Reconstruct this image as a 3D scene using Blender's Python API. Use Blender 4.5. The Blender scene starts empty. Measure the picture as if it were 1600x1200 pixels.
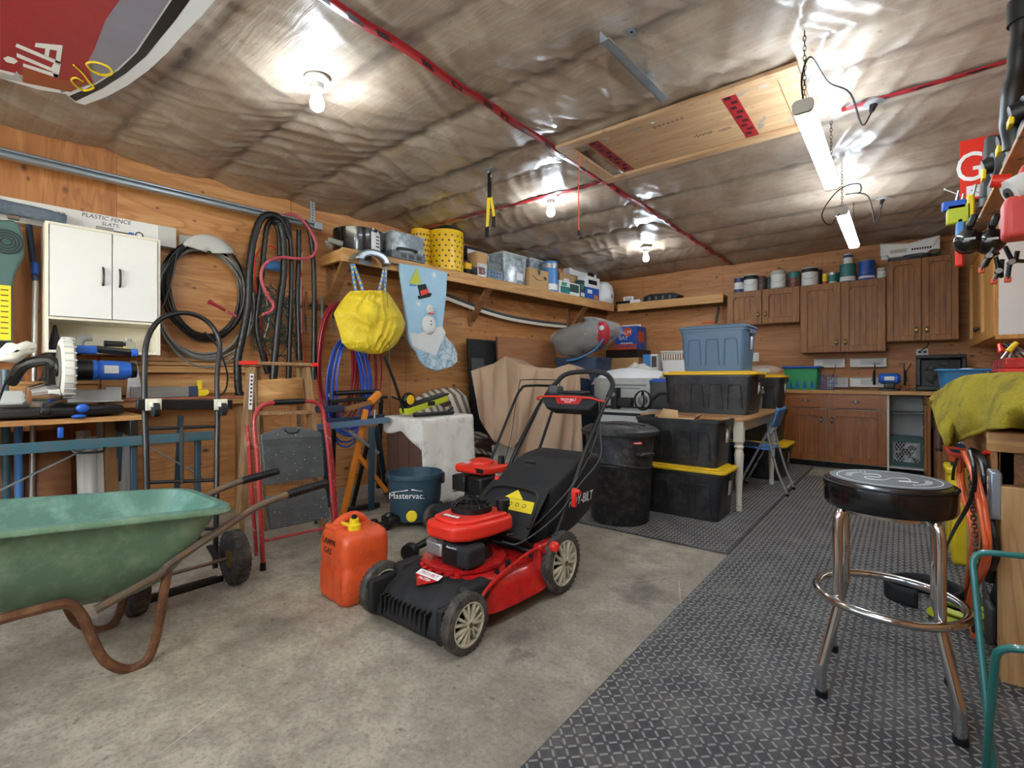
import bpy, bmesh, math, random
from mathutils import Vector, Matrix
random.seed(7)
PI = math.pi
scene = bpy.context.scene
col = scene.collection
# ---------------------------------------------------------------- camera
F, CX, HY, CH = 765.0, 800.0, 588.0, 1.08
YAW = math.radians(38.57)
cam_data = bpy.data.cameras.new('camera')
cam = bpy.data.objects.new('camera', cam_data)
col.objects.link(cam)
cam_data.sensor_width = 36.0
cam_data.lens = 36.0 * F / 1600.0
cam_data.shift_y = -(600.0 - HY) / 1600.0
cam_data.clip_start = 0.02
cam.location = (0, 0, CH)
cam.rotation_euler = (PI / 2, 0, YAW)
scene.camera = cam
# ---------------------------------------------------------------- world and exposure
world = bpy.data.worlds.new('world')
scene.world = world
world.use_nodes = True
_bg = world.node_tree.nodes['Background']
_sky = world.node_tree.nodes.new('ShaderNodeTexSky')
_sky.sky_type = 'HOSEK_WILKIE'
_sky.sun_direction = Vector((0.5, -0.6, 0.6)).normalized()
_sky.turbidity = 5.0
world.node_tree.links.new(_sky.outputs[0], _bg.inputs[0])
_bg.inputs[1].default_value = 34.0
scene.view_settings.view_transform = 'Standard'
scene.view_settings.look = 'None'
scene.view_settings.gamma = 1.0
scene.view_settings.use_curve_mapping = False
scene.view_settings.exposure = 1.0
BULB_E = 140.0      # emission strength of the ceiling bulbs
TUBE_E = 20.0      # emission strength of the tube lamps
# ---------------------------------------------------------------- pixel to place helpers
_fw = Vector((-math.sin(YAW), math.cos(YAW), 0)); _rt = Vector((math.cos(YAW), math.sin(YAW), 0))
def ray(px, py): return _fw + _rt * ((px - CX) / F) + Vector((0, 0, (HY - py) / F))
def onZ(px, py, z=0.0):
    d = ray(px, py); return Vector((0, 0, CH)) + d * ((z - CH) / d.z)
def onY(px, py, Y):
    d = ray(px, py); return Vector((0, 0, CH)) + d * (Y / d.y)
def onX(px, py, X):
    d = ray(px, py); return Vector((0, 0, CH)) + d * (X / d.x)
WC = Vector((-3.89, 7.41, 0)); WU = Vector((-.0689, -.9976, 0)).normalized(); WN = Vector((.9976, -.0689, 0)).normalized()
WROT = math.atan2(WU.y, WU.x) + PI / 2        # turn of the left wall out of square (local -y runs towards the viewer)
def LW(s, d=0.0, z=0.0): return WC + WU * s + WN * d + Vector((0, 0, z))
def onL(px, py, d=0.0):
    r = ray(px, py); t = (d + WC.dot(WN)) / r.dot(WN)
    return Vector((0, 0, CH)) + r * t
def V(*a): return Vector(a)
# ---------------------------------------------------------------- mesh builder
class MB:
    def __init__(s): s.v = []; s.f = []
    def add(s, vs, fs):
        o = len(s.v); s.v += [tuple(v) for v in vs]; s.f += [tuple(i + o for i in f) for f in fs]; return s
    def box(s, x0, x1, y0, y1, z0, z1):
        if x0 > x1: x0, x1 = x1, x0
        if y0 > y1: y0, y1 = y1, y0
        if z0 > z1: z0, z1 = z1, z0
        return s.add([(x0,y0,z0),(x1,y0,z0),(x1,y1,z0),(x0,y1,z0),(x0,y0,z1),(x1,y0,z1),(x1,y1,z1),(x0,y1,z1)],
                     [(0,3,2,1),(4,5,6,7),(0,1,5,4),(1,2,6,5),(2,3,7,6),(3,0,4,7)])
    def bar(s, p0, p1, w, h, up=(0,0,1)):
        p0 = Vector(p0); p1 = Vector(p1); d = (p1 - p0).normalized(); u = Vector(up)
        if abs(d.dot(u)) > .98: u = Vector((1,0,0))
        a = d.cross(u).normalized(); b = a.cross(d).normalized()
        a *= w / 2; b *= h / 2
        return s.add([p0-a-b,p0+a-b,p0+a+b,p0-a+b,p1-a-b,p1+a-b,p1+a+b,p1-a+b],
                     [(0,1,2,3),(7,6,5,4),(0,4,5,1),(1,5,6,2),(2,6,7,3),(3,7,4,0)])
    def frustum(s, cx, cy, z0, w0, d0, z1, w1, d1, open_top=False):
        vs = [(cx+sx*w/2, cy+sy*d/2, z) for z,w,d in ((z0,w0,d0),(z1,w1,d1)) for sx,sy in ((-1,-1),(1,-1),(1,1),(-1,1))]
        fs = [(3,2,1,0),(0,1,5,4),(1,2,6,5),(2,3,7,6),(3,0,4,7)]
        if not open_top: fs.append((4,5,6,7))
        return s.add(vs, fs)
    def cyl(s, p0, p1, r0, r1=None, n=14, caps=True):
        if r1 is None: r1 = r0
        p0 = Vector(p0); p1 = Vector(p1); d = (p1 - p0).normalized()
        u = Vector((0,0,1)) if abs(d.z) < .95 else Vector((1,0,0))
        a = d.cross(u).normalized(); b = d.cross(a).normalized()
        vs = []
        for p, r in ((p0, r0), (p1, r1)):
            for i in range(n):
                t = 2*PI*i/n; vs.append(p + a*(r*math.cos(t)) + b*(r*math.sin(t)))
        fs = [(i, i+n, (i+1)%n+n, (i+1)%n) for i in range(n)]
        if caps: fs += [tuple(range(n)), tuple(range(2*n-1, n-1, -1))]
        return s.add(vs, fs)
    def tube(s, pts, r, n=8, closed=False, sub=6, flat=None):
        P = [Vector(p) for p in pts]
        if sub > 1 and len(P) > 2:
            Q = []; m = len(P); rng = m if closed else m - 1
            for i in range(rng):
                p0 = P[(i-1) % m] if (closed or i > 0) else P[0]*2 - P[1]
                p1 = P[i]; p2 = P[(i+1) % m]
                p3 = P[(i+2) % m] if (closed or i+2 < m) else P[-1]*2 - P[-2]
                for k in range(sub):
                    t = k / sub
                    Q.append(.5*((2*p1)+(p2-p0)*t+(2*p0-5*p1+4*p2-p3)*t*t+(3*p1-p0-3*p2+p3)*t**3))
            if not closed: Q.append(P[-1])
            P = Q
        m = len(P); vs = []; prev = None
        for i, p in enumerate(P):
            d = (P[(i+1) % m] - P[i-1]) if closed else (P[min(i+1, m-1)] - P[max(i-1, 0)])
            if d.length < 1e-9: d = Vector((0,0,1))
            d.normalize()
            if prev is None:
                u = Vector((0,0,1)) if abs(d.z) < .9 else Vector((1,0,0))
                a = d.cross(u).normalized()
            else:
                a = (prev - d*prev.dot(d))
                a = a.normalized() if a.length > 1e-6 else d.orthogonal().normalized()
            prev = a; b = d.cross(a)
            rr = r(i/(m-1)) if callable(r) else r
            ra, rb = (rr, rr) if not flat else (rr, rr*flat)
            for k in range(n):
                t = 2*PI*k/n; vs.append(p + a*(ra*math.cos(t)) + b*(rb*math.sin(t)))
        fs = []
        for i in range(m if closed else m-1):
            j = (i+1) % m
            for k in range(n): fs.append((i*n+k, i*n+(k+1)%n, j*n+(k+1)%n, j*n+k))
        if not closed: fs += [tuple(range(n-1,-1,-1)), tuple((m-1)*n+k for k in range(n))]
        return s.add(vs, fs)
    def lathe(s, prof, n=24, c=(0,0,0), axis='z', cap=True, sx=1, sy=1):
        vs = []
        for r, z in prof:
            for k in range(n):
                t = 2*PI*k/n; x, y = sx*r*math.cos(t), sy*r*math.sin(t)
                p = (x,y,z) if axis == 'z' else ((z,x,y) if axis == 'x' else (y,z,x))
                vs.append((c[0]+p[0], c[1]+p[1], c[2]+p[2]))
        m = len(prof)
        fs = [(i*n+k, i*n+(k+1)%n, (i+1)*n+(k+1)%n, (i+1)*n+k) for i in range(m-1) for k in range(n)]
        if cap: fs += [tuple(range(n-1,-1,-1)), tuple((m-1)*n+k for k in range(n))]
        return s.add(vs, fs)
    def ball(s, c, r, sx=1, sy=1, sz=1, n=14, m=9):
        prof = [(math.sin(PI*i/m)*r + (1e-5 if i in (0, m) else 0), -math.cos(PI*i/m)*r) for i in range(m+1)]
        vs = []; 
        for rr, z in prof:
            for k in range(n):
                t = 2*PI*k/n; vs.append((c[0]+sx*rr*math.cos(t), c[1]+sy*rr*math.sin(t), c[2]+sz*z))
        fs = [(i*n+k, i*n+(k+1)%n, (i+1)*n+(k+1)%n, (i+1)*n+k) for i in range(m) for k in range(n)]
        return s.add(vs, fs)
    def prism(s, poly, o, ax, ay, th):
        o = Vector(o); ax = Vector(ax); ay = Vector(ay); nn = ax.cross(ay).normalized()*th
        n = len(poly); vs = [o+ax*x+ay*y for x,y in poly]; vs += [v+nn for v in vs]
        fs = [tuple(range(n-1,-1,-1)), tuple(range(n,2*n))] + [(i,(i+1)%n,(i+1)%n+n,i+n) for i in range(n)]
        return s.add(vs, fs)
    def grid(s, fn, nu, nv):
        vs = [fn(i/nu, j/nv) for j in range(nv+1) for i in range(nu+1)]
        fs = [(j*(nu+1)+i, j*(nu+1)+i+1, (j+1)*(nu+1)+i+1, (j+1)*(nu+1)+i) for j in range(nv) for i in range(nu)]
        return s.add(vs, fs)
    def xf(s, M):
        s.v = [tuple(M @ Vector(v)) for v in s.v]; return s
    def mesh(s, name, mat=None, ang=35):
        me = bpy.data.meshes.new(name); me.from_pydata(s.v, [], s.f); me.update()
        me.polygons.foreach_set('use_smooth', [True]*len(me.polygons))
        try: me.set_sharp_from_angle(angle=math.radians(ang))
        except Exception: pass
        if mat: me.materials.append(MT[mat] if isinstance(mat, str) else mat)
        return me
    def build(s, name, mat, parent=None, bev=0, loc=None, rot=None, label=None, solid=0, sub=0, seg=2, ang=35):
        o = bpy.data.objects.new(name, s.mesh(name, mat, ang)); col.objects.link(o)
        if parent is not None: o.parent = parent
        if loc is not None: o.location = loc
        if rot is not None: o.rotation_euler = rot
        if solid:
            m = o.modifiers.new('solid', 'SOLIDIFY'); m.thickness = solid; m.offset = 0
        if bev:
            m = o.modifiers.new('bevel', 'BEVEL'); m.width = bev; m.segments = seg; m.limit_method = 'ANGLE'; m.angle_limit = math.radians(40)
        if sub:
            m = o.modifiers.new('sub', 'SUBSURF'); m.levels = sub; m.render_levels = sub
        if label: o['label'] = label
        return o
def T(name, label, cat, loc=(0,0,0), rz=0.0, group=None, rot=None):
    o = bpy.data.objects.new(name, None); col.objects.link(o); o.empty_display_size = .1
    o.location = loc; o.rotation_euler = rot if rot else (0, 0, rz); o['label'] = label; o['category'] = cat
    if group: o['group'] = group
    return o
def tag(o, label, cat, group=None):
    o['label'] = label; o['category'] = cat
    if group: o['group'] = group
    return o
def st(o): o['kind'] = 'structure'; return o
def dup(o, parent=None, **k):
    c = o.copy(); col.objects.link(c); c.parent = parent
    for kk, v in k.items():
        if kk in ('label','group','category'): c[kk] = v
        elif kk == 'rz': c.rotation_euler = (0,0,v)
        else: setattr(c, kk, v)
    for ch in [x for x in bpy.data.objects if x.parent is o]: dup(ch, c)
    return c
def rr(w, h, r, n=5):          # rounded rectangle outline, centred
    pts = []
    for cx, cy, a in ((w/2-r, h/2-r, 0), (-w/2+r, h/2-r, 90), (-w/2+r, -h/2+r, 180), (w/2-r, -h/2+r, 270)):
        for i in range(n+1):
            t = math.radians(a + 90*i/n); pts.append((cx + r*math.cos(t), cy + r*math.sin(t)))
    return pts
def rtub(w, d, h, r, taper=.93, th=.004, zs=None, floor=True):   # open tub, rounded corners, with walls of real thickness
    m = MB(); N = None
    rings = [(0, taper, 0), (h, 1, 0), (h, 1, -th), (th, taper, -th)]
    vs = []
    for z, k, off in rings:
        ring = rr((w+2*off)*k, (d+2*off)*k, max(r+off, .003)*k, 4); N = len(ring)
        vs += [(x, y, z) for x, y in ring]
    fs = [(i*N+k, i*N+(k+1)%N, (i+1)*N+(k+1)%N, (i+1)*N+k) for i in range(3) for k in range(N)]
    fs += [tuple(range(N-1,-1,-1)), tuple(3*N+k for k in range(N))]
    return m.add(vs, fs)
def rslab(w, d, z0, z1, r, n=4, cx=0, cy=0):
    p = rr(w, d, r, n); return MB().prism([(x+cx, y+cy) for x, y in p], (0,0,z0), (1,0,0), (0,1,0), z1-z0)
def text(s, size, mat, parent, loc, rot, ext=.0006, name='lettering', align='CENTER', shear=0, sx=1.0):
    cu = bpy.data.curves.new(name, 'FONT'); cu.body = s; cu.size = size; cu.extrude = ext; cu.align_x = align; cu.align_y = 'CENTER'; cu.shear = shear
    cu.resolution_u = 3
    tmp = bpy.data.objects.new('tmp', cu); col.objects.link(tmp)
    dg = bpy.context.evaluated_depsgraph_get(); me = bpy.data.meshes.new_from_object(tmp.evaluated_get(dg))
    bpy.data.objects.remove(tmp)
    me.materials.clear(); me.materials.append(MT[mat])
    o = bpy.data.objects.new(name, me); col.objects.link(o); o.parent = parent; o.location = loc; o.rotation_euler = rot; o.scale = (sx,1,1)
    return o
# ---------------------------------------------------------------- materials
MT = {}
def lin(h):
    h = h.lstrip('#'); return [((c/12.92) if c <= .04045 else ((c+.055)/1.055)**2.4) for c in (int(h[i:i+2],16)/255 for i in (0,2,4))] + [1.0]
class NT:
    def __init__(s, name):
        s.m = bpy.data.materials.new(name); s.m.use_nodes = True; s.t = s.m.node_tree; s.b = s.t.nodes['Principled BSDF']; MT[name] = s.m
    def n(s, t, **k):
        nd = s.t.nodes.new(t)
        for a, v in k.items(): setattr(nd, a, v)
        return nd
    def l(s, a, b): s.t.links.new(a, b)
    def coord(s, scale=(1,1,1), kind='Object', rot=(0,0,0), loc=(0,0,0)):
        tc = s.n('ShaderNodeTexCoord'); mp = s.n('ShaderNodeMapping'); s.l(tc.outputs[kind], mp.inputs[0])
        mp.inputs['Scale'].default_value = scale; mp.inputs['Rotation'].default_value = rot; mp.inputs['Location'].default_value = loc
        return mp.outputs[0]
    def noise(s, vec, scale, detail=4, rough=.55, dist=0):
        nd = s.n('ShaderNodeTexNoise'); s.l(vec, nd.inputs['Vector']); nd.inputs['Scale'].default_value = scale
        nd.inputs['Detail'].default_value = detail; nd.inputs['Roughness'].default_value = rough; nd.inputs['Distortion'].default_value = dist
        return nd.outputs['Fac']
    def ramp(s, fac, stops):
        nd = s.n('ShaderNodeValToRGB'); s.l(fac, nd.inputs[0]); e = nd.color_ramp.elements
        while len(e) < len(stops): e.new(.5)
        for el, (p, c) in zip(e, stops): el.position = p; el.color = lin(c) if isinstance(c, str) else (c, c, c, 1)
        return nd.outputs[0]
    def mix(s, fac, a, b, mode='MIX'):
        nd = s.n('ShaderNodeMix', data_type='RGBA', blend_type=mode)
        if hasattr(fac, 'is_linked'): s.l(fac, nd.inputs[0])
        else: nd.inputs[0].default_value = fac
        for v, i in ((a, 6), (b, 7)):
            if isinstance(v, str): nd.inputs[i].default_value = lin(v)
            else: s.l(v, nd.inputs[i])
        return nd.outputs[2]
    def math(s, op, a, b=0.0, c=None):
        nd = s.n('ShaderNodeMath', operation=op)
        for i, v in enumerate((a, b) if c is None else (a, b, c)):
            if hasattr(v, 'is_linked'): s.l(v, nd.inputs[i])
            else: nd.inputs[i].default_value = v
        return nd.outputs[0]
    def bump(s, h, strength=.3, dist=.01):
        nd = s.n('ShaderNodeBump'); s.l(h, nd.inputs['Height']); nd.inputs['Strength'].default_value = strength; nd.inputs['Distance'].default_value = dist
        s.l(nd.outputs[0], s.b.inputs['Normal'])
    def out(s, colr, rough=.5, metal=0, spec=None):
        if isinstance(colr, str): s.b.inputs['Base Color'].default_value = lin(colr)
        else: s.l(colr, s.b.inputs['Base Color'])
        if hasattr(rough, 'is_linked'): s.l(rough, s.b.inputs['Roughness'])
        else: s.b.inputs['Roughness'].default_value = rough
        s.b.inputs['Metallic'].default_value = metal
        if spec is not None: s.b.inputs['Specular IOR Level'].default_value = spec
        return s.m
def M(name, c, rough=.5, metal=0, var=.12, scale=8, dirt=None, dirt_amt=.35, bump=0, bscale=60, coat=0, spec=None):
    """plain procedural material: a base colour with slight mottling, optional dirt / wear of another colour, fine relief"""
    t = NT(name); v = t.coord()
    f = t.noise(v, scale, 5, .6)
    c2 = t.mix(f, c, c); mx = t.n('ShaderNodeHueSaturation'); mx.inputs['Color'].default_value = lin(c)
    t.l(t.math('MULTIPLY_ADD', f, 2*var, 1-var), mx.inputs['Value']); cc = mx.outputs[0]
    if dirt:
        d = t.noise(v, scale*2.3, 6, .7)
        cc = t.mix(t.ramp(d, [(.5-.2*dirt_amt, 0.0), (.78-.2*dirt_amt, 1.0)]), cc, dirt)
    if bump: t.bump(t.noise(v, bscale, 4, .6), bump, .01)
    if coat: t.b.inputs['Coat Weight'].default_value = coat
    rg = t.math('MULTIPLY_ADD', t.noise(v, scale*1.7, 3), .2, rough-.1) if rough > .12 else rough
    return t.out(cc, rg, metal, spec)
def wood(name, c1, c2, c3, axis='x', scale=1.0, rough=.6, knots=0.0, coat=0):
    """sawn or veneered wood: grain runs along the given local axis"""
    t = NT(name)
    k = {'x': (1.2, 14, 14), 'y': (14, 1.2, 14), 'z': (14, 14, 1.2)}[axis]
    v = t.coord(tuple(a*scale for a in k)); v2 = t.coord((1,1,1))
    g = t.noise(v, 1.6, 6, .65, .6); big = t.noise(v2, 1.3*scale, 3)
    c = t.ramp(g, [(.28, c1), (.5, c2), (.74, c3)])
    c = t.mix(t.ramp(big, [(.35, 0.0), (.7, .45)]), c, c1)
    if knots:
        kk = {'x': (.55, 1, 1), 'y': (1, .55, 1), 'z': (1, 1, .55)}[axis]
        fg = t.noise(t.coord(tuple(a*scale*.16 for a in k)), 2.2, 3, .5, 1.6); rings = t.math('FRACT', t.math('MULTIPLY', fg, 9.0))
        c = t.mix(t.math('MULTIPLY', t.ramp(rings, [(.0, 0.0), (.55, .15), (.85, 1.0), (1.0, 0.0)]), .75), c, c1)
        for sc, lo, hi, am in ((2.6, .015, .055, knots), (6.0, .02, .075, knots*.85)):
            sx_ = t.n('ShaderNodeSeparateXYZ'); t.l(t.coord(), sx_.inputs[0]); i0 = 'xyz'.index(axis); i1, i2 = [q for q in range(3) if q != i0]; cv = t.n('ShaderNodeCombineXYZ'); t.l(t.math('MULTIPLY_ADD', sx_.outputs[i0], .6, sc), cv.inputs[0]); t.l(t.math('ADD', sx_.outputs[i1], sx_.outputs[i2]), cv.inputs[1]); vo = t.n('ShaderNodeTexVoronoi', voronoi_dimensions='2D'); t.l(cv.outputs[0], vo.inputs['Vector']); vo.inputs['Scale'].default_value = sc
            cc_ = t.n('ShaderNodeSeparateColor'); t.l(vo.outputs['Color'], cc_.inputs[0])
            c = t.mix(t.math('MULTIPLY', t.ramp(vo.outputs['Distance'], [(lo, am), (hi, 0.0)]), t.ramp(cc_.outputs[0], [(.3, 0.0), (.4, 1.0)])), c, '#3f2110')
    t.bump(g, .15, .004)
    if coat: t.b.inputs['Coat Weight'].default_value = coat
    return t.out(c, rough)
wood('ply_h', '#a56a3a', '#c48b55', '#d6a873', 'y', .7, .55, .85)
wood('ply_v', '#9c5f33', '#b57845', '#c69058', 'z', .8, .5, .8)
wood('ply_x', '#a4683c', '#c08553', '#d09d6c', 'x', .7, .55, .85)
wood('ply_wall', '#a8682f', '#c88a4b', '#dca768', 'y', .7, .55, .5)
wood('lumber', '#b07d47', '#cfa067', '#e0b67c', 'y', 1, .6, .2)
wood('lumber_x', '#b07d47', '#cfa067', '#e0b67c', 'x', 1, .6, .2)
wood('lumber_z', '#b98a52', '#d6aa70', '#e3bd86', 'z', 1, .6, .2)
wood('old_lumber', '#6f4a2a', '#8d6238', '#a67a4c', 'y', 1, .7, .2)
wood('old_lumber_z', '#77522f', '#94693f', '#ab8053', 'z', 1, .7, .2)
wood('hatch_ply', '#a27d58', '#b9956f', '#c9a886', 'x', .6, .55, .35)
wood('oak', '#6e4320', '#925d2d', '#ae773a', 'z', 1.3, .5, 0, 0)
wood('oak_x', '#5f3518', '#7d4a22', '#966030', 'x', 1.3, .42, 0, .15)
wood('oak_warm', '#7c4216', '#9c5a22', '#b2702f', 'z', 1.3, .38, 0, .2)
wood('oak_warm_x', '#7c4216', '#9c5a22', '#b2702f', 'x', 1.3, .38, 0, .2)
wood('honey', '#a06a2c', '#c08a47', '#d2a05c', 'z', 1.1, .45, 0, .1)
wood('counter_wood', '#b07a40', '#cc9a5c', '#dcb077', 'x', 1, .45, .2)
wood('table_wood', '#a87440', '#c3905a', '#d2a570', 'y', 1, .35, 0, .3)
wood('panel_brown', '#8a5838', '#a06c48', '#ae7c56', 'y', .8, .5)
wood('bench_wood', '#9c6a38', '#be8c55', '#d2a46c', 'y', 1, .6, .3)
wood('ladder_wood', '#7d5c3c', '#a07b54', '#bb9871', 'z', 1.2, .7, .1)
def concrete():
    t = NT('concrete'); v = t.coord()
    a = t.noise(v, 1.1, 6, .65); b = t.noise(v, 7, 8, .72); c = t.noise(v, 60, 6, .75)
    k = t.ramp(a, [(.3, '#9c9283'), (.5, '#b5aa99'), (.7, '#c6bcab')])
    k = t.mix(t.ramp(b, [(.35, .75), (.6, 0.0)]), k, '#7d7365')
    k = t.mix(t.ramp(t.noise(v, .8, 5, .6, .8), [(.42, .5), (.6, 0.0)]), k, '#7a7062')
    k = t.mix(t.ramp(t.noise(v, 18, 4, .6), [(.66, 0.0), (.7, .55)]), k, '#4a443d')
    k = t.mix(t.ramp(c, [(.36, .6), (.5, 0.0)]), k, '#6f675c')
    k = t.mix(t.ramp(c, [(.58, 0.0), (.7, .5)]), k, '#d9d0c0')
    # oil stains with a shape of their own
    s = t.noise(v, 2.6, 5, .7, .6)
    k = t.mix(t.ramp(s, [(.6, 0.0), (.72, .5)]), k, '#6b6459')
    # pale scratches dragged over the slab
    for rot, sc, th in ((.55, .9, .004), (-.35, .7, .003)):
        vr = t.coord((1,1,1), rot=(0,0,rot)); w = t.n('ShaderNodeTexWave', wave_type='BANDS', bands_direction='X', wave_profile='SAW')
        t.l(vr, w.inputs['Vector']); w.inputs['Scale'].default_value = sc*.32; w.inputs['Distortion'].default_value = .6; w.inputs['Detail'].default_value = 1
        m = t.math('MULTIPLY', t.ramp(w.outputs['Fac'], [(0.0, 1.0), (th, 0.0)]), t.ramp(t.noise(v, 3), [(.48, 0.0), (.6, .7)]))
        k = t.mix(m, k, '#e6e0d4')
    # old oil spots; wider, fainter dark patches on the left
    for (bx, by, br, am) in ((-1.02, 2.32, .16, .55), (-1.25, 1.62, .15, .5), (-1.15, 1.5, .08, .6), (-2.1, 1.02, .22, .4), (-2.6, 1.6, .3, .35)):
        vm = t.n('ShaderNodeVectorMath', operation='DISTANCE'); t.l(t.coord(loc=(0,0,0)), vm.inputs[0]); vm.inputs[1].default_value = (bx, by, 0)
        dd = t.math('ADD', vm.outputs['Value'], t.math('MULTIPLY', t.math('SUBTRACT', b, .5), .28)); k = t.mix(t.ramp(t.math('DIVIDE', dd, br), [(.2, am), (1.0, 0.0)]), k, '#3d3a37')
    t.bump(c, .25, .003); t.out(k, .75)
concrete()
def ceiling_film():
    t = NT('ceiling_film'); v = t.coord(); y = t.n('ShaderNodeSeparateXYZ'); t.l(v, y.inputs[0])
    a = t.noise(t.coord((1.4,.9,1)), 1.4, 6, .7, .4); st_ = t.noise(t.coord((1.2,16,1)), 1.1, 5, .7, 1.0)
    k = t.ramp(a, [(.28, '#7d6b58'), (.46, '#988471'), (.6, '#ab9b8a'), (.76, '#9a7f64')])
    k = t.mix(t.ramp(st_, [(.5, 0.0), (.75, .55)]), k, '#b9aea2')
    sp = t.noise(v, 22, 3, .6); k = t.mix(t.ramp(sp, [(.66, 0.0), (.74, .5)]), k, '#4a382a')
    # rafters seen through the film
    for yj in JOISTS:
        d = t.math('ABSOLUTE', t.math('SUBTRACT', y.outputs[1], yj))
        k = t.mix(t.math('MULTIPLY', t.ramp(d, [(.02, .6), (.055, 0.0)]), t.ramp(t.noise(v, 1.9), [(.35, .1), (.62, 1.0)])), k, '#4d3d38')
    t.bump(st_, .25, .02)
    t.b.inputs['Coat Weight'].default_value = .5; t.b.inputs['Coat Roughness'].default_value = .25
    t.out(k, .48)
JOISTS = (.25, .90, 1.53, 2.14, 2.72, 3.07, 3.66, 4.25, 4.92, 5.55, 6.15, 6.75)
ceiling_film()
M('rubber', '#3e3e40', .6, var=.25, scale=3, dirt='#6a6864', dirt_amt=.3)
M('rubber_bar', '#8f8c86', .55, var=.3, scale=6)
def tape_mat():
    t = NT('tape_red'); v = t.coord()
    w = t.n('ShaderNodeTexNoise'); t.l(t.coord((1,1,1)), w.inputs['Vector']); w.inputs['Scale'].default_value = 5
    k = t.mix(t.ramp(w.outputs['Fac'], [(.4, 0.0), (.7, .5)]), '#9a1c24', '#7d161e')
    t.out(k, .4)
tape_mat()
M('tape_ink', '#2c0c10', .5)
M('black', '#111112', .42, var=.2); M('black_matte', '#1a1a1b', .7, var=.2, bump=.1); M('black_gloss', '#121214', .2, coat=.4)
M('tote_black', '#1f1f20', .42, var=.18, scale=3, dirt='#4a4845', dirt_amt=.1); M('tote_yellow', '#e3b716', .4, var=.08)
M('tote_blue', '#56708c', .42, var=.08); M('can_black', '#212122', .5, var=.15, dirt='#565452', dirt_amt=.12)
M('grey', '#7c7c7a', .5); M('lgrey', '#b8b8b4', .5); M('dgrey', '#4a4b4c', .5); M('white', '#e6e6e2', .45, var=.05); M('offwhite', '#d9d3c6', .5, var=.07)
M('cab_white', '#dedcda', .4, var=.04); M('cream', '#e0d8c6', .5, var=.06)
M('chrome', '#d6d6d6', .12, 1, var=.05); M('chair_steel', '#c4c8cc', .3, .7); M('galv', '#aab4bb', .38, .8, var=.15, scale=14); M('steel', '#9a9a98', .35, .9, dirt='#6b5648', dirt_amt=.2); M('alu', '#b9b6b0', .45, .8, var=.2)
M('brass', '#a98c4a', .3, .9); M('dark_metal', '#34332f', .45, .6)
M('red', '#c21f1d', .28, var=.08, dirt='#7c1a17', dirt_amt=-.1, coat=.5); M('red_bright', '#e0301f', .35, var=.06); M('ladder_red', '#a62a30', .38, var=.12, dirt='#d8c8c0', dirt_amt=-.25)
M('orange', '#e0862a', .4, var=.1); M('orange_can', '#d9552a', .42, var=.1, dirt='#a8401f', dirt_amt=.15, scale=5); M('orange_cord', '#e8662f', .45)
M('yellow', '#e6c71b', .45, var=.06); M('yellow_label', '#e8cf22', .5); M('blue', '#2458b8', .4, var=.1); M('blue_hose', '#2a53b5', .4, var=.1); M('red_hose', '#9b2430', .42, var=.15)
M('pink_hose', '#b04a57', .42); M('blue_light', '#4d86c6', .4); M('teal', '#3d6f80', .42, .3, dirt='#5f666c', dirt_amt=.55); M('tub_blue', '#2f74a3', .4)
M('green', '#2f9b5e', .45); M('dgreen', '#33504d', .5); M('lime', '#b3bb2a', .42, var=.1); M('wire_green', '#1e6b63', .35, coat=.3)
M('navy_can', '#2a4352', .5, var=.12, dirt='#8e9a9e', dirt_amt=-.6); M('navy', '#2a3c57', .5)
M('barrow_green', '#64856a', .5, var=.16, scale=4, dirt='#8aa58d', dirt_amt=.25, bump=.05); M('barrow_in', '#527a6c', .5, var=.14, scale=4, dirt='#7fa596', dirt_amt=.2)
M('rust', '#6b4630', .6, .35, var=.3, scale=9, dirt='#8f6a4c', dirt_amt=.35, bump=.15); M('worn_steel', '#6d6257', .45, .6, var=.25, dirt='#8f6a4c', dirt_amt=.2)
M('tire', '#3a3733', .85, var=.25, dirt='#6a6259', dirt_amt=.35, bump=.3, bscale=90); M('wheel_cream', '#c9c3ad', .5, var=.12, dirt='#8f8a70', dirt_amt=.3)
M('cardboard', '#c19a6b', .8, var=.08); M('paper', '#e8e8ea', .7, var=.04); M('foil', '#c8c8c8', .3, .6, var=.3)
M('cloth_white', '#dcd8d0', .85, var=.05, dirt='#a49e98', dirt_amt=-.15, scale=4, bump=.2); M('cloth_tan', '#a58a72', .9, var=.08, bump=.25, bscale=200)
M('brown', '#5b4037', .55, var=.1); M('grey_blanket', '#5b5654', .9, var=.3, scale=14, bump=.3); M('skin_red', '#a32230', .7)
M('carpet_blue', '#6b7787', 1.0, var=.5, scale=90, bump=1.0, bscale=140)
M('motor_blue', '#2a63c4', .35); M('tool_grey', '#5d6468', .5); M('lead', '#8d8b86', .55, .5, var=.2)
M('green_blower', '#44605c', .5, var=.1); M('bottle_teal', '#2b7a7c', .4); M('ink', '#1c2f52', .6); M('ink_black', '#17171a', .6); M('ink_white', '#efefec', .5)
M('led', '#ffffff'); 
for nm, e in (('bulb_glow', BULB_E), ('tube_glow', TUBE_E)):
    t = NT(nm); t.b.inputs['Emission Color'].default_value = (.80, .91, 1, 1) if nm == 'bulb_glow' else (.78, .9, 1, 1); t.b.inputs['Emission Strength'].default_value = e; t.out('#ffffff', .4)
t = NT('clear'); t.b.inputs['Transmission Weight'].default_value = .9; t.b.inputs['IOR'].default_value = 1.12; t.b.inputs['Alpha'].default_value = .45; t.out('#dfe6ea', .15)
t = NT('clear_bag'); t.b.inputs['Alpha'].default_value = .22; t.b.inputs['Coat Weight'].default_value = 1; t.out('#e8e8ea', .12)
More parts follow.
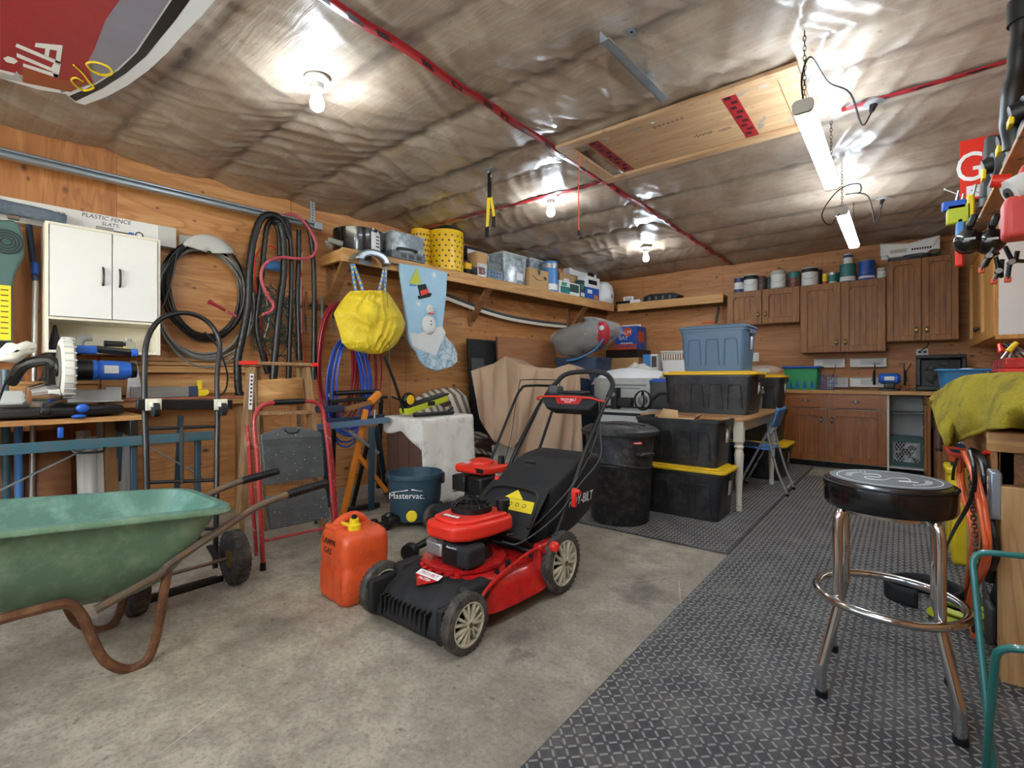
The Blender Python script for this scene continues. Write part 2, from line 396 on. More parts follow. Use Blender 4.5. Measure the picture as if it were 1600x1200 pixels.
t = NT('yellow_bag'); v = t.coord(); t.b.inputs['Subsurface Weight'].default_value = .0; t.bump(t.noise(v, 16, 6, .7, 1.2), .8, .02); t.out(t.mix(t.noise(v, 6, 4), '#d9b80f', '#f0d83a'), .35)
t = NT('towel'); v = t.coord(); nz = t.noise(v, 150, 3, .8); t.bump(nz, 1.0, .03)
k = t.mix(t.ramp(t.noise(v, 5, 5, .7), [(.5, 0.0), (.68, .75)]), '#ecd23a', '#6b5a34'); t.out(t.mix(t.ramp(nz, [(.35, .4), (.55, 0.0)]), k, '#a8951f'), 1.0)
t = NT('stripes'); v = t.coord(); sp = t.n('ShaderNodeSeparateXYZ'); t.l(t.coord(kind='UV'), sp.inputs[0]) if False else t.l(v, sp.inputs[0])
w = t.math('FRACT', t.math('MULTIPLY', sp.outputs[0], 11.0)); k = t.ramp(w, [(.0, '#d8d2c8'), (.42, '#d8d2c8'), (.46, '#8d7867'), (.9, '#8d7867'), (.95, '#d8d2c8')]); t.bump(t.noise(v, 200, 3), .3, .003); t.out(k, .9)
t = NT('stocking_blue'); v = t.coord(); t.bump(t.noise(v, 9, 4, .6, 1), .5, .02); t.out(t.mix(t.noise(v, 4), '#8fb9d6', '#aed0e6'), .8)
t = NT('toe_blue'); v = t.coord(); t.bump(t.noise(v, 30, 4, .6, 1), .5, .01); t.out(t.mix(t.ramp(t.noise(v, 10, 4, .6, 1.5), [(.4, 0.0), (.6, 1.0)]), '#7d9fb6', '#c3d2dc'), .8)
t = NT('fluff'); v = t.coord(); t.bump(t.noise(v, 40, 5, .7), .5, .02); t.out(t.mix(t.noise(v, 8), '#c8ccce', '#e6e8e8'), .95)
t = NT('frosted_bin'); v = t.coord(); t.b.inputs['Alpha'].default_value = .75; t.out(t.mix(t.ramp(t.noise(v, 14, 3, .6), [(.4, 0.0), (.6, 1.0)]), '#8b9aa4', '#c8d2d8'), .22)
from mathutils import noise as mnoise
ZC, XR, YB, YF = 2.70, .95, 7.41, -1.0
WL = 8.45     # length of the left wall
# ---------------------------------------------------------------- floor
o = st(MB().box(-4.7, XR+.1, YF-.1, YB+.1, -.12, 0).build('floor', 'concrete'))
# ---------------------------------------------------------------- walls with their plywood sheets
wl = st(MB().box(-.12, -.012, -WL-.1, .1, 0, ZC+.1).build('wall_left', 'ply_h', loc=WC, rot=(0,0,WROT)))
seams = [0, .364, 1.584, 2.804, 4.024, 5.244, 6.464, 7.684, WL]
for i in range(len(seams)-1):
    MB().box(-.012, 0, -seams[i+1]+.0015, -seams[i]-.0015, 0, ZC+.08).build('plywood_sheet', 'ply_v' if i >= 6 else 'ply_h', wl)
wb = st(MB().box(-4.2, XR+.15, YB+.012, YB+.12, 0, ZC+.1).build('wall_back', 'ply_x'))
xs = [-3.95, -3.24, -2.02, -.80, .42, XR]
for i in range(5): MB().box(xs[i]+.0015, xs[i+1]-.0015, YB, YB+.012, 0, ZC+.08).build('plywood_sheet', 'ply_x', wb)
wr = st(MB().box(XR+.012, XR+.12, YF-.1, YB+.1, 0, ZC+.1).build('wall_right', 'ply_h'))
ys = [YF, -.1, 1.12, 2.34, 3.56, 4.78, 6.0, YB]
for i in range(7): MB().box(XR, XR+.012, ys[i]+.0015, ys[i+1]-.0015, 0, ZC+.08).build('plywood_sheet', 'ply_h', wr)
# front wall behind the viewer: a frame around the closed sectional door with rows of windows added to let daylight in
wf = MB(); wf.box(-4.7, -3.9, YF-.1, YF, 0, ZC+.1); wf.box(.3, XR+.1, YF-.1, YF, 0, ZC+.1); wf.box(-3.9, .3, YF-.1, YF, 2.3, ZC+.1)
st(wf.build('wall_front', 'ply_x'))
gd = st(MB().box(-3.9, .3, YF-.09, YF-.05, 0, .05).build('door_1', 'white'))
for k in range(4):
    z0 = .05 + k*.5625; z1 = z0 + .5575
    if k < 2: MB().box(-3.9, .3, YF-.09, YF-.05, z0, z1).build('door_panel', 'white', gd, bev=.004)
    else:
        m = MB(); m.box(-3.9, .3, YF-.09, YF-.05, z0, z0+.1); m.box(-3.9, .3, YF-.09, YF-.05, z1-.1, z1)
        for q in range(8): x = -3.9+q*.6; m.box(x-(.05 if q else 0), x+.05, YF-.09, YF-.05, z0+.1, z1-.1)
        m.build('door_panel', 'white', gd)
        for q in range(7): MB().box(-3.85+q*.6, -3.35+q*.6, YF-.075, YF-.07, z0+.1, z1-.1).build('pane', 'clear', gd)
# ---------------------------------------------------------------- ceiling of film stapled under the rafters
def cz(x, y):
    js = (-1.3, -.4) + JOISTS + (7.5,)
    for a, b in zip(js, js[1:]):
        if a <= y <= b: break
    t = (y-a)/(b-a); s = math.sin(PI*min(max(t,0),1))
    A = .018 + .030*(mnoise.noise(V(x*.9, a*3.1, 1.7))*.5+.5)
    z = A*s**.8
    # creases running from one rafter to the next
    w = mnoise.noise(V(x*5.5 + y*2.2, a*2.0, 3.3)); w2 = mnoise.noise(V(x*11 - y*5, y*2.0, 8.3)); w3 = mnoise.noise(V(x*3, y*9, 2.2))
    amp = .45 + .9*max(0, mnoise.noise(V(x*.5, y*.5, 9)) + .35); sl = 1 if (int(a*7) % 2) else -1
    w4 = mnoise.noise(V(x*9 + sl*t*3.2, a*5.0, 5.5)); e = 1-s
    z += amp*(.020*(1-abs(w))**4*(.35+.65*s) + .018*(1-abs(w4))**5*(e*.9+.25) + .006*w2*(.25+s) + .004*w3)
    dl = (x + 4.3)/1.3                                                     # slack along the left wall
    if dl < 1: z += .055*(1-max(dl,0))**2*math.exp(-((y-2.3)/1.6)**2)
    return ZC - z
gx, gy = 300, 430
st(MB().grid(lambda u, v: (-4.7+5.75*u, YF-.08+8.6*v, cz(-4.7+5.75*u, YF-.08+8.6*v)), gx, gy).build('ceiling', 'ceiling_film', ang=180))
st(MB().box(-4.7, XR+.12, YF-.1, YB+.12, ZC+.06, ZC+.12).build('ceiling_deck', 'ply_x'))
# ---------------------------------------------------------------- red tape over the seams of the film
def tape(p0, p1, w, label, seed):
    p0 = V(*p0); p1 = V(*p1); d = p1-p0; L = d.length; d.normalize(); n = V(-d.y, d.x); rnd = random.Random(seed)
    def fn(u, v):
        wob = .006*mnoise.noise(V(u*L*1.7, seed, 0)); p = p0 + d*(u*L) + n*((v-.5)*w*(1+.12*mnoise.noise(V(u*L*2, seed, 4))) + wob)
        q = p0 + d*(u*L); return (p.x, p.y, sum(cz(q.x+d.x*o_, q.y+d.y*o_) for o_ in (-.12,-.06,0,.06,.12))/5 - .014)
    o = MB().grid(fn, max(8, int(L*24)), 2).build('ceiling_tape', 'tape_red', solid=.001, ang=180)
    tag(o, label, 'tape', 'red seam tape on the ceiling')
    m = MB(); s = .12
    while s < L-.1:
        a = fn(s/L, .25); b = fn((s+.075)/L, .3); c = fn((s+.12)/L, .8); e = fn((s+.04)/L, .8)
        m.add([V(*q)-V(0,0,.0016) for q in (a,b,c,e)], [(0,1,2,3)]); s += .15 + rnd.random()*.14
    m.build('printed_mark', 'tape_ink', o)['kind'] = 'stuff'
tape((-1.885, -.9), (-1.885, 7.4), .062, 'long red tape running over the ceiling past the hatch to the back wall', 1)
tape((-4.15, 3.45), (-1.92, 3.565), .05, 'red tape crossing the ceiling towards the yellow canisters', 2)
tape((-.28, 3.46), (.94, 3.46), .05, 'red tape crossing the ceiling behind the nearer tube lamp', 3)
# ---------------------------------------------------------------- attic hatch
h = T('attic_hatch', 'plywood attic hatch framed with boards and marked by two red tapes', 'hatch', (-1.13, 3.175, ZC-.05))
for x0,x1,y0,y1 in ((-.72,.72,-.385,-.31),(-.72,.72,.31,.385),(-.72,-.635,-.31,.31),(.62,.72,-.31,.31)):
    MB().box(x0,x1,y0,y1,-.022,0.0).build('trim_board', 'hatch_ply', h, bev=.002)
MB().box(-.55,.62,-.31,.31,.0,.012).build('panel', 'hatch_ply', h); MB().box(-.635,-.55,-.31,.31,.03,.04).build('inner_board', 'old_lumber', h)
for x in (-.53, .33):
    t_ = MB().box(x, x+.075, -.3, .3, -.003, -.0005).build('tape', 'tape_red', h)
    m = MB(); 
    for k in range(9): m.box(x+.012+.02*(k%2), x+.045+.02*(k%2), -.27+k*.062, -.24+k*.062, -.0042, -.0032)
    m.build('printed_mark', 'tape_ink', t_)['kind'] = 'stuff'
M('stamp', '#7d6650', .8)
m = MB(); rn = random.Random(2)
for cx_, cy_, w_, h_ in ((.12,.08,.12,.05),(.25,.1,.08,.04),(.0,-.2,.2,.03)):
    for k in range(7): x = cx_-w_/2+w_*k/7; m.box(x, x+w_*.09, cy_-h_/2+rn.uniform(0,h_*.3), cy_+h_/2-rn.uniform(0,h_*.3), -.0012, -.0002)
m.build('ink_stamp', 'stamp', h)['kind'] = 'stuff'
# orange pull cord with a plug end
m = MB().tube([(-1.765,2.97,2.64),(-1.757,2.965,2.58),(-1.763,2.96,2.5),(-1.77,2.965,2.35),(-1.765,2.96,2.1)], .0035)
c = T('pull_cord', 'thin orange cord with black plug hanging from the attic hatch', 'cord', (-1.765,2.96,2.1))
m.xf(Matrix.Translation((1.765,-2.96,-2.1))).build('cord', 'orange_cord', c)
MB().frustum(0,0,-.035,.022,.018,0,.01,.01).build('plug', 'black', c, bev=.002)
# ---------------------------------------------------------------- bulbs in porcelain holders
def bulb(x, y, label):
    z = cz(x, y) - .005
    b = T('bulb_lamp', label, 'lamp', (x, y, z), group='bare ceiling bulbs')
    MB().lathe([(.02,0),(.062,0),(.064,-.012),(.058,-.02),(.036,-.032),(.033,-.062),(.026,-.066)], 28).build('lamp_holder', 'lgrey', b)
    MB().lathe([(.001,-.175),(.018,-.172),(.031,-.16),(.036,-.142),(.034,-.122),(.026,-.1),(.018,-.082),(.015,-.06)], 24).build('bulb', 'bulb_glow', b)
bulb(-2.44, 1.393, 'glowing bare bulb in white holder, nearest the viewer on the ceiling')
bulb(-2.44, 3.612, 'glowing bare bulb in white holder beside the orange pull cord')
bulb(-2.44, 5.673, 'glowing bare bulb in white holder nearest the back corner')
bulb(-1.2, -.55, 'added bare bulb behind the viewer, out of sight')  # extra bulb out of view, added for fill light
# ---------------------------------------------------------------- tube lamps on chains
def tube_lamp(y0, y1, label, sock, loops):
    x = -.352; z = 2.30; L = y1-y0
    b = T('tube_lamp', label, 'lamp', (x, (y0+y1)/2, z), group='hanging tube lamps')
    MB().prism(rr(.08,.055,.02,4), (0,-L/2+.02,.0), (1,0,0), (0,0,1), -(L-.04)).build('diffuser', 'tube_glow', b)
    for s in (-1, 1): MB().prism(rr(.086,.062,.02,4), (0,s*(L/2)-(.0 if s<0 else .022),0), (1,0,0), (0,0,1), -.022).build('end_cap', 'lgrey', b, bev=.003)
    for s in (-1, 1):
        zt = cz(x, (y0+y1)/2+s*(L/2-.06)) - z - .002
        m = MB(); n = int(zt/.024)
        for k in range(n):
            zz = .03 + (k+.5)*(zt-.03)/n
            m.tube([(.006*math.cos(a)*(1 if k%2 else 0), .006*math.cos(a)*(0 if k%2 else 1)+s*(L/2-.06), zz+.015*math.sin(a)) for a in [2*PI*q/8 for q in range(8)]], .0018, 5, True, 1)
        m.build('chain', 'dark_metal', b)
    MB().tube(loops, .0045, 6).xf(Matrix.Translation((-x, -(y0+y1)/2, -z))).build('power_cord', 'black' , b)
    sk = T('ceiling_socket', 'black plug in %s' % sock[1], 'socket', (sock[0].x, sock[0].y, cz(sock[0].x, sock[0].y)-.004))
    MB().lathe([(.02,0),(.055,0),(.053,-.012),(.03,-.02)], 20).build('plate', 'grey', sk); MB().cyl((0,0,-.02),(-.01,-.005,-.06),.02,.012).build('plug', 'black', sk)
s1 = onZ(1365,152,2.68); s2 = onZ(1379,308,2.68)
tube_lamp(2.54, 3.73, 'hanging tube lamp by the attic hatch, the nearer of two', (s1, 'round ceiling socket above the nearer tube lamp'),
          [(-.352,2.56,2.33),(-.36,2.58,2.45),(-.33,2.62,2.55),(-.28,2.8,2.5),(-.2,2.92,2.47),(s1.x-.05,s1.y-.04,2.52),(s1.x,s1.y,2.62)])
tube_lamp(4.33, 5.56, 'hanging tube lamp above the wall cabinets, the farther of two', (s2, 'round ceiling socket above the farther tube lamp'),
          [(-.352,4.34,2.3),(-.42,4.3,2.2),(-.47,4.3,2.28),(-.42,4.33,2.4),(-.34,4.36,2.48),(-.25,4.42,2.5),(-.25,4.5,2.46),(-.33,4.42,2.44),(-.2,4.5,2.42),(s2.x-.05,s2.y-.02,2.44),(s2.x,s2.y,2.62)])
bl = tube_lamp(.45, 1.64, 'added tube lamp hanging out of frame, lighting the workbench side', (V(.1,1.0,2.68), 'round ceiling socket of the added tube lamp'), [(-.352,1.0,2.33),(-.2,1.0,2.5),(.1,1.0,2.62)])  # extra lamp and socket beyond the frame, added to brighten the room
# ---------------------------------------------------------------- opener bracket, track, strap, sign
b = T('opener_bracket', 'galvanised angle iron bracket of the door opener under the ceiling', 'bracket', (-1.10, 2.5, 2.62))
p0, p1 = onZ(938,58,2.62)-V(-1.1,2.5,2.62), onZ(1033,152,2.62)-V(-1.1,2.5,2.62)
MB().bar(p0, p1, .004, .05).bar(p0+V(.022,0,-.023), p1+V(.022,0,-.023), .045, .004).build('angle_iron', 'galv', b)
q = onZ(1016,118,2.62)-V(-1.1,2.5,2.62); m = MB().bar(q+V(0,0,.06), q+V(.03,-.3,.06), .035, .003)
m.build('strap_iron', 'galv', b); m = MB()
for k in range(7): m.cyl(q+V(.03*k/7,-.3*k/7-.02,.0575), q+V(.03*k/7,-.3*k/7-.02,.0582), .007, n=8)
m.build('hole', 'black', b)['kind'] = 'stuff'; MB().bar(q+V(0,0,-.02), q+V(0,0,.06), .03, .004, (0,1,0)).build('tab', 'galv', b)
# door track on the left wall
tr = T('door_track', 'galvanised steel door track running along the left wall below the ceiling', 'track', LW(5.2,.15,2.42), WROT)
prof = [(-.02,-.028),(.02,-.028),(.026,-.02),(.026,-.012),(.022,-.012),(.021,-.022),(-.016,-.024),(-.016,.024),(.021,.022),(.022,.012),(.026,.012),(.026,.02),(.02,.028),(-.02,.028)]
MB().prism(prof, (0,.1,0), (1,0,0), (0,-.0,1), 3.2).build('track', 'galv', tr)
MB().box(-.004,0,.06,.105,.02,.26).build('hanger_strap', 'galv', tr); m = MB()
for k in range(9): m.cyl((.0002,.083,.04+k*.024),(.0009,.083,.04+k*.024),.006,n=8)
m.build('hole', 'black', tr)['kind'] = 'stuff'; MB().box(-.01,.03,.085,.16,-.03,.03).build('end_bracket', 'galv', tr, bev=.004)
# webbing strap hanging from a ceiling plate
s = T('ratchet_strap', 'yellow and black webbing strap hanging from a ceiling plate', 'strap', (-2.476, 2.829, cz(-2.476,2.829)-.004))
MB().box(-.07,.07,-.04,.04,-.004,.0).build('ceiling_plate', 'galv', s, bev=.001); MB().tube([(0.02*math.cos(a),0,-.03+.03*math.sin(a)) for a in [2*PI*k/10 for k in range(10)]], .004, 6, True, 3).build('hook', 'steel', s)
MB().box(-.014,.014,-.01,.01,-.09,-.02).build('buckle', 'black', s, bev=.004); MB().box(-.016,.016,-.006,.006,-.21,-.09).build('webbing', 'black', s); 
MB().bar((-.008,0,-.2),(-.022,0,-.44),.028,.006,(0,1,0)).bar((.008,.008,-.2),(.038,.01,-.37),.02,.006,(0,1,0)).build('webbing', 'yellow', s)
MB().box(-.042,-.002,-.008,.008,-.51,-.43).box(.022,.054,0,.016,-.44,-.36).build('end_buckle', 'black', s, bev=.004)
# round printed sign lying flat against the ceiling, top left
sg = T('printed_sign', 'large red and grey printed sign hung flat under the ceiling', 'sign', (-3.1, .2, 2.6))
def sp(px, py): p = onZ(px, py, 2.6); return (p.x+3.1, p.y-.2)
edge = [sp(*p) for p in [(345,-10),(315,25),(285,55),(262,82),(232,110),(200,133),(165,152),(132,164),(118,160),(103,147),(60,140),(0,122)]]
cx_, cy_ = edge[-1]; edge += [(-.9,-.1),(-.9,-.7),(-.3,-1.0),(.6,-.9),(.85,-.2)]
MB().prism(edge, (0,0,0), (1,0,0), (0,1,0), .004).build('board', 'paper', sg)
M('sign_grey', '#8e8a98', .5); M('sign_red', '#a3242a', .45); M('sign_rust', '#a0522c', .5)
def pp(name, mat, pix_, z): MB().prism([sp(*p) for p in pix_], (0,0,z), (1,0,0), (0,1,0), -.0007).build(name, mat, sg)
pp('dark_border', 'black', [(300,-5),(275,30),(252,58),(228,88),(196,115),(160,138),(118,158),(108,150),(150,132),(185,110),(214,82),(232,55),(250,28),(272,-5)], -.0002)
pp('grey_field', 'sign_grey', [(268,-5),(246,28),(228,55),(210,82),(182,108),(148,130),(95,145),(90,60),(130,-5)], -.0004)
pp('red_field', 'sign_red', [(190,-5),(165,30),(148,75),(135,100),(146,128),(105,142),(40,118),(0,108),(0,-5)], -.0012)
pp('rust_field', 'sign_rust', [(110,143),(36,128),(34,104),(90,124),(140,128)], -.0022)
for q in ([(56,66),(98,70),(94,98),(86,97),(89,78),(78,76),(76,88),(69,87),(71,75),(54,72)], [(26,67),(95,96),(93,101),(24,72)], [(26,82),(80,105),(84,98),(95,99),(91,121),(84,119),(82,111),(26,88)], [(36,98),(92,116),(90,121),(36,103)]):
    pp('letter', 'ink_white', q, -.0026)
pp('dot', 'ink_white', [(5,90),(12,87),(22,90),(28,95),(22,99),(10,96)], -.0026)
pp('chrome_patch', 'lgrey', [(0,112),(20,118),(26,110),(34,122),(36,128),(0,121)], -.0028)
for pts in ([(136,98),(150,96),(170,104),(174,114),(160,116),(142,108)],):
    MB().tube([V(*sp(*p),-.004) for p in pts], .006, 5, True, 5).build('gold_swirl', 'yellow', sg)
MB().tube([V(*sp(*p),-.004) for p in [(115,100),(128,112),(140,128),(146,136),(130,140),(112,126),(118,120),(130,126)]], .005, 5, False, 5).build('gold_swirl', 'yellow', sg)
# ---------------------------------------------------------------- rubber floor mats with raised tread bars
def tread(x0, x1, y0, y1, z):
    p = .0285; m = MB(); vs = []; fs = []; j = 0; y = y0+p*.6
    while y < y1-p*.5:
        i = 0; x = x0+p*.6
        while x < x1-p*.5:
            a = PI/4 if (i+j) % 2 else -PI/4
            ca, sa = math.cos(a), math.sin(a); L, W = .0125, .0036; o = len(vs)
            for l, w, zz in ((-L,-W,z),(L,-W,z),(L,W,z),(-L,W,z)): vs.append((x+ca*l-sa*w, y+sa*l+ca*w, zz))
            for l, w, zz in ((-L*.75,-W*.5,z+.0022),(L*.75,-W*.5,z+.0022),(L*.75,W*.5,z+.0022),(-L*.75,W*.5,z+.0022)): vs.append((x+ca*l-sa*w, y+sa*l+ca*w, zz))
            fs += [(o+4,o+5,o+6,o+7),(o,o+1,o+5,o+4),(o+1,o+2,o+6,o+5),(o+2,o+3,o+7,o+6),(o+3,o,o+4,o+7)]
            x += p; i += 1
        y += p; j += 1
    m.v = vs; m.f = fs; return m
def mat_(x0, x1, y0, y1, label, bars=True):
    cx, cy = (x0+x1)/2, (y0+y1)/2
    r = T('floor_mat', label, 'mat', (cx, cy, 0), group='black rubber tread mats on the floor')
    MB().box(x0-cx+.002, x1-cx-.002, y0-cy+.002, y1-cy-.002, 0.0005, .011).build('sheet', 'rubber', r, bev=.002)
    if bars:
        b = tread(x0-cx, x1-cx, y0-cy, y1-cy, .0109).build('tread_bars', 'rubber_bar', r); b['kind'] = 'stuff'
mat_(-.82, .40, .657, 2.487, 'black rubber tread mat under the chrome stool')
mat_(-.82, .40, 2.487, 4.317, 'black rubber tread mat between the stool and the folding chair')
mat_(-.82, .40, 4.317, 6.147, 'black rubber tread mat in front of the oak base cabinets')
mat_(-2.04, -.82, 3.12, 4.95, 'black rubber tread mat under the trash can and the black totes')
mat_(-2.04, -.82, 4.95, 6.78, 'black rubber tread mat under the far table legs')
# ================================================================ lawn mowers
def mower_wheel(parent, x, y, r, w, side, name='wheel', rimmat='wheel_cream'):
    wh = MB().lathe([(r*.74,-w/2),(r*.88,-w/2),(r*.97,-w*.42),(r,-w*.3),(r,w*.3),(r*.97,w*.42),(r*.88,w/2),(r*.74,w/2)], 40, axis='x', cap=False)
    n = 34
    for k in range(n):                                  # slanted tread lugs
        for s in (-1, 1):
            a = 2*PI*(k+(.5 if s > 0 else 0))/n; a2 = a+.09
            p0 = V(0, math.cos(a)*r*1.003, math.sin(a)*r*1.003); p1 = V(s*w*.44, math.cos(a2)*r*.99, math.sin(a2)*r*.99)
            wh.bar(p0, p1, r*.07, r*.022, up=(0, math.cos(a), math.sin(a)))
    o = wh.build(name, 'tire', parent, loc=(x, y, r)); ro = side*w*.5
    rim = MB().lathe([(r*.72,-w*.4),(r*.76,-w*.4),(r*.76,w*.48),(r*.69,w*.5),(r*.65,w*.3),(r*.65,-w*.3)], 40, axis='x', cap=False)
    rim.add([(v[0],v[1],v[2]) for v in []], []); rim.build('rim', rimmat, o)
    MB().lathe([(.004,-w*.25),(r*.66,-w*.25),(r*.66,-w*.2),(.004,-w*.2)] if side > 0 else [(.004,w*.2),(r*.66,w*.2),(r*.66,w*.25),(.004,w*.25)], 30, axis='x').build('rim_disc', 'black_matte', o)
    for k in range(7):
        a = 2*PI*k/7; m = MB()
        for da in (-.2, .2):
            m.bar(V(side*w*.42, math.cos(a)*r*.12, math.sin(a)*r*.12), V(side*w*.3, math.cos(a+da)*r*.68, math.sin(a+da)*r*.68), r*.105, w*.34, up=(1,0,0))
        m.build('spoke', rimmat, o, bev=.003)
    MB().cyl((side*w*.1,0,0),(side*w*.62,0,0),r*.2,r*.17,20).build('hub', rimmat, o, bev=.002); MB().cyl((side*w*.55,0,0),(side*w*.72,0,0),r*.085,n=6).build('hub_nut', 'rust', o)
    return o
mw = T('lawn_mower', 'red and black lawn mower with grass bag on the bare concrete, nearest the viewer', 'lawn mower', (-1.60, 1.72, 0))
for sx in (-1, 1):
    mower_wheel(mw, sx*.262, -.335, .115, .048, sx); mower_wheel(mw, sx*.262, .352, .15, .05, sx)
# deck: a shell of rings, wide skirt on the right
def deck_ring(k, z, bulge=0):
    pts = []
    for i in range(40):
        a = 2*PI*i/40; cx_, sy_ = math.cos(a), math.sin(a)
        ex = .62; x = .235*k*(abs(cx_)**ex)*(1 if cx_ > 0 else -1); y = .30*k*(abs(sy_)**ex)*(1 if sy_ > 0 else -1) + .0
        if x > 0: x += bulge*max(0, math.sin(a*1.0+.4))*.03
        pts.append((x, y, z))
    return pts
rings = [deck_ring(1.02,.07,2), deck_ring(1.04,.075,2), deck_ring(1.0,.10,2), deck_ring(.97,.15,1.5), deck_ring(.92,.185,1), deck_ring(.84,.205), deck_ring(.7,.212), deck_ring(.5,.216)]
m = MB(); vs = [p for r_ in rings for p in r_]
m.add(vs, [(i*40+k, i*40+(k+1)%40, (i+1)*40+(k+1)%40, (i+1)*40+k) for i in range(len(rings)-1) for k in range(40)] + [tuple(range(280,320))])
m.build('deck', 'red', mw, ang=50)
MB().lathe([(.15,.205),(.19,.207),(.195,.225),(.15,.23),(.14,.228)], 32, c=(-.02,-.05,.012)).build('engine_ring', 'red', mw)
m = MB()
for k in range(9):
    a = PI*1.05+k*.26; m.box(-.02+.185*math.cos(a)-.012,-.02+.185*math.cos(a)+.012,-.06+.185*math.sin(a)-.012,-.06+.185*math.sin(a)+.012,.205,.222)
m.build('ring_tooth', 'red', mw, bev=.003)['kind'] = 'stuff'
# chute door / black front apron with the emblem
fp = MB()
fprof = [(0,.222),(.3,.214),(.55,.192),(.78,.160),(.92,.12),(1.0,.075),(.97,.055)]
n = 28; vs = []
for i in range(n+1):
    x = -.235+.47*i/n; rear = -.05 - (math.sqrt(max(0, .222**2-x*x)) if abs(x) < .222 else 0); rear = min(rear, -.13) + .008*(1 if int(i*.7) % 2 else -1); fr_ = -.43+.035*abs(x/.235)**3
    for t_, z in fprof: vs.append((x, rear+(fr_-rear)*t_, z-.018*abs(x/.235)**2))
L = len(fprof); fp.add(vs, [(i*L+j, (i+1)*L+j, (i+1)*L+j+1, i*L+j+1) for i in range(n) for j in range(L-1)])
ap = fp.build('front_apron', 'black_matte', mw, solid=.008, ang=50)
for k in range(11): MB().box(-.15+k*.028,-.142+k*.028,-.432,-.395,.06,.145).build('rib', 'black', ap, bev=.002)
for sx in (-1, 1): 
    MB().box(sx*.2,sx*.236,-.44,-.30,.05,.19).build('corner_guard', 'black_matte', ap, bev=.012, seg=3)
    MB().box(sx*.17,sx*.238,-.30,-.15,.14,.225).build('wheel_arch', 'black_matte', ap, bev=.02, seg=3)
em = MB().prism([(-.068,.035),(.068,.035),(.06,.0),(0,-.05),(-.06,.0)], (0,0,0), (1,0,0), (0,1,0), .003).build('emblem', 'red', mw, loc=(.02,-.325,.223), rot=(math.radians(17),0,0))
MB().prism([(-.07,.006),(.07,.006),(.068,.038),(-.068,.038)], (0,0,.003), (1,0,0), (0,1,0), .0012).build('emblem_band', 'ink_white', em)
text('TROY-BILT', .022, 'red', em, (0,.022,.0046), (0,0,0)); text('IN-STEP', .02, 'ink_white', em, (0,-.008,.0035), (0,0,0))
# engine
MB().lathe([(.10,.21),(.11,.23),(.10,.27),(.105,.30)], 24, c=(0,-.03,0)).build('engine_block', 'dark_metal', mw)
MB().box(-.13,-.06,-.16,-.06,.24,.34).box(-.135,-.055,-.19,-.14,.26,.33).build('muffler', 'lead', mw, bev=.012, seg=3); MB().box(-.12,-.02,-.2,-.15,.265,.325).build('muffler_guard', 'alu', mw, bev=.008)
m = MB(); 
for k in range(5): m.box(-.15,-.05,-.135,-.06,.245+k*.018,.251+k*.018)
m.build('cooling_fins', 'lead', mw)
ab = MB().box(-.02,.13,-.2,-.10,.235,.345).build('air_filter_box', 'black', mw, bev=.018, seg=3)
MB().box(.075,.155,-.21,-.085,.245,.34).build('filter_cover', 'black_matte', ab, bev=.02, seg=3); text('Autochoke', .016, 'ink_white', ab, (.05,-.2015,.325), (PI/2,0,0), shear=.3)
cov = MB(); cp = [(-.12,-.20),(-.07,-.225),(.07,-.22),(.125,-.16),(.15,-.03),(.155,.1),(.10,.14),(-.1,.14),(-.15,.08),(-.145,-.05)]
cov.prism(cp, (0,0,.352), (1,0,0), (0,1,0), .07); cov.build('engine_cover', 'red_bright', mw, bev=.018, seg=4)
MB().prism([(x*.86,y*.84) for x,y in cp], (0,0,.415), (1,0,0), (0,1,0), .024).build('cover_top', 'red_bright', mw, bev=.012, seg=3)
rg = MB(); 
for r_, z in ((.088,.462),(.078,.479),(.062,.491),(.045,.498),(.026,.501)): rg.lathe([(r_,z-.004),(r_+.006,z-.004),(r_+.006,z),(r_,z)], 30, c=(-.02,-.0,0), cap=False)
for k in range(16):
    a = 2*PI*k/16; rg.tube([(-.02+q*math.cos(a),q*math.sin(a),z) for q,z in ((.096,.457),(.082,.476),(.06,.491),(.02,.501))], .0028, 5, sub=2)
rg.lathe([(.09,.43),(.1,.43),(.1,.465),(.09,.465)], 30, c=(-.02,0,0), cap=False).build('recoil_grille', 'black', mw)
MB().lathe([(.001,.43),(.085,.43),(.085,.447),(.001,.455)], 24, c=(-.02,0,0)).build('recoil_core', 'dark_metal', mw)
cap = MB().lathe([(.001,.42),(.026,.42),(.028,.455),(.034,.457),(.034,.49),(.028,.497),(.001,.497)], 20, c=(.1,.09,0)).build('fuel_cap', 'black', mw)
lb = MB().prism([(-.05,-.018),(.055,-.018),(.05,.02),(-.045,.02)], (0,0,0), (1,0,0), (0,1,0), .001).build('cover_label', 'red', mw, loc=(-.02,-.14,.4395)); [MB().box(-.04+k*.024,-.022+k*.024,-.01,.012,.001,.0018).build('label_stroke','ink_white',lb) for k in range(4)]
MB().cyl((.19,.02,.205),(.19,.02,.24),.014,.012).cyl((.19,-.06,.2),(.19,-.06,.225),.012,.01).build('deck_knob', 'black', mw)
MB().tube([(.245,-.25,.15),(.24,-.16,.2),(.235,.0,.235),(.238,.16,.26),(.25,.22,.235),(.255,.26,.2)], .009, 8).build('height_bar', 'red', mw)
for sx in (-1, 1): MB().box(sx*.20,sx*.245,.19,.33,.12,.27).build('rear_bracket', 'red', mw, bev=.01)
MB().box(-.2,.2,.2,.4,.1,.24).build('rear_housing', 'black', mw, bev=.015)
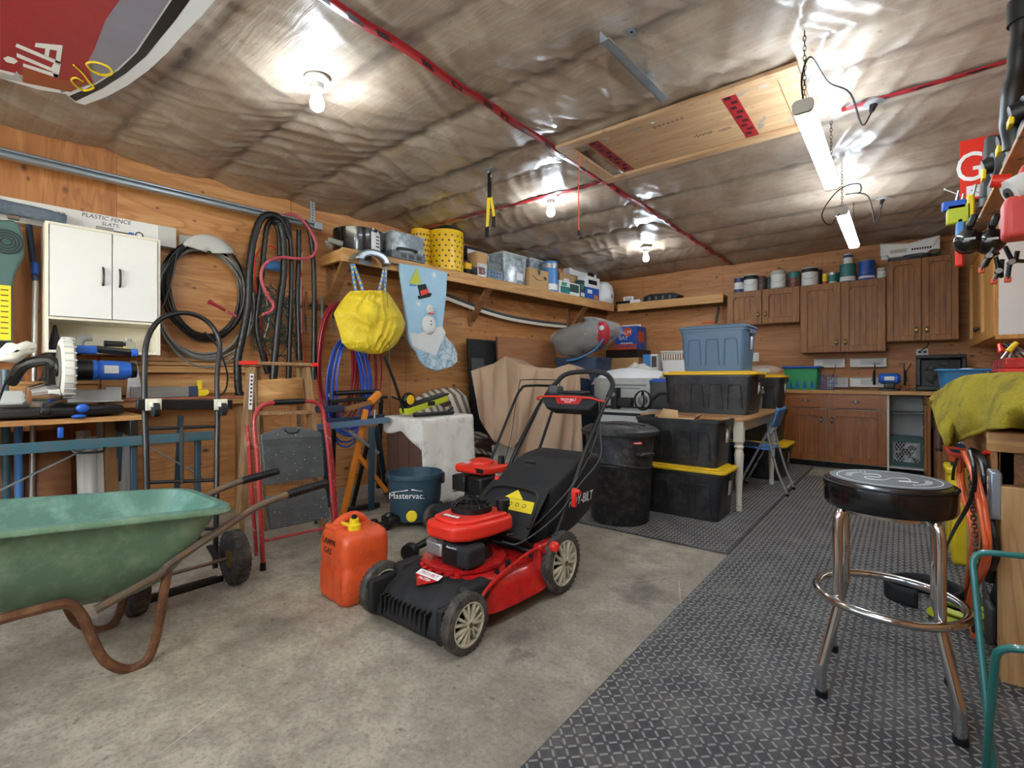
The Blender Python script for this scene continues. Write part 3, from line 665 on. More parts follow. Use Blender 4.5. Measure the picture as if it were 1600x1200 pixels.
# rear flap and grass bag
fl = MB().add([(-.2,.14,.30),(.2,.14,.30),(.2,.30,.46),(-.2,.30,.46),(-.19,.36,.50),(.19,.36,.50),(-.2,.22,.24),(.2,.22,.24)], [(0,1,2,3),(3,2,5,4),(6,7,1,0)]).build('rear_flap', 'black_matte', mw, solid=.012, bev=.004)
lbm = Matrix.Rotation(math.radians(45), 4, 'X')
wl_ = MB().box(-.085,.125,-.035,.03,0,.0015).build('warning_label', 'yellow_label', mw, loc=(.04,.255,.4225), rot=(math.radians(45),0,0)); 
MB().prism([(-.08,.032),(.04,.032),(-.02,.085)], (0,0,0), (1,0,0), (0,1,0), .0015).build('warning_triangle', 'yellow_label', wl_)
m = MB()
for k in range(4): m.lathe([(.008,.0016),(.011,.0016),(.011,.002),(.008,.002)], 12, c=(-.07+k*.045,0,0), cap=False)
m.build('pictogram', 'ink_black', wl_)['kind'] = 'stuff'
bag = MB()
sec = [(.34,.22,.50,.19,.195),(.48,.22,.575,.2,.2),(.62,.25,.62,.205,.205),(.76,.30,.635,.205,.205),(.86,.36,.62,.20,.19)]
vs = []
for y, z0, z1, wt, wb_ in sec:
    hh = (z1-z0)/2; zc = (z0+z1)/2
    ring = rr(wt*2, z1-z0, .035, 3); vs += [(x*(wb_/wt if z < 0 else 1), y + (z/(z1-z0))*.05, zc+z) for x, z in ring]
N = len(rr(1,1,.1,3)); bag.add(vs, [(i*N+k, i*N+(k+1)%N, (i+1)*N+(k+1)%N, (i+1)*N+k) for i in range(len(sec)-1) for k in range(N)] + [tuple(range(N)), tuple(range((len(sec)-1)*N, len(sec)*N))[::-1]])
MB().tube([(-.19,.17,.345),(-.17,.26,.435),(-.12,.315,.485),(.12,.315,.485),(.17,.26,.435),(.19,.17,.345)],.009,7).build('flap_ridge','black',fl)
bg = bag.build('grass_bag', 'black_matte', mw, ang=40)
text('TROY-BILT', .075, 'ink_white', bg, (.2075,.62,.40), (PI/2,0,PI/2), shear=.25, sx=.8)
MB().box(-.035,.035,.44,.455,.60,.615).build('bag_handle', 'black', bg, bev=.004)
# handle
for sx in (-1, 1):
    h_ = MB().tube([(sx*.232,.28,.21),(sx*.232,.36,.30),(sx*.232,.48,.45),(sx*.232,.61,.62),(sx*.23,.73,.76),(sx*.228,.86,.90),(sx*.225,.93,.955)], .0125, 10, sub=4).build('handle_tube', 'black', mw)
    MB().cyl((sx*.245,.5,.475),(sx*.29,.49,.475),.02,.012).box(sx*.25,sx*.275,.465,.485,.40,.48).build('clamp_knob', 'red_bright', h_, bev=.004)
    MB().tube([(sx*.232,.63,.64),(sx*.25,.635,.645),(sx*.25,.655,.665),(sx*.232,.66,.67)], .008, 6).build('cable_clip', 'black', h_)
kn = MB().ball((.29,.25,.26),.026).bar((.27,.25,.25),(.26,.24,.17),.015,.01).build('adjust_lever', 'red_bright', mw)
lp = MB().tube([(-.225,.93,.955),(-.215,1.02,1.03),(-.14,1.07,1.10),(.1,1.07,1.105),(.2,1.03,1.04),(.225,.93,.955)], .016, 10, sub=5).build('handle_loop', 'black_matte', mw)
cs = MB().box(-.17,.17,.86,.98,.905,.965).add([(-.2,.84,.90),(.2,.84,.90),(.2,.9,.97),(-.2,.9,.97),(-.14,.83,.86),(.14,.83,.86)], [(0,1,2,3),(4,5,1,0)])
cs = MB().prism([(-.2,0),(-.15,-.055),(.15,-.055),(.2,0),(.2,.02),(.17,.04),(-.17,.04),(-.2,.02)], (0,.84,.93), (1,0,0), (0,.35,.94), -.11).build('console', 'black_matte', mw, bev=.008)
MB().box(-.09,.09,.885,.96,.965,.99).build('console_tray', 'black', cs, bev=.01); MB().box(-.17,-.1,.86,.95,.965,1.02).build('control_box', 'dgrey', cs, bev=.012)
MB().prism([(-.075,-.02),(.075,-.02),(.1,.02),(-.1,.02)], (0.0,.8385,.93), (1,0,0), (0,.35,.94), .001).build('console_label', 'red', cs)
text('TROY-BILT', .024, 'ink_white', cs, (0,.838,.937), (math.radians(70),0,0)); text('IN-STEP', .014, 'ink_white', cs, (0,.8335,.922), (math.radians(70),0,0))
MB().tube([(-.23,.86,.93),(-.22,.82,.94),(-.14,.805,.955),(.14,.805,.955),(.22,.82,.94),(.235,.86,.93)], .0055, 8).build('bail_bar', 'red_bright', mw)
for pts in ([(.2,.86,.93),(.24,.8,.75),(.28,.72,.62),(.25,.55,.5),(.24,.35,.38),(.2,.1,.3),(.12,.06,.3)], [(-.2,.86,.93),(-.24,.72,.7),(-.24,.5,.42),(-.22,.25,.3)], [(.22,.86,.92),(.235,.75,.72),(.24,.52,.52),(.16,.25,.33),(.1,.12,.31)]):
    MB().tube(pts, .0038, 6).build('control_cable', 'dgrey', mw)
# second mower behind
m2 = T('lawn_mower', 'older red lawn mower with black handle standing behind the first one', 'lawn mower', (-2.33, 2.62, 0))
for sx in (-1, 1):
    for y in (-.27, .27):
        w_ = MB().lathe([(.03,-.02),(.085,-.022),(.09,-.012),(.09,.012),(.085,.022),(.03,.02)], 28, axis='x').build('wheel', 'tire', m2, loc=(sx*.25, y, .09)); MB().lathe([(.005,sx*.018),(.05,sx*.024),(.05,sx*.02),(.005,sx*.014)], 20, axis='x').build('rim', 'lgrey', w_)
m = MB(); vs = [tuple(V(*p)*1 - V(0,0,.03)) for r_ in rings for p in r_]; m.add(vs, [(i*40+k, i*40+(k+1)%40, (i+1)*40+(k+1)%40, (i+1)*40+k) for i in range(len(rings)-1) for k in range(40)] + [tuple(range(280,320))]).build('deck', 'red', m2, ang=50)
MB().box(-.22,.22,-.33,-.16,.08,.19).build('front_apron', 'black_matte', m2, bev=.03, seg=3)
MB().lathe([(.11,.18),(.12,.24),(.1,.37)], 20, c=(0,-.05,0)).build('engine_block', 'dark_metal', m2); MB().box(.0,.14,-.2,-.06,.27,.40).build('air_filter_box', 'black', m2, bev=.02, seg=3); MB().box(-.15,-.03,-.19,-.06,.28,.39).build('muffler', 'dark_metal', m2, bev=.01)
m = MB()
for k in range(6): m.box(-.16,-.13,-.18,-.02,.265+k*.02,.272+k*.02)
m.build('cooling_fins', 'lead', m2)
c2 = MB().prism([(-.15,-.16),(-.1,-.19),(.12,-.17),(.16,-.1),(.16,.08),(.1,.12),(-.12,.1),(-.16,.04)], (0,0,.41), (1,0,0), (0,1,0), .055).build('engine_cover', 'red_bright', m2, bev=.02, seg=4)
MB().lathe([(.10,.46),(.09,.482),(.05,.495),(.001,.497)], 24, c=(-.02,-.03,0)).build('cover_dome', 'red_bright', c2); MB().box(-.1,-.03,-.12,-.075,.466,.484).build('cover_label', 'lgrey', c2, rot=(0,0,0)); MB().box(.03,.13,-.1745,-.172,.425,.455).build('name_plate', 'black', c2)
MB().cyl((.12,.03,.46),(.12,.03,.52),.025,.022).build('fuel_cap', 'black', m2)
for sx in (-1, 1): MB().tube([(sx*.21,.18,.18),(sx*.21,.3,.42),(sx*.205,.45,.66),(sx*.2,.62,.92),(sx*.19,.66,.97)], .011, 9, sub=3).build('handle_tube', 'black', m2)
MB().tube([(-.19,.66,.97),(-.15,.685,1.0),(.15,.685,1.0),(.19,.66,.97)], .011, 9, sub=3).build('handle_bar', 'black', m2); MB().tube([(-.2,.63,.93),(-.2,.66,1.03),(-.17,.67,1.05),(.17,.67,1.05),(.2,.66,1.03),(.2,.63,.93)], .004, 7).build('bail_bar', 'black', m2)
MB().tube([(-.19,.6,.9),(-.1,.42,.62),(.0,.2,.42),(.05,.08,.38)], .003, 5).build('starter_cord', 'black', m2)
# ================================================================ wheelbarrow
wbw = T('wheelbarrow', 'green plastic wheelbarrow with rusty tube frame', 'wheelbarrow', (-2.40, .45, 0))
def tray_ring(z, x, y0, y1, r): 
    return [(px_, (y0+y1)/2 + py_, z) for px_, py_ in rr(2*x, y1-y0, r, 5)]
def tilt(p, k=.10): return (p[0], p[1], p[2] - k*p[1])
outer = [(.255,.10,-.20,.16,.08),(.30,.15,-.30,.24,.10),(.40,.20,-.40,.30,.11),(.52,.245,-.50,.36,.11),(.585,.265,-.545,.385,.11),(.59,.295,-.575,.415,.12),(.575,.302,-.582,.422,.12),(.57,.30,-.58,.42,.12)]
inner = [(.592,.262,-.54,.38,.11),(.53,.24,-.495,.355,.11),(.42,.20,-.4,.3,.11),(.31,.15,-.30,.24,.1),(.272,.10,-.2,.16,.08)]
def shell(rs, close_last, flip=False):
    vs = []; N = None
    for z, x, y0, y1, r in rs: rg_ = [tilt(p) for p in tray_ring(z, x, y0, y1, r)]; N = len(rg_); vs += rg_
    fs = [(i*N+k, i*N+(k+1)%N, (i+1)*N+(k+1)%N, (i+1)*N+k) for i in range(len(rs)-1) for k in range(N)]
    fs.append(tuple(range((len(rs)-1)*N, len(rs)*N)) if close_last else tuple(range(N-1,-1,-1)))
    return MB().add(vs, fs)
tr_ = shell(outer, False).build('tray', 'barrow_green', wbw, ang=60)
shell([outer[5]] + inner, True).build('tray_inside', 'barrow_in', tr_, ang=60)
def wtube(px_pts, X, zs=None): return [onX(px_, py_, X) - V(-2.40,.45,0) for px_, py_ in px_pts]
near = [(-60,985),(0,968),(60,952),(105,943),(128,962),(145,1000),(165,1033),(200,1046),(232,1028),(248,975),(256,925),(262,892)]
fr = wtube(near, -2.215)
MB().tube(fr, .0165, 10, sub=4).build('frame_tube', 'rust', wbw)
fr2 = [V(-p.x-.03 if False else -.26-(p.x-.185), p.y, p.z) for p in fr]
MB().tube(fr2, .0165, 10, sub=4).build('frame_tube', 'rust', wbw)
hn = wtube([(255,905),(275,885),(340,840),(400,800),(432,784),(455,775),(512,757)], -2.14)
hn = [V(.19,-.02,.262)] + [V(.20+.03*i/6, p.y, p.z) for i, p in enumerate(hn)]
for s in (1, -1):
    pts = [V(s*(p.x) - (0 if s > 0 else .02), p.y, p.z) for p in hn]
    hb = MB().tube(pts, .0155, 10, sub=4).build('handle_tube', 'worn_steel', wbw)
    a, b_ = pts[-1], pts[-2]; d = (b_-a); g = MB().cyl(a-d*.06, a+d*1.0, .0195, .019, 14); 
    for k in range(9): g.lathe([(.0205,-.002),(.0215,0),(.0205,.002)], 12, c=tuple(a+d*(.1+k*.1)), axis='y', cap=False)
    g.build('grip', 'black', hb)
MB().tube([(-.22,.0,.27),(-.1,.03,.262),(.1,.03,.262),(.19,.0,.27)], .012, 8).build('cross_brace', 'rust', wbw)
ww = MB().lathe([(.09,-.03),(.15,-.042),(.175,-.038),(.185,-.02),(.185,.02),(.175,.038),(.15,.042),(.09,.03)], 36, axis='x').build('wheel', 'tire', wbw, loc=(-.02,-.66,.185))
MB().lathe([(.02,-.05),(.095,-.034),(.1,-.03),(.1,.03),(.095,.034),(.02,.05)], 24, axis='x').build('rim', 'lgrey', ww); MB().cyl((-.2,0,0),(.2,0,0),.009).build('axle', 'steel', ww)
# ================================================================ fuel can
gc = T('fuel_can', 'orange plastic fuel can with handwritten lettering beside the mower wheel', 'fuel can', (-2.13, 1.415, 0), math.radians(-4))
body = MB(); rs = [(0,.235,.225),(.012,.258,.248),(.03,.264,.252),(.17,.26,.248),(.175,.255,.243),(.19,.26,.248),(.28,.262,.25),(.318,.245,.232),(.34,.2,.19)]; vs = []
for z, w, d in rs: q = rr(w, d, .04, 4); N = len(q); vs += [(x, y, z) for x, y in q]
body.add(vs, [(i*N+k, i*N+(k+1)%N, (i+1)*N+(k+1)%N, (i+1)*N+k) for i in range(len(rs)-1) for k in range(N)] + [tuple(range(N-1,-1,-1)), tuple(range((len(rs)-1)*N, len(rs)*N))])
body = body.build('body', 'orange_can', gc, ang=50)
MB().tube([(-.06,-.1,.30),(-.055,-.06,.355),(-.05,.0,.378),(-.045,.05,.37),(-.04,.1,.315)], .024, 10, flat=.8).build('handle', 'orange_can', gc)
MB().box(-.105,.0,-.105,.0,.325,.352).build('shoulder', 'orange_can', gc, bev=.012, seg=3)
cp_ = MB().lathe([(.03,.325),(.03,.365),(.022,.37),(.022,.392),(.001,.395)], 20, c=(.06,-.035,0)).build('spout_cap', 'yellow', gc); MB().lathe([(.012,.39),(.012,.41),(.001,.413)], 12, c=(.06,-.035,0)).build('vent', 'black', cp_); MB().bar((.05,-.05,.36),(.02,-.08,.375),.018,.01).build('strap', 'yellow', cp_)
text('LAWN', .042, 'ink_black', body, (-.02,-.1262,.285), (PI/2,0,0), shear=.2); text('GAS', .042, 'ink_black', body, (-.03,-.1262,.24), (PI/2,0,0), shear=.2)
for k in (-1,1): MB().box(k*.07-.03,k*.07+.03,-.1285,-.125,.04,.15).build('side_panel', 'orange_can', body, bev=.003)
# ================================================================ vacuum drum
vd = T('vacuum_drum', 'dark blue shop vacuum drum without its lid', 'vacuum', (-2.80, 2.37, 0), math.radians(38))
d_ = MB().lathe([(.001,.05),(.165,.05),(.172,.07),(.185,.20),(.187,.205),(.187,.2),(.192,.34),(.2,.345),(.203,.362),(.2,.38),(.193,.38),(.19,.35),(.178,.2),(.165,.07),(.001,.065)], 40).build('drum', 'navy_can', vd)
MB().box(-.215,-.19,-.03,.03,.3,.375).box(.19,.215,-.03,.03,.3,.375).build('latch', 'black', vd, bev=.005)
text('Mastervac.', .058, 'ink_white', vd, (-.02,-.189,.245), (PI/2,0,0)); MB().prism([(-.11,0),(-.02,.012),(.03,.025),(.08,.012),(.11,.01),(.11,.006),(.03,.014),(-.11,-.004)], (-.02,-.188,.272), (1,0,0), (0,0,1), .0012).build('logo_stroke', 'ink_white', vd)
pg = MB().lathe([(.001,-.005),(.034,-.005),(.04,.0),(.04,.014),(.034,.02),(.001,.02)], 10, axis='y').build('drain_plug', 'yellow', vd, loc=(.015,-.195,.105)); MB().box(-.006,.006,-.012,-.004,-.03,.03).build('plug_grip', 'yellow', pg)
for a in (-2.35, -.75, .8, 2.4):
    f = MB().box(-.05,.05,-.06,.06,.045,.1).build('caster_foot', 'black', vd, bev=.015, loc=(.2*math.cos(a),.2*math.sin(a),0), rot=(0,0,a)); MB().cyl((.02,0,.1),(.02,0,.12),.03,.022).build('foot_knob', 'black', f); MB().cyl((.03,-.012,.024),(.03,.012,.024),.024).build('caster', 'black', f)
# trimmer guard lying on the floor between the vacuum and the fuel can
tg = T('trimmer_head', 'dark string trimmer guard with round spool lying beside the orange can', 'trimmer', onZ(648,880)+V(-.02,.08,0), math.radians(25))
MB().grid(lambda u, v: (.02+.13*v*math.cos(-1.1+2.2*u), .13*v*math.sin(-1.1+2.2*u), .1+.05*math.cos(-1.1+2.2*u)*v-.08*v*v), 12, 6).build('guard', 'brown', tg, solid=.006)
MB().lathe([(.001,-.03),(.045,-.03),(.05,-.02),(.05,.02),(.03,.03),(.001,.03)], 24, axis='y').build('spool', 'black', tg, loc=(-.06,-.05,.052)); MB().cyl((-.06,-.02,.055),(.04,.1,.1),.02,.025).build('gear_neck', 'black', tg)
MB().tube([(-.06,-.09,.03),(0,-.16,.01),(.08,-.14,.004),(.1,-.06,.004)], .0018, 5).build('cutting_line', 'red_hose', tg); MB().tube([(.02,.0,.1),(.03,-.02,.16),(.06,-.02,.22)], .0022, 5).build('cutting_line', 'lead', tg)
cb = T('black_adapter', 'small black plastic part lying in front of the vacuum drum', 'tool', onZ(585,826)+V(0,.03,0), .4)
MB().prism([(-.07,-.03),(.07,-.035),(.075,.03),(-.05,.035)], (0,0,0), (1,0,0), (0,1,0), .035).build('body', 'black', cb, bev=.01); MB().cyl((-.03,0,.03),(-.03,0,.055),.028,.022).build('knob', 'black', cb)
# ================================================================ bar stool
stl = T('bar_stool', 'chrome bar stool with round black printed seat', 'stool', (-.04, 2.10, 0), 0)
ST = MB().lathe([(.001,.634),(.165,.634),(.178,.638),(.184,.65),(.184,.711),(.18,.724),(.168,.73),(.001,.73)], 56).build('seat', 'black_gloss', stl)
M('seat_top', '#5c5f63', .5, var=.15)
MB().lathe([(.001,.7315),(.165,.7315),(.165,.733),(.001,.733)], 48).build('seat_print', 'seat_top', ST)
MB().lathe([(.142,.7332),(.145,.7332),(.145,.7337),(.142,.7337)], 48, cap=False).build('print_ring', 'ink_white', ST)
MB().lathe([(.1835,.714),(.186,.716),(.186,.72),(.182,.723)], 56, cap=False).build('piping', 'black', ST)

sq = [V(-.07,.03,.7342),V(-.03,.05,.7342),V(-.02,.0,.7342),V(-.06,-.02,.7342),V(-.05,-.06,.7342),V(-.01,-.05,.7342),V(.01,.0,.7342),V(.05,.03,.7342),V(.06,-.02,.7342),V(.03,-.04,.7342),V(.08,-.03,.7342)]
MB().tube(sq, .0016, 5).build('print_scrawl', 'ink_white', ST)
for a0, a1 in ((2.2, 3.3), (-.9, .2)):
    m = MB()
    for k in range(9):
        a = a0+(a1-a0)*k/8; p = V(.118*math.cos(a),.118*math.sin(a),.7335); q = V(.10*math.cos(a+.06),.10*math.sin(a+.06),.7335); m.bar(p, q, .0028, .0006)
    m.build('print_stroke', 'ink_white', ST)['kind'] = 'stuff'
for sx in (-1, 1):
    for sy in (-1, 1):
        g = MB().tube([(sx*.03,sy*.03,.635),(sx*.105,sy*.105,.63),(sx*.128,sy*.128,.60),(sx*.13,sy*.13,.45),(sx*.13,sy*.13,.33),(sx*.133,sy*.133,.29),(sx*.165,sy*.165,.14),(sx*.172,sy*.172,.10),(sx*.172,sy*.172,.02)], .0155, 12, sub=4).build('leg', 'chrome', stl)
        MB().lathe([(.001,.0),(.019,.0),(.019,.032),(.0155,.035)], 14, c=(sx*.172,sy*.172,0)).build('foot_cap', 'black', g)
MB().lathe([(.12,.622),(.15,.622),(.15,.634),(.12,.634)], 40).build('swivel_plate', 'chrome', stl)
rg_ = MB().tube([(.205*math.cos(2*PI*k/24),.205*math.sin(2*PI*k/24),.33) for k in range(24)], .014, 12, True, 2).build('foot_ring', 'chrome', stl)
m = MB()
for sx in (-1,1):
    for sy in (-1,1): m.cyl((sx*.13,sy*.13,.33),(sx*.155,sy*.155,.33),.006)
m.build('ring_bolt', 'steel', rg_)['kind'] = 'stuff'
# ================================================================ left wall: cabinet, saw bench, hoses
def LT(name, label, cat, s, d, z, group=None, drz=0.0): return T(name, label, cat, LW(s, d, z), WROT+drz, group)
def lloc(px, py, d, root):            # pixel on a plane parallel to the left wall -> local point of a thing standing by it
    return Matrix.Rotation(-root.rotation_euler[2], 4, 'Z') @ (onL(px, py, d) - root.location)
# ---- white wall cabinet
c = LT('cupboard', 'white two-door wall cabinet with open lower shelf on the left wall', 'cabinet', 6.56, 0, 1.226)
w, D, Hh = .29, .30, .80
MB().box(.002,D,-w,-w+.016,0,Hh).box(.002,D,w-.016,w,0,Hh).box(.002,D,-w+.016,w-.016,Hh-.016,Hh).box(.002,D,-w+.016,w-.016,0,.016).box(.002,D,-w+.016,w-.016,.205,.221).box(.002,.01,-w+.016,w-.016,.016,Hh-.016).build('body', 'cream', c, bev=.001)
for y0, y1, hy in ((-w+.02,.025,-.02),(.03,w-.02,.065)):
    dr = MB().box(D-.002,D+.014,y0,y1,.224,Hh-.02).build('door', 'cab_white', c, bev=.002)
    MB().tube([(D+.014,hy,.44),(D+.034,hy,.455),(D+.042,hy,.497),(D+.034,hy,.54),(D+.014,hy,.555)], .006, 8).build('handle', 'dark_metal', dr)
def small(name, label, cat, root_pt, builder, rz=0.0, group=None):
    r = T(name, label, cat, root_pt, rz, group); builder(r); return r
z0 = 1.226+.0165
def b_(r): MB().cyl((0,-.05,.02),(0,.05,.02),.02).build('can', 'black', r); MB().cyl((0,.05,.02),(0,.065,.02),.012).build('nozzle', 'black', r)
small('spray_can', 'black spray can lying on the lower shelf of the white cabinet', 'can', LW(6.51,.2,z0+.035), b_, WROT)
small('small_box', 'small yellow box on the lower shelf of the white cabinet', 'box', LW(6.47,.17,z0), lambda r: (MB().box(-.02,.02,-.035,.035,0,.034).build('body','yellow_label',r,bev=.001), MB().box(.0201,.0206,-.02,.02,.006,.026).build('label','paper',r)), WROT)
small('glass_jar', 'clear round jar on the lower shelf of the white cabinet', 'jar', LW(6.42,.12,z0), lambda r: (MB().lathe([(.001,0),(.035,0),(.045,.03),(.04,.07),(.02,.085),(.001,.085)],20).build('body','clear',r), MB().lathe([(.022,.08),(.022,.1),(.001,.1)],16).build('lid','lgrey',r)), WROT)
small('pipe_elbow', 'grey plastic pipe elbow on the lower shelf of the white cabinet', 'pipe', LW(6.68,.2,z0), lambda r: (MB().tube([(0,0,0.001),(0,0,.06),(0,.02,.085),(0,.06,.09)],.022,12).build('pipe','grey',r), MB().lathe([(.026,0),(.027,.02),(.022,.02)],16).build('collar','grey',r)), WROT)
small('white_roll', 'white tape roll on the lower shelf of the white cabinet', 'roll', LW(6.58,.22,z0), lambda r: (MB().lathe([(.018,0),(.032,0),(.032,.03),(.018,.03)],20,cap=False).build('tape','white',r), MB().lathe([(.014,.001),(.018,.001),(.018,.029),(.014,.029)],20,cap=False).build('core','cardboard',r)), WROT)
# ---- long white carton on top
b = LT('long_carton', 'long white carton with blue handwriting on the white cabinet', 'carton', 6.8, .05, 2.032)
MB().box(-.045,.045,-.75,.67,0,.145).build('carton', 'cab_white', b, bev=.002); MB().box(-.046,.0465,.56,.67,-.001,.147).build('packing_tape', 'lgrey', b, bev=.002)
text('PLASTIC FENCE', .038, 'ink', b, (.0458,.27,.122), (PI/2,0,PI/2), shear=.15); text('SLATS.', .034, 'ink', b, (.0458,.29,.085), (PI/2,0,PI/2), shear=.15)
r = LT('carpet_roll', 'grey-blue fluffy roll lying in front of the long white carton', 'roll', 6.95, .21, 2.032)
rb = MB().tube([(0,-.45,.05),(.01,-.2,.056),(0,-.05,.05),(.01,.08,.045),(.0,.2,.035)], lambda t: .048-.012*t, 14).build('fluff', 'carpet_blue', r)
rn = random.Random(4); fz = MB()
for k in range(900):
    y = rn.uniform(-.45,.2); a = rn.uniform(-.4,PI+.4); R0 = .044-.012*(y+.45)/.65; p = V(math.cos(a)*R0, y, .05-.013*(y+.45)/.65+math.sin(a)*R0); q = p + V(math.cos(a)*.014+rn.uniform(-.006,.006), rn.uniform(-.008,.008), math.sin(a)*.014); fz.cyl(p, q, .0025, .0008, 3, False)
fz.build('fibres', 'carpet_blue', r)['kind'] = 'stuff'
k_ = LT('putty_knife', 'scraper with blue handle end lying on the white cabinet', 'knife', 6.49, .2, 2.034)
MB().box(-.015,.015,-.11,-.02,0,.035).build('block', 'lead', k_, bev=.003); MB().box(-.012,.012,-.02,.07,.005,.022).build('handle', 'black', k_, bev=.006); MB().box(-.015,.015,.06,.09,.0,.03).build('handle_end', 'blue', k_, bev=.006)
MB().tube([(0,.1+.02*math.cos(a)+.02,.021+.02*math.sin(a)) for a in [2*PI*q/10 for q in range(10)]], .004, 6, True, 3).build('ring', 'black', k_)
# ---- green blower and extension pole
bl = LT('leaf_blower', 'green plastic blower body with round vent and yellow label on the wall', 'blower', 6.985, .16, 1.17)
pts = [lloc(*p, .22, bl) for p in [(-45,345),(20,345),(30,352),(38,375),(38,400),(30,415),(23,432),(20,450),(20,562),(-45,562)]]
MB().prism([(p.y,p.z) for p in pts], (.09,0,0), (0,1,0), (0,0,1), -.13).build('housing', 'green_blower', bl, bev=.012, seg=3)
cy, cz_ = lloc(10,378,.25,bl).y, lloc(10,378,.25,bl).z; m = MB()
for rr_ in (.02,.035,.05,.065): m.lathe([(rr_,.09),(rr_+.006,.09),(rr_+.006,.096),(rr_,.096)], 26, axis='x', c=(0,cy,cz_), cap=False)
m.build('vent_ring', 'black', bl)['kind'] = 'stuff'; 
MB().lathe([(.001,.085),(.075,.085),(.075,.092),(.001,.092)], 26, axis='x', c=(0,cy,cz_)).build('vent', 'dgreen', bl)
a_ = lloc(20,447,.25,bl); e_ = lloc(-30,530,.25,bl)
yl = MB().box(.0905,.0925,e_.y,a_.y-.008,e_.z,a_.z).build('warning_label', 'yellow_label', bl); m = MB()
for q in range(9): m.box(.0926,.0929,a_.y-.05,a_.y-.018,a_.z-.03-q*.032,a_.z-.024-q*.032)
m.build('print_line', 'ink_black', yl)['kind'] = 'stuff'
MB().box(-.04,.095,e_.y,a_.y+.001,e_.z-.13,e_.z-.006).build('lower_housing', 'black', bl, bev=.01)
MB().lathe([(.01,0),(.018,.005),(.018,.05),(.01,.055)],12,axis='y',c=(.07,lloc(30,345,.25,bl).y-.05,lloc(30,345,.25,bl).z+.02)).build('metal_clip','chrome',bl)
pl = LT('extension_pole', 'speckled metal extension pole leaning beside the white cabinet', 'pole', 6.91, .10, .0)
MB().cyl((.16,.0,.02),(0.0,0.03,1.68),.014).build('pole', 'alu', pl); MB().cyl((.0,.03,1.68),(-.02,.0,2.03),.017).build('sleeve', 'navy', pl); MB().cyl((.025,.026,1.72),(.012,.028,1.79),.018).build('band', 'blue', pl); MB().cyl((.16,0,.0),(.16,0,.03),.018).build('tip', 'black', pl)
for px_, mt_, lab in ((8,'teal','teal metal pole leaning under the green blower'), (28,'blue_light','pale blue tube leaning beside the teal pole')):
    p = onL(px_, 640, .2); o_ = T('leaning_pole', lab, 'pole', (p.x, p.y, 0)); MB().cyl((.06,0,.015),(0,.0,1.12),.02).build('pole', mt_, o_); MB().cyl((.06,0,0),(.06,0,.02),.022).build('cap', 'black', o_)
# ---- portable saw bench with the mitre saw
sbn = LT('saw_bench', 'portable clamping workbench with wooden jaws and a worn blue steel rail', 'workbench', 6.85, 0, 0)
MB().box(.42,.72,-.55,.41,.815,.842).build('front_jaw', 'bench_wood', sbn, bev=.002); MB().box(.12,.40,-.55,.41,.815,.842).build('rear_jaw', 'bench_wood', sbn, bev=.002)
a = lloc(-30,708,.74,sbn); b2 = lloc(335,680,.74,sbn)
MB().bar((.74,a.y,.70),(.74,.78,.69),.02,.058).build('front_rail', 'teal', sbn, bev=.003)
MB().tube([(.755,.08,.67),(.775,.1,.655),(.775,.2,.65),(.755,.22,.67)], .007, 8).build('rail_handle', 'black', sbn)
for y0, y1 in ((-.45,.05),): MB().bar((.70,.14,.665),(.70,-.36,.40),.03,.006).build('brace', 'galv', sbn)
MB().bar((.70,.78-.36,.66),(.66,.75,.40),.03,.006).build('brace', 'galv', sbn)
for y, x0, x1 in ((-.5,.7,.85),(.36,.70,.72),(.7,.7,.68)):
    lg = MB().bar((x0,y,.70),(x1,y+.0,.012),.045,.03,(0,1,0)).build('leg', 'navy_can' if y > 0 else 'lgrey', sbn, bev=.004); MB().box(x1-.03,x1+.03,y-.03,y+.03,0,.02).build('foot', 'black', lg)
    MB().bar((.3,y,.80),(.15,y,.012),.04,.03,(0,1,0)).build('leg', 'navy_can', sbn, bev=.004)
for y in (-.5,.36): MB().box(.15,.72,y-.02,y+.02,.72,.815).build('support', 'dark_metal', sbn, bev=.004)
MB().box(.725,.75,.02,.045,.74,.80).build('crank', 'blue', sbn, bev=.006)
sw = LT('mitre_saw', 'mitre saw with round blade guard and blue motor on the portable bench', 'saw', 6.80, .48, .842)
MB().prism([(-.19,-.36),(.17,-.36),(.2,-.1),(.2,.14),(.14,.28),(-.1,.28),(-.19,.1)], (0,0,.012), (1,0,0), (0,1,0), .05).build('base', 'black', sw, bev=.012)
MB().lathe([(.001,.06),(.16,.06),(.165,.07),(.15,.078),(.001,.078)], 36, c=(.02,-.08,0)).build('turntable', 'dark_metal', sw); MB().box(.1,.27,-.1,-.06,.03,.06).build('table_arm', 'black', sw, bev=.008)
MB().ball((.255,.075,.058),.03,.6,1,.85).build('lock_knob', 'blue', sw); MB().ball((.25,.06,.012),.034,.8,1,.35).build('mitre_lever', 'blue', sw)
for y0, y1 in ((-.34,-.06),(.04,.30)): MB().box(-.09,-.07,y0,y1,.08,.155).box(-.09,-.0,y0,y1,.078,.088).build('fence', 'lgrey', sw, bev=.004)
MB().box(-.1,-.075,.22,.3,.15,.17).build('fence_tip', 'lgrey', sw, bev=.004)
g = MB().lathe([(.03,-.03),(.16,-.03),(.177,-.02),(.18,0),(.177,.02),(.16,.03),(.03,.03)], 44, axis='y').build('blade_guard', 'offwhite', sw, loc=(.09,.02,.285))
m = MB()
for k in range(26):
    q = 2*PI*k/26; m.bar((.179*math.cos(q),-.02,.179*math.sin(q)),(.179*math.cos(q),.032,.179*math.sin(q)),.008,.006,(math.cos(q),0,math.sin(q)))
m.build('guard_rib', 'lgrey', g)['kind'] = 'stuff'
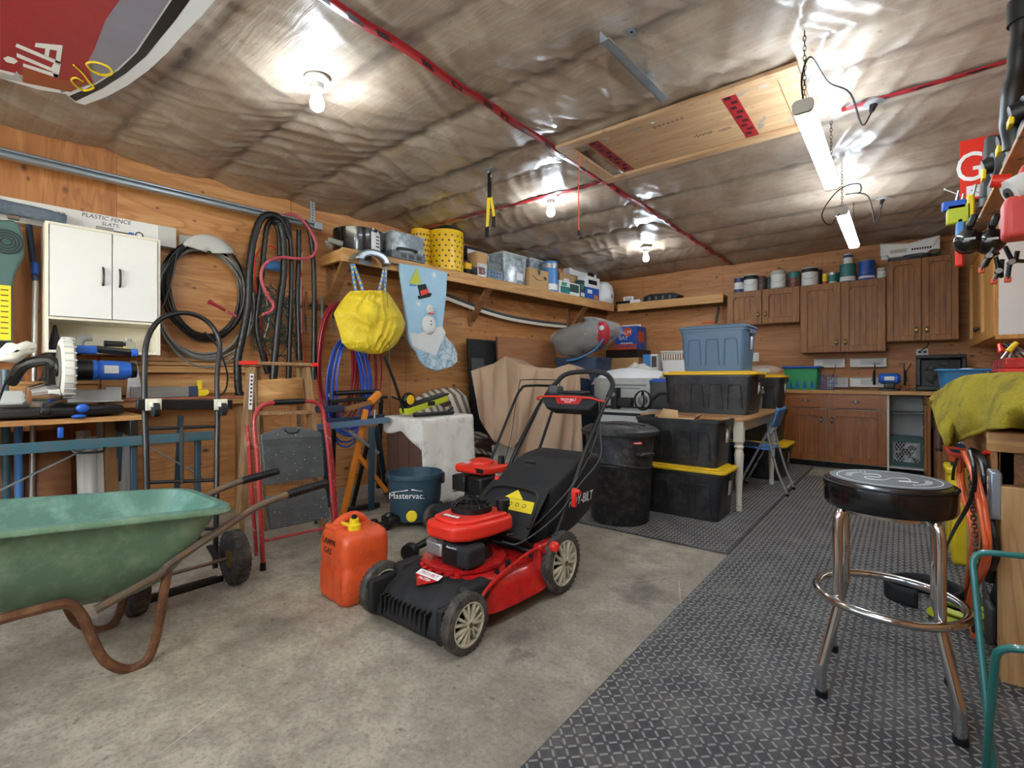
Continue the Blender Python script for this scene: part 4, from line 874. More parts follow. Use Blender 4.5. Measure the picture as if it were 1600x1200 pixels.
MB().cyl((0,-.04,0),(0,-.05,0),.05,.045,20).build('guard_hub', 'dark_metal', g); MB().lathe([(.06,-.036),(.13,-.036),(.13,-.032),(.06,-.032)], 32, axis='y').build('guard_plate', 'lead', g)
mo = MB().lathe([(.001,.05),(.06,.05),(.062,.14),(.055,.145),(.055,.15),(.062,.155),(.06,.27),(.045,.31),(.001,.315)], 24, axis='y').build('motor', 'motor_blue', sw, loc=(.04,.02,.275))
MB().lathe([(.0605,.05),(.064,.05),(.064,.12),(.0605,.12)], 24, axis='y', cap=False).build('motor_band', 'black', mo); MB().box(.055,.066,.17,.24,-.02,.03).build('rating_plate', 'lgrey', mo, bev=.002)
MB().lathe([(.04,.3),(.05,.31),(.045,.335),(.001,.34)],20,axis='y').build('motor_cap','black',mo)
hd = MB().tube([(.05,.05,.37),(.08,.12,.40),(.09,.22,.395),(.09,.34,.385)], .022, 10).build('handle', 'black', sw); MB().lathe([(.02,.0),(.026,.005),(.026,.03),(.018,.035)],14,axis='y',c=(.09,.32,.386)).build('handle_cap','motor_blue',hd); MB().box(.05,.11,.06,.16,.37,.42).build('trigger_housing','motor_blue',hd,bev=.012)
MB().bar((-.12,-.02,.06),(-.06,-.02,.3),.07,.06).build('pivot_arm', 'dark_metal', sw, bev=.01); MB().tube([(-.05,-.2,.2),(.02,-.15,.3),(.05,-.06,.33),(.06,-.02,.3)], .03, 10).build('dust_chute', 'dark_metal', sw)
MB().lathe([(.001,-.13),(.06,-.12),(.085,-.06),(.07,-.0),(.03,.02)], 20, axis='y').build('front_dome', 'chrome', sw, loc=(.12,-.03,.12), rot=(0,0,.3))
MB().tube([(-.02,-.1,.3),(.0,-.2,.24),(.06,-.24,.14),(.1,-.26,.05)], .006, 6).build('power_cord', 'black', sw)
db = MB().grid(lambda u, v: (.05+.05*math.sin(PI*v)*math.cos(2*PI*u), -.26+.16*v, .35+.05*v+.055*math.sin(PI*(v*.8+.15))*math.sin(2*PI*u)+.02*mnoise.noise(V(u*6,v*5,1))), 16, 8).build('dust_bag', 'offwhite', sw, ang=180)
cn = LT('black_cone', 'black cone standing behind the mitre saw', 'cone', 6.80, .22, 1.05); MB().cyl((0,0,.02),(0,0,.35),.065,.008,20).build('cone','black_matte',cn); MB().lathe([(.001,0),(.075,0),(.075,.012),(.066,.022)],20).build('rim','black',cn)
cst = LT('plywood_riser', 'plywood block carrying the black cone behind the saw', 'block', 6.80, .175, .842); MB().box(-.09,.09,-.2,.2,.0,.19).build('block','bench_wood',cst,bev=.002); MB().box(-.1,.1,-.21,.21,.19,.2075).build('top','bench_wood',cst)
# ---- work ledge on the wall with mouldings
ld = LT('ledge_bench', 'wooden wall bench with reddish top under the hose coil', 'bench', 6.15, 0, 0)
M('red_top','#9c5a40',.5); MB().box(.003,.30,-.42,.48,.87,.915).build('apron', 'bench_wood', ld, bev=.002); MB().box(.003,.32,-.44,.5,.915,.93).build('top', 'red_top', ld, bev=.002)
for y in (-.38,.42): MB().box(.2,.27,y-.035,y+.035,0,.87).build('leg', 'old_lumber_z', ld, bev=.003)
for k, (z, dd) in enumerate(((1.205,.03),(1.175,.045),(1.145,.035),(1.12,.05),(1.0,.02))):
    hh = .026 if k < 4 else .11
    o_ = LT('wood_moulding', ['topmost','second','third','fourth','wide lowest'][k]+' strip of the wooden mouldings above the wall bench', 'moulding', 6.1, 0, z-hh/2, 'mouldings along the left wall'); MB().box(.002,dd,-.45,.62,0,hh).build('strip','lumber',o_,bev=.004)
lv = LT('level_bar', 'grey aluminium level with dark end on the wall bench', 'level', 6.22, .2, .931); MB().box(-.02,.02,-.2,.14,.0,.075).build('bar','lead',lv,bev=.002); MB().box(-.022,.022,.14,.2,0,.077).build('end_block','navy',lv,bev=.004)
yc = LT('spring_clamp', 'small yellow clamp on the end of the grey level', 'clamp', 6.0, .21, .931); MB().box(-.015,.015,-.02,.03,0,.05).build('jaw','yellow',yc,bev=.006); MB().box(-.012,.012,-.025,.005,.05,.12).build('handle','yellow',yc,bev=.004); MB().lathe([(.004,-.016),(.02,-.016),(.02,.016),(.004,.016)],14,axis='x',c=(0,.03,.03)).build('wheel','yellow',yc)
ps = LT('paper_sheet', 'white paper sheet leaning between the cabinet and the hand truck', 'paper', 6.40, .10, .93); MB().add([(.1,-.04,0),(.1,.05,0),(.02,.03,.26),(.02,-.01,.26)],[(0,1,2,3)]).build('sheet','paper',ps,solid=.002); MB().add([(.103,-.045,.0),(.103,.0,.0),(.03,-.012,.24)],[(0,1,2)]).build('fold','paper',ps,solid=.002)
# ---- boards leaning under the bench
for i, (px_, wd, ht, mt_, lab) in enumerate(((128,.075,.72,'white','narrow white board leaning under the saw bench'),(140,.08,.68,'cab_white','second white board leaning under the saw bench'),(170,.14,.80,'lgrey','wide pale grey board leaning under the saw bench'),(190,.12,.62,'lgrey','shorter pale grey board behind the hand truck'),(60,.28,.74,'panel_brown','brown hardboard sheet leaning under the saw bench'))):
    p = onL(px_, 740, .12+.03*(i % 3)); o_ = T('leaning_board', lab, 'board', (p.x+.12, p.y, 0), WROT)
    MB().add([(.0,-wd/2,0),(.0,wd/2,0),(-.14,wd/2,ht),(-.14,-wd/2,ht)],[(0,1,2,3)]).build('panel', mt_, o_, solid=.012); MB().add([(.006,-wd/2,0),(.006,wd/2,0),(.0,wd/2,.06),(.0,-wd/2,.06)],[(0,1,2,3)]).build('taped_edge','offwhite',o_,solid=.003)
tb = LT('black_tray', 'flat black tray lying on the floor under the saw bench', 'tray', 6.55, .55, 0); rtub(.3,.6,.06,.03,.95).build('tray','black',tb); MB().prism(rr(.33,.63,.03,3),(0,0,.06),(1,0,0),(0,1,0),.006).build('lid','black',tb)
bi = T('blue_bin', 'blue plastic bin on the floor behind the wheelbarrow wheel', 'bin', onZ(0,955)+V(-.25,.0,0), .1); rtub(.3,.36,.14,.03,.9).build('tub','blue',bi); MB().prism(rr(.31,.37,.03,3),(0,0,.135),(1,0,0),(0,1,0),.012).build('lid','blue',bi)
# ---- hose coil on its grey holder
hc = LT('hose_holder', 'grey plastic hose holder screwed to the left wall', 'holder', 5.93, 0, 2.02)
MB().grid(lambda u, v: (.005+.15*v, .155*math.cos(PI*(1-u)*.86+.22), .0+.13*math.sin(PI*(1-u)*.86+.22)*(1-.15*v)), 16, 5).build('saddle','lgrey',hc,solid=.006)
MB().box(.002,.008,-.16,-.08,.04,.14).build('plate','lgrey',hc,bev=.002)
MB().grid(lambda u, v: (.157, (.155*v+.02)*math.cos(PI*u*.86+.22), (.12*v+.02)*math.sin(PI*u*.86+.22)), 14, 3).build('front_lip','lgrey',hc,solid=.005)
def coil(root, n, ry, rz_, cy, cz0, r, mat, name, x0, drop=.0, seed=1, x1=.1):
    rn = random.Random(seed); m = MB(); pts = []
    for k in range(n):
        a_, b_2 = ry*(1+rn.uniform(-.08,.08)), rz_*(1+rn.uniform(-.07,.07)); xo = x0+(x1-x0)*k/max(1,n-1); dy = rn.uniform(-.02,.02)
        for q in range(16):
            t = PI/2 + 2*PI*q/16; pts.append((xo + .012*math.sin(t*2+k), cy+dy+a_*math.cos(t), cz0 - b_2 + b_2*math.sin(t)*1.0))
    return m.tube(pts, r, 6, False, 3).build(name, mat, root)
hb = LT('black_hose_coil', 'coil of black cable and hose hanging on the grey holder', 'hose', 5.93, 0, 2.10)
coil(hb, 8, .27, .36, 0, .02, .0085, 'black', 'cable', .03, seed=3, x1=.13); MB().tube([(.12,-.02,-.68),(.16,.06,-.8),(.17,.12,-1.0),(.15,.10,-1.15),(.12,-.02,-1.19)], .007, 6).build('loose_end','black',hb); MB().tube([(.13,-.2,-.1),(.15,-.26,-.4),(.16,-.36,-.7)], .007, 6).build('loose_end','black',hb)
hg = LT('grey_hose_coil', 'larger coil of pale grey hose hanging behind the black coil', 'hose', 5.93, 0, 2.06); coil(hg, 8, .32, .43, 0.0, 0, .008, 'grey', 'hose', .02, seed=9, x1=.1)
ph = LT('nozzle_gun', 'small red hose nozzle sticking out of the black hose coil', 'nozzle', 5.83, .12, 1.60); MB().cyl((.02,-.09,.05),(.0,.02,.0),.014,.011).build('barrel','red_hose',ph); MB().cyl((.02,-.1,.055),(.02,-.08,.045),.018).build('tip','red_hose',ph); MB().cyl((.0,.04,-.01),(0.0,.1,-.04),.012).build('grip','pink_hose',ph)
# ---- vacuum hoses over the door track
def ribbed(pts, r, root, mat='black', name='hose', rings=True):
    m = MB().tube(pts, (lambda t: r*(1+.05*math.sin(t*len(pts)*60))) if rings else r, 12, sub=14 if rings else 5); return m.build(name, mat, root)
def vh(label, pxs, d, r, cuff=True):
    p = [onL(x, y, d) for x, y in pxs]; o_ = T('vacuum_hose', label, 'hose', p[-1], group='black vacuum hoses on the door track')
    q = [a - p[-1] for a in p]; h_ = ribbed(q, r, o_); 
    if cuff: e = (q[-1]-q[-2]).normalized(); MB().cyl(q[-1]-e*.14, q[-1]+e*.02, r*1.25, r*1.15, 16).build('cuff','black',o_)
    return o_
vh('thick black vacuum hose hanging at the left end of the track bundle', [(452,372),(440,345),(425,336),(408,342),(396,375),(390,420),(388,470),(380,520),(372,560),(372,600),(378,640)], .20, .028)
vh('black vacuum hose with swollen bend beside the leftmost hose', [(437,400),(436,365),(428,347),(418,352),(413,385),(409,430),(404,470),(401,510),(408,545),(418,580)], .17, .021)
vh('straight black vacuum wand hanging in the middle of the track bundle', [(428,345),(437,350),(443,380),(443,430),(438,470),(433,520),(427,590)], .23, .026)
vh('slim black hose hanging right of the middle wand', [(440,340),(450,352),(455,400),(455,460),(453,520),(451,590)], .20, .019)
vh('black hose hanging at the end of the door track', [(467,360),(467,400),(465,450),(466,500),(468,560)], .19, .02)
vh('long black hose hanging beside the shelf bracket', [(475,345),(484,362),(489,400),(491,450),(491,520),(490,590)], .22, .02)
o_ = T('red_vacuum_hose','dull red hose looped through the black vacuum hoses','hose',onL(410,492,.26)); MB().tube([onL(x,y,.27)-o_.location for x,y in [(447,335),(460,336),(478,350),(492,375),(494,390),(485,402),(465,404),(440,402),(420,408),(409,422),(409,440),(418,462),(427,475),(424,485),(410,492)]], .0125, 10).build('hose','pink_hose',o_); MB().cyl((0,0,0),(-.03,.0,-.015),.015).build('fitting','brass',o_)
gl = LT('string_light_bundle','tangle of dark green string lights hanging behind the vacuum hoses','lights',5.42,.08,1.55)
rn = random.Random(12); pts = [V(rn.uniform(0,.06), .17*math.sin(k*1.9)+rn.uniform(-.06,.06), .0+.24*math.cos(k*1.37)+rn.uniform(-.1,.1)) for k in range(60)]; MB().tube(pts, .004, 5, sub=4).build('wire','dgreen',gl)
m = MB(); [m.cyl(p, p+V(.015,.0,.02), .006,.002,6) for p in pts[::2]]; m.build('lamps','dgreen',gl)['kind'] = 'stuff'
for (pp_, mt_, r_, lab) in (([(440,400),(425,385),(402,395),(398,430),(405,480),(410,520),(420,570),(424,600)],'red_bright',.006,'red cord hanging behind the vacuum hoses'),([(470,420),(474,470),(473,520),(476,570)],'red_bright',.006,'red cord hanging right of the vacuum hoses'),([(412,450),(418,480),(420,500),(412,530)],'white',.004,'white cord hanging behind the vacuum hoses'),([(472,395),(470,470),(471,520)],'white',.004,'white cord hanging right of the vacuum hoses')):
    e = onL(*pp_[-1], .11); o_ = T('hanging_cable', lab, 'cord', e); MB().tube([onL(x,y,.11)-e for x,y in pp_], r_, 6).build('cord', mt_, o_); MB().cyl((0,0,0),(0,0,.03),r_*1.6,r_*1.3,8).build('plug',mt_,o_)
bp = LT('blue_film_bag','small blue plastic wrap tucked behind the vacuum hoses','bag',5.42,.09,1.98); MB().grid(lambda u,v:(.02*math.sin(PI*u)*math.sin(PI*v),-.09+.18*u,.08*v+.01*mnoise.noise(V(u*5,v*5,0))),10,6).build('wrap','blue_light',bp,solid=.003)
MB().box(-.002,.0,-.06,.06,-.004,.0).build('fold','blue_light',bp)
def onP(px, py, p0, n):
    r = ray(px, py); p0 = Vector(p0); n = Vector(n); o = V(0,0,CH); return o + r*((p0-o).dot(n)/r.dot(n))
# ================================================================ hand truck
ht = T('hand_truck', 'black convertible hand truck with two casters and knobbly tyres', 'hand truck', (-2.85, .9, 0))
hp = lambda x, y, off=0: onP(x, y, (-2.83+off,0,0), (1,0,.24)) - ht.location
loop = [hp(*p) for p in [(336,888),(338,800),(339,700),(340,640),(339,590),(343,550),(342,530),(330,508),(310,494),(285,489),(258,495),(240,510),(229,535),(226,570),(226,640),(228,700),(230,800),(232,885)]]
MB().tube(loop, .0135, 10, sub=4).build('frame', 'black', ht)
a, b = hp(213,632,.02), hp(362,632,.02); cb_ = MB().bar(a, b, .03, .055).build('caster_bar', 'black', ht, bev=.004)
for x in (240, 345):
    p = hp(x,632,.045); pt = MB().box(p.x-.004,p.x+.004,p.y-.035,p.y+.035,p.z-.03,p.z+.03).build('caster_plate','cream',cb_,bev=.003)
    MB().cyl(p+V(.03,-.012,-.025), p+V(.03,.012,-.025), .036, n=20).build('caster_wheel','black_matte',pt); MB().box(p.x,p.x+.04,p.y-.018,p.y+.018,p.z-.012,p.z+.014).build('caster_fork','offwhite',pt,bev=.004)
for y in (668,752,828): MB().tube([hp(230,y+2), hp(340,y-2)], .009, 8).build('cross_tube','black',ht)
MB().bar(hp(284,668), hp(284,756), .018, .022).build('centre_bar','black',ht,bev=.003)
MB().box(.04,.05,-.17,.17,.0,.03).box(-.05,.05,-.17,.17,.0,.006).build('toe_plate','dark_metal',ht)
wY = (-.23, .2)
for y in wY:
    w_ = MB().lathe([(.05,-.03),(.11,-.038),(.128,-.03),(.135,-.012),(.135,.012),(.128,.03),(.11,.038),(.05,.03)], 36, axis='y').build('wheel','tire',ht,loc=(.115,y,.135)); MB().lathe([(.012,-.04),(.055,-.028),(.055,.028),(.012,.04)],20,axis='y').build('rim','brass',w_)
    m = MB()
    for k in range(30):
        q = 2*PI*k/30; m.bar((.134*math.cos(q),-.028,.134*math.sin(q)),(.134*math.cos(q+.1),.028,.134*math.sin(q+.1)),.012,.006,(math.cos(q),0,math.sin(q)))
    m.build('tread','tire',w_)['kind'] = 'stuff'
MB().cyl((.115,-.25,.135),(.115,.22,.135),.009).build('axle','worn_steel',ht); 
for y in (-.12,.12): MB().bar((.0,y,.19),(.115,y,.135),.03,.006).build('axle_bracket','black',ht)
# ================================================================ red folding step stool
rl = T('step_stool', 'red tube folding step stool with two grey ribbed treads', 'step stool', (-2.80, 1.5, 0))
P_ = lambda x, y, off=0: onP(x, y, (-2.78+off,0,0), (1,0,.16)) - rl.location
fr = MB().tube([P_(*p) for p in [(411,884),(407,800),(402,720),(397,668),(399,648),(410,634),(430,629),(480,627),(495,630),(504,641),(508,668),(514,720),(519,780),(524,858)]], .0125, 10, sub=4).build('front_frame','ladder_red',rl)
MB().tube([P_(428,629),P_(475,627)], .0175, 12, sub=1).build('hand_grip','black',fr)
for x, y in ((411,884),(524,858)): p = P_(x,y); MB().cyl((p.x,p.y,0),(p.x,p.y,.045),.017,.015).build('foot','black',fr)
MB().tube([P_(*p,-.06) for p in [(401,868),(394,780),(389,700),(386,665)]], .011, 8, sub=3).build('rear_tube','ladder_red',rl); MB().tube([P_(*p,-.06) for p in [(528,845),(524,780),(519,720),(512,660)]], .011, 8, sub=3).build('rear_tube','ladder_red',rl)
MB().tube([P_(413,845), P_(522,822)], .008, 8, sub=1).build('cross_rod','ladder_red',rl)
t = NT('tread_grey'); v = t.coord(); t.out(t.mix(t.ramp(t.noise(v, 75, 2, .5), [(.70, 0.0), (.72, 1.0)]), t.mix(t.ramp(t.noise(v, 9, 4), [(.4, 0.0), (.7, 1.0)]), '#4a4d4f', '#5a5d5f'), '#dcdcd8'), .6)
for q, nr in (([(408,680),(430,671),(444,667),(469,667),(485,671),(502,675),(507,744),(415,758)], 22), ([(417,776),(509,764),(516,809),(424,828)], 13)):
    pts = [P_(x, y, .022) for x, y in q]; n = len(pts); m = MB().add([p for p in pts]+[p-V(.03,0,.005) for p in pts], [tuple(range(n-1,-1,-1)), tuple(range(n,2*n))]+[(i,(i+1)%n,(i+1)%n+n,i+n) for i in range(n)])
    td = m.build('tread','tread_grey',rl,bev=.004); rb = MB()
    A, B, C_, D_ = (P_(410,685,.024),P_(502,680,.024),P_(507,742,.024),P_(415,755,.024)) if n > 4 else tuple(P_(x,y,.024) for x,y in q)
    for k in range(nr): t = (k+.7)/(nr+.4); rb.bar(A.lerp(D_,t), B.lerp(C_,t), .004, .0035)
    rb.build('grip_ribs','tread_grey',td)['kind'] = 'stuff'
    if n > 4: MB().tube([P_(445,671,.026),P_(450,676,.026),P_(463,676,.026),P_(468,671,.026)], .005, 6).build('carry_slot','black',td)
# ================================================================ wooden step ladder
wd = T('wooden_ladder', 'old wooden step ladder with red-tipped top board behind the red step stool', 'ladder', (-3.22, 1.75, 0))
Q_ = lambda x, y, off=0: onP(x, y, (-3.1+off,0,0), (1,0,.12)) - wd.location
MB().bar(Q_(386,567), Q_(484,570), .10, .022).build('top_board','ladder_wood',wd,bev=.003)
for x0, x1, y in ((378,397,567),(480,492,570)): MB().bar(Q_(x0,y), Q_(x1,y), .106, .026).build('red_tip','red_bright',wd,bev=.004)
for top, bot in (((392,574),(372,850)),((478,574),(505,830))):
    a = Q_(*top); b = Q_(*bot); b = a + (b-a)*((a.z-.002)/(a.z-b.z)) ; MB().bar(a, b, .03, .07, (1,0,0)).build('rail','ladder_wood',wd,bev=.002)
pn = [Q_(402,594,.0), Q_(472,590,.0), Q_(474,634,.0), Q_(402,636,.0)]; MB().add(pn, [(0,1,2,3)]).build('pail_shelf','bench_wood',wd,solid=.012)
for y in (646, 700, 755): MB().bar(Q_(393,y), Q_(488,y-2), .09, .02).build('step','ladder_wood',wd,bev=.002)
for top, bot in (((402,574),(412,800)),((468,574),(470,790))):
    a = Q_(*top,-.05); b = Q_(*bot,-.35); b = a + (b-a)*((a.z-.002)/(a.z-b.z)); MB().bar(a, b, .025, .045, (1,0,0)).build('rear_leg','ladder_wood',wd)
p0_, p1_ = Q_(393.5,584,.045), Q_(391,640,.045); MB().bar(p0_, p1_, .022, .002, (1,0,0)).build('name_plate','paper',wd)
m = MB(); [m.bar(p0_.lerp(p1_,.08+.11*k)+V(.0015,-.006,0), p0_.lerp(p1_,.08+.11*k)+V(.0015,.006,.0), .012,.001,(1,0,0)) for k in range(8)]; m.build('print_mark','ink_black',wd)['kind'] = 'stuff'
# ================================================================ blue saw horse, orange stand, folded bench
sh = T('saw_horse', 'blue folding saw horse with speckled steel top rail', 'saw horse', (-3.35, 2.2, 0))
S_ = lambda x, y, X=-3.35: onX(x, y, X) - sh.location
MB().bar(S_(492,668), S_(606,656), .05, .045).build('top_rail','tote_blue',sh,bev=.004); MB().bar(S_(505,658,-3.5), S_(600,650,-3.5), .05, .03).build('rear_rail','navy',sh,bev=.004)
for x0,y0,x1,y1,X0,X1 in ((581,668,580,798,-3.35,-3.35),(588,668,604,772,-3.4,-3.7),(500,672,497,810,-3.35,-3.35),(508,668,512,790,-3.4,-3.7)):
    a = S_(x0,y0,X0); b = S_(x1,y1,X1); b = a+(b-a)*((a.z-.001)/max(.05,a.z-b.z)); MB().bar(a, b, .028, .045,(0,1,0)).build('leg','navy_can',sh,bev=.003)
MB().bar(S_(545,673), S_(592,708), .006, .025).build('brace','galv',sh)
MB().bar(S_(497,640,-3.5), S_(540,638,-3.5), .1, .05).build('folded_head','navy',sh,bev=.005)
os_ = T('work_stand', 'orange folding work stand with black foot bar', 'stand', (-3.45, 2.35, 0))
O_ = lambda x, y, X=-3.4: onX(x, y, X) - os_.location
def _down(a, b): return a+(b-a)*((a.z-.012)/max(.05,a.z-b.z))
MB().bar(O_(562,688), _down(O_(562,688),O_(537,800)), .03, .04).build('leg','orange',os_,bev=.003); MB().bar(O_(557,708), O_(604,768), .025, .035).build('strut','orange',os_,bev=.003)
MB().bar(O_(572,640), O_(560,692), .03, .04).build('post','orange',os_,bev=.003); MB().bar(O_(540,640,-3.42), O_(592,625,-3.42), .04,.035).build('head','old_lumber',os_,bev=.003); MB().bar(O_(578,628,-3.4), O_(593,614,-3.4), .045,.05).build('head_bracket','orange',os_,bev=.005)
e = _down(O_(562,688),O_(537,800)); MB().bar(V(e.x,e.y-.02,.012), V(e.x+.16,e.y+.0,.012), .03,.024).build('foot','orange',os_,bev=.003); MB().bar(V(e.x-.02,e.y+.02,.03), V(e.x+.05,e.y+.30,.03), .04,.04).build('foot_bar','black',os_,bev=.01)
MB().bar(O_(575,690,-3.5), _down(O_(575,690,-3.5),O_(550,795,-3.5)), .02,.03).build('rear_leg','black',os_); MB().cyl(O_(586,640), O_(583,690), .008).build('lift_post','galv',os_)
bs = LT('roller_stand','dark folding roller stand against the wall behind the air hoses','stand',4.75,.22,0)
MB().bar((.1,-.3,.86),(.1,.28,.88),.06,.03).build('roller_bar','dark_metal',bs,bev=.006); MB().cyl((.1,-.25,.93),(.1,.2,.935),.022).build('roller','black',bs); MB().cyl((.1,-.3,.90),(.1,-.3,.93),.01).build('pin','steel',bs)
for y in (-.25,.22): MB().bar((.1,y,.86),(.02,y+.02,.0),.03,.03,(0,1,0)).build('leg','black',bs)
# ================================================================ hoses and tools under the shelf end
hr = LT('hose_rack','dark metal rack with hand tools under the shelf end','rack',4.93,0,1.70); MB().box(.003,.02,-.24,.24,0,.05).build('back_bar','old_lumber',hr); 
for y in (-.15,.0,.15): MB().tube([(.02,y,.03),(.12,y,.02),(.16,y,.05)], .007, 7).build('hook','dark_metal',hr)
for k, (y, l, mt_) in enumerate(((-.2,.22,'old_lumber'),(-.12,.18,'black'),(-.05,.2,'lead'),(.06,.24,'black'),(.18,.2,'dark_metal'))):
    tl = LT('hand_tool',['wooden-handled','black-handled','bare steel','long black','dark metal'][k]+' hand tool hanging on the rack above the red air hose','tool',4.93-y,.05,1.62,'hand tools under the shelf end'); MB().cyl((0,0,.0),(0,0,l),.013,.011).build('handle',mt_,tl); MB().bar((0,-.0,-.0),(.01,.0,-.13),.03,.008,(0,1,0)).build('blade','lead',tl)
def loops(label, name, pxc, rx, ytop, ybot, d, r, mat, n, seed):
    o_ = T(name, label, 'hose', onL(pxc, ytop, d)); rn = random.Random(seed); pts = []
    for k in range(n):
        cx_ = pxc + rn.uniform(-7,7); yb = ybot + rn.uniform(-22,10); a_ = rx*(.75+.35*rn.random()); dd = d + .06*(k/n-.5)+rn.uniform(-.01,.01)
        for u, w in ((-.25,0),(-.75,.18),(-1.0,.5),(-.9,.8),(-.45,.98),(.3,.99),(.85,.82),(1.0,.5),(.7,.18),(.25,0)):
            pts.append(onL(cx_+a_*u, ytop+(yb-ytop)*w + rn.uniform(-3,3), dd+.03*math.sin(w*6))-o_.location)
    MB().tube(pts, r, 7, False, 4).build('hose', mat, o_); e = pts[-1]; MB().cyl(e, e+V(.0,.02,-.05), r*1.4, r*1.2, 10).build('coupling','brass',o_); return o_
loops('dark red air hose in long loops under the shelf end','red_air_hose',527,30,478,655,.20,.0085,'red_hose',8,3)
loops('bright blue air hose in long loops below the yellow bag','blue_air_hose',545,34,530,688,.31,.0085,'blue_hose',8,8)
loops('short red hose loops hanging behind the yellow bag','short_red_hose',582,12,520,640,.22,.008,'red_hose',3,21)
bk = T('hose_bracket','blue-grey hose hanger hooked on the shelf edge above the yellow bag','hanger',onL(570,410,.41),WROT)
MB().grid(lambda u,v: (.02+.14*v, .17*math.cos(PI*(1-u)), .10*math.sin(PI*(1-u))*(1-.1*v)-.02), 18, 5).build('saddle','galv',bk,solid=.005); MB().grid(lambda u,v:(.16,(.10+.07*v)*math.cos(PI*(1-u)),(.05+.06*v)*math.sin(PI*(1-u))-.02),18,3).build('front_flange','galv',bk,solid=.004); MB().box(0,.006,-.06,.06,-.02,.12).build('plate','galv',bk)
# ---- yellow bag with blue straps
yb = T('yellow_bag','crinkled yellow shopping bag with blue straps hanging from the shelf','bag',onL(575,553,.50),WROT)
R_ = [(455,547,604),(462,540,610),(475,530,618),(490,521,627),(505,526,633),(520,531,629),(535,534,621),(546,545,610),(553,575,592)]
def bagfn(u, v, sgn):
    t = v*(len(R_)-1); i = min(int(t), len(R_)-2); f = t-i; y = R_[i][0]*(1-f)+R_[i+1][0]*f; x0 = R_[i][1]*(1-f)+R_[i+1][1]*f; x1 = R_[i][2]*(1-f)+R_[i+1][2]*f
    b = math.sin(PI*min(max(u,0),1))**.6*(.03+.10*math.sin(PI*min(v*.9+.02,1))); p = lloc(x0+(x1-x0)*u, y, .50, yb); n_ = .03*mnoise.noise(V(u*5,v*6,sgn*3))+.025*(1-abs(mnoise.noise(V(u*8+v*3,v*2.5,7))))**3+.02*(1-abs(mnoise.noise(V(u*4-v*5,v*7,2))))**4
    return p + V(sgn*b + n_*math.sin(PI*u), 0, 0)
m = MB().grid(lambda u,v: bagfn(u,v,1), 56, 44).grid(lambda u,v: bagfn(1-u,v,-1), 40, 30); m.build('bag','yellow_bag',yb,ang=180)
m = MB(); A=lambda x,y,d=.52: lloc(x,y,d,yb)
for q in ([(549,412),(553,440),(556,456)],[(552,412),(561,436),(568,457)],[(600,420),(596,440),(592,455)],[(603,420),(602,440),(601,458)]):
    st_ = MB()
    for (x0,y0),(x1,y1) in zip(q,q[1:]): st_.bar(A(x0,y0), A(x1,y1), .028, .003, (1,0,0)) 
    s_ = st_.build('strap','blue_light',yb); mk = MB()
    for k in range(5): p = A(*q[0]).lerp(A(*q[-1]),.12+.18*k); mk.box(p.x+.002,p.x+.0035,p.y-.007,p.y+.007,p.z-.01,p.z+.01)
    mk.build('strap_print','yellow',s_)['kind'] = 'stuff'
hw = T('hanging_wire','thin wire hanging from the shelf edge past the yellow bag','wire',onL(605,688,.53)); MB().tube([onL(x,y,.60)-hw.location for x,y in [(600,420),(606,480),(609,560),(609,640),(611,670),(603,686)]],.003,5).build('wire','black',hw); MB().cyl((0,0,0),(.0,.01,.03),.006,.004,8).build('tip','black',hw)
dkb = LT('dark_tool_case','dark open tool tray on the wall behind the yellow bag','case',4.45,0,1.38); MB().box(.003,.16,-.2,.17,0,.012).box(.003,.016,-.2,.17,0,.16).box(.003,.16,-.2,-.185,0,.12).box(.003,.16,.155,.17,0,.12).build('tray','black',dkb); MB().box(.03,.10,-.12,.05,.013,.1).build('tool','tool_grey',dkb,bev=.02)
# ---- Christmas stocking
skg = T('christmas_stocking','large pale blue Christmas stocking with appliqué tree and snowman on the shelf edge','stocking',onL(660,578,.44),WROT)
K = lambda x,y,d=.44: lloc(x,y,d,skg)
out = [(622,411),(660,417),(698,426),(696,460),(693,490),(690,515),(695,525),(705,538),(713,552),(713,565),(705,573),(690,577),(680,580),(665,574),(655,562),(650,550),(642,541),(637,530),(634,500),(629,460)]
pts = [K(*p) for p in out]; n = len(pts)
def stock(pix_, off, th, name, mat, par, pu=.012, bev_=.006):
    q = [K(*p) for p in pix_]; cy_ = sum(p.y for p in q)/len(q); cz2 = sum(p.z for p in q)/len(q); bm = bmesh.new(); vs = [bm.verts.new((off, p.y, p.z)) for p in q]; f = bm.faces.new(vs); r_ = bmesh.ops.extrude_face_region(bm, geom=[f]); bmesh.ops.translate(bm, verts=[v for v in r_['geom'] if isinstance(v, bmesh.types.BMVert)], vec=(th,0,0)); bmesh.ops.recalc_face_normals(bm, faces=bm.faces)
    me = bpy.data.meshes.new(name); bm.to_mesh(me); bm.free(); me.materials.append(MT[mat]); o = bpy.data.objects.new(name, me); col.objects.link(o); o.parent = par
    md = o.modifiers.new('b','BEVEL'); md.width = bev_; md.segments = 3; return o
leg_ = stock(out[:11]+[(672,556),(655,536),(637,530),(634,500),(629,460)] if False else out, -.02, .04, 'sock', 'stocking_blue', skg, bev_=.014)
stock([(637,520),(652,522),(668,515),(688,510),(694,520),(678,556),(655,548),(642,541)], .018,.012,'snow_drift','fluff',skg,bev_=.006)
stock([(656,556),(668,548),(680,560),(678,579),(665,574)], .018,.01,'heel','toe_blue',skg); stock([(681,558),(690,522),(705,538),(712,552),(712,565),(704,573),(690,577),(680,579)], .018,.012,'toe','toe_blue',skg)
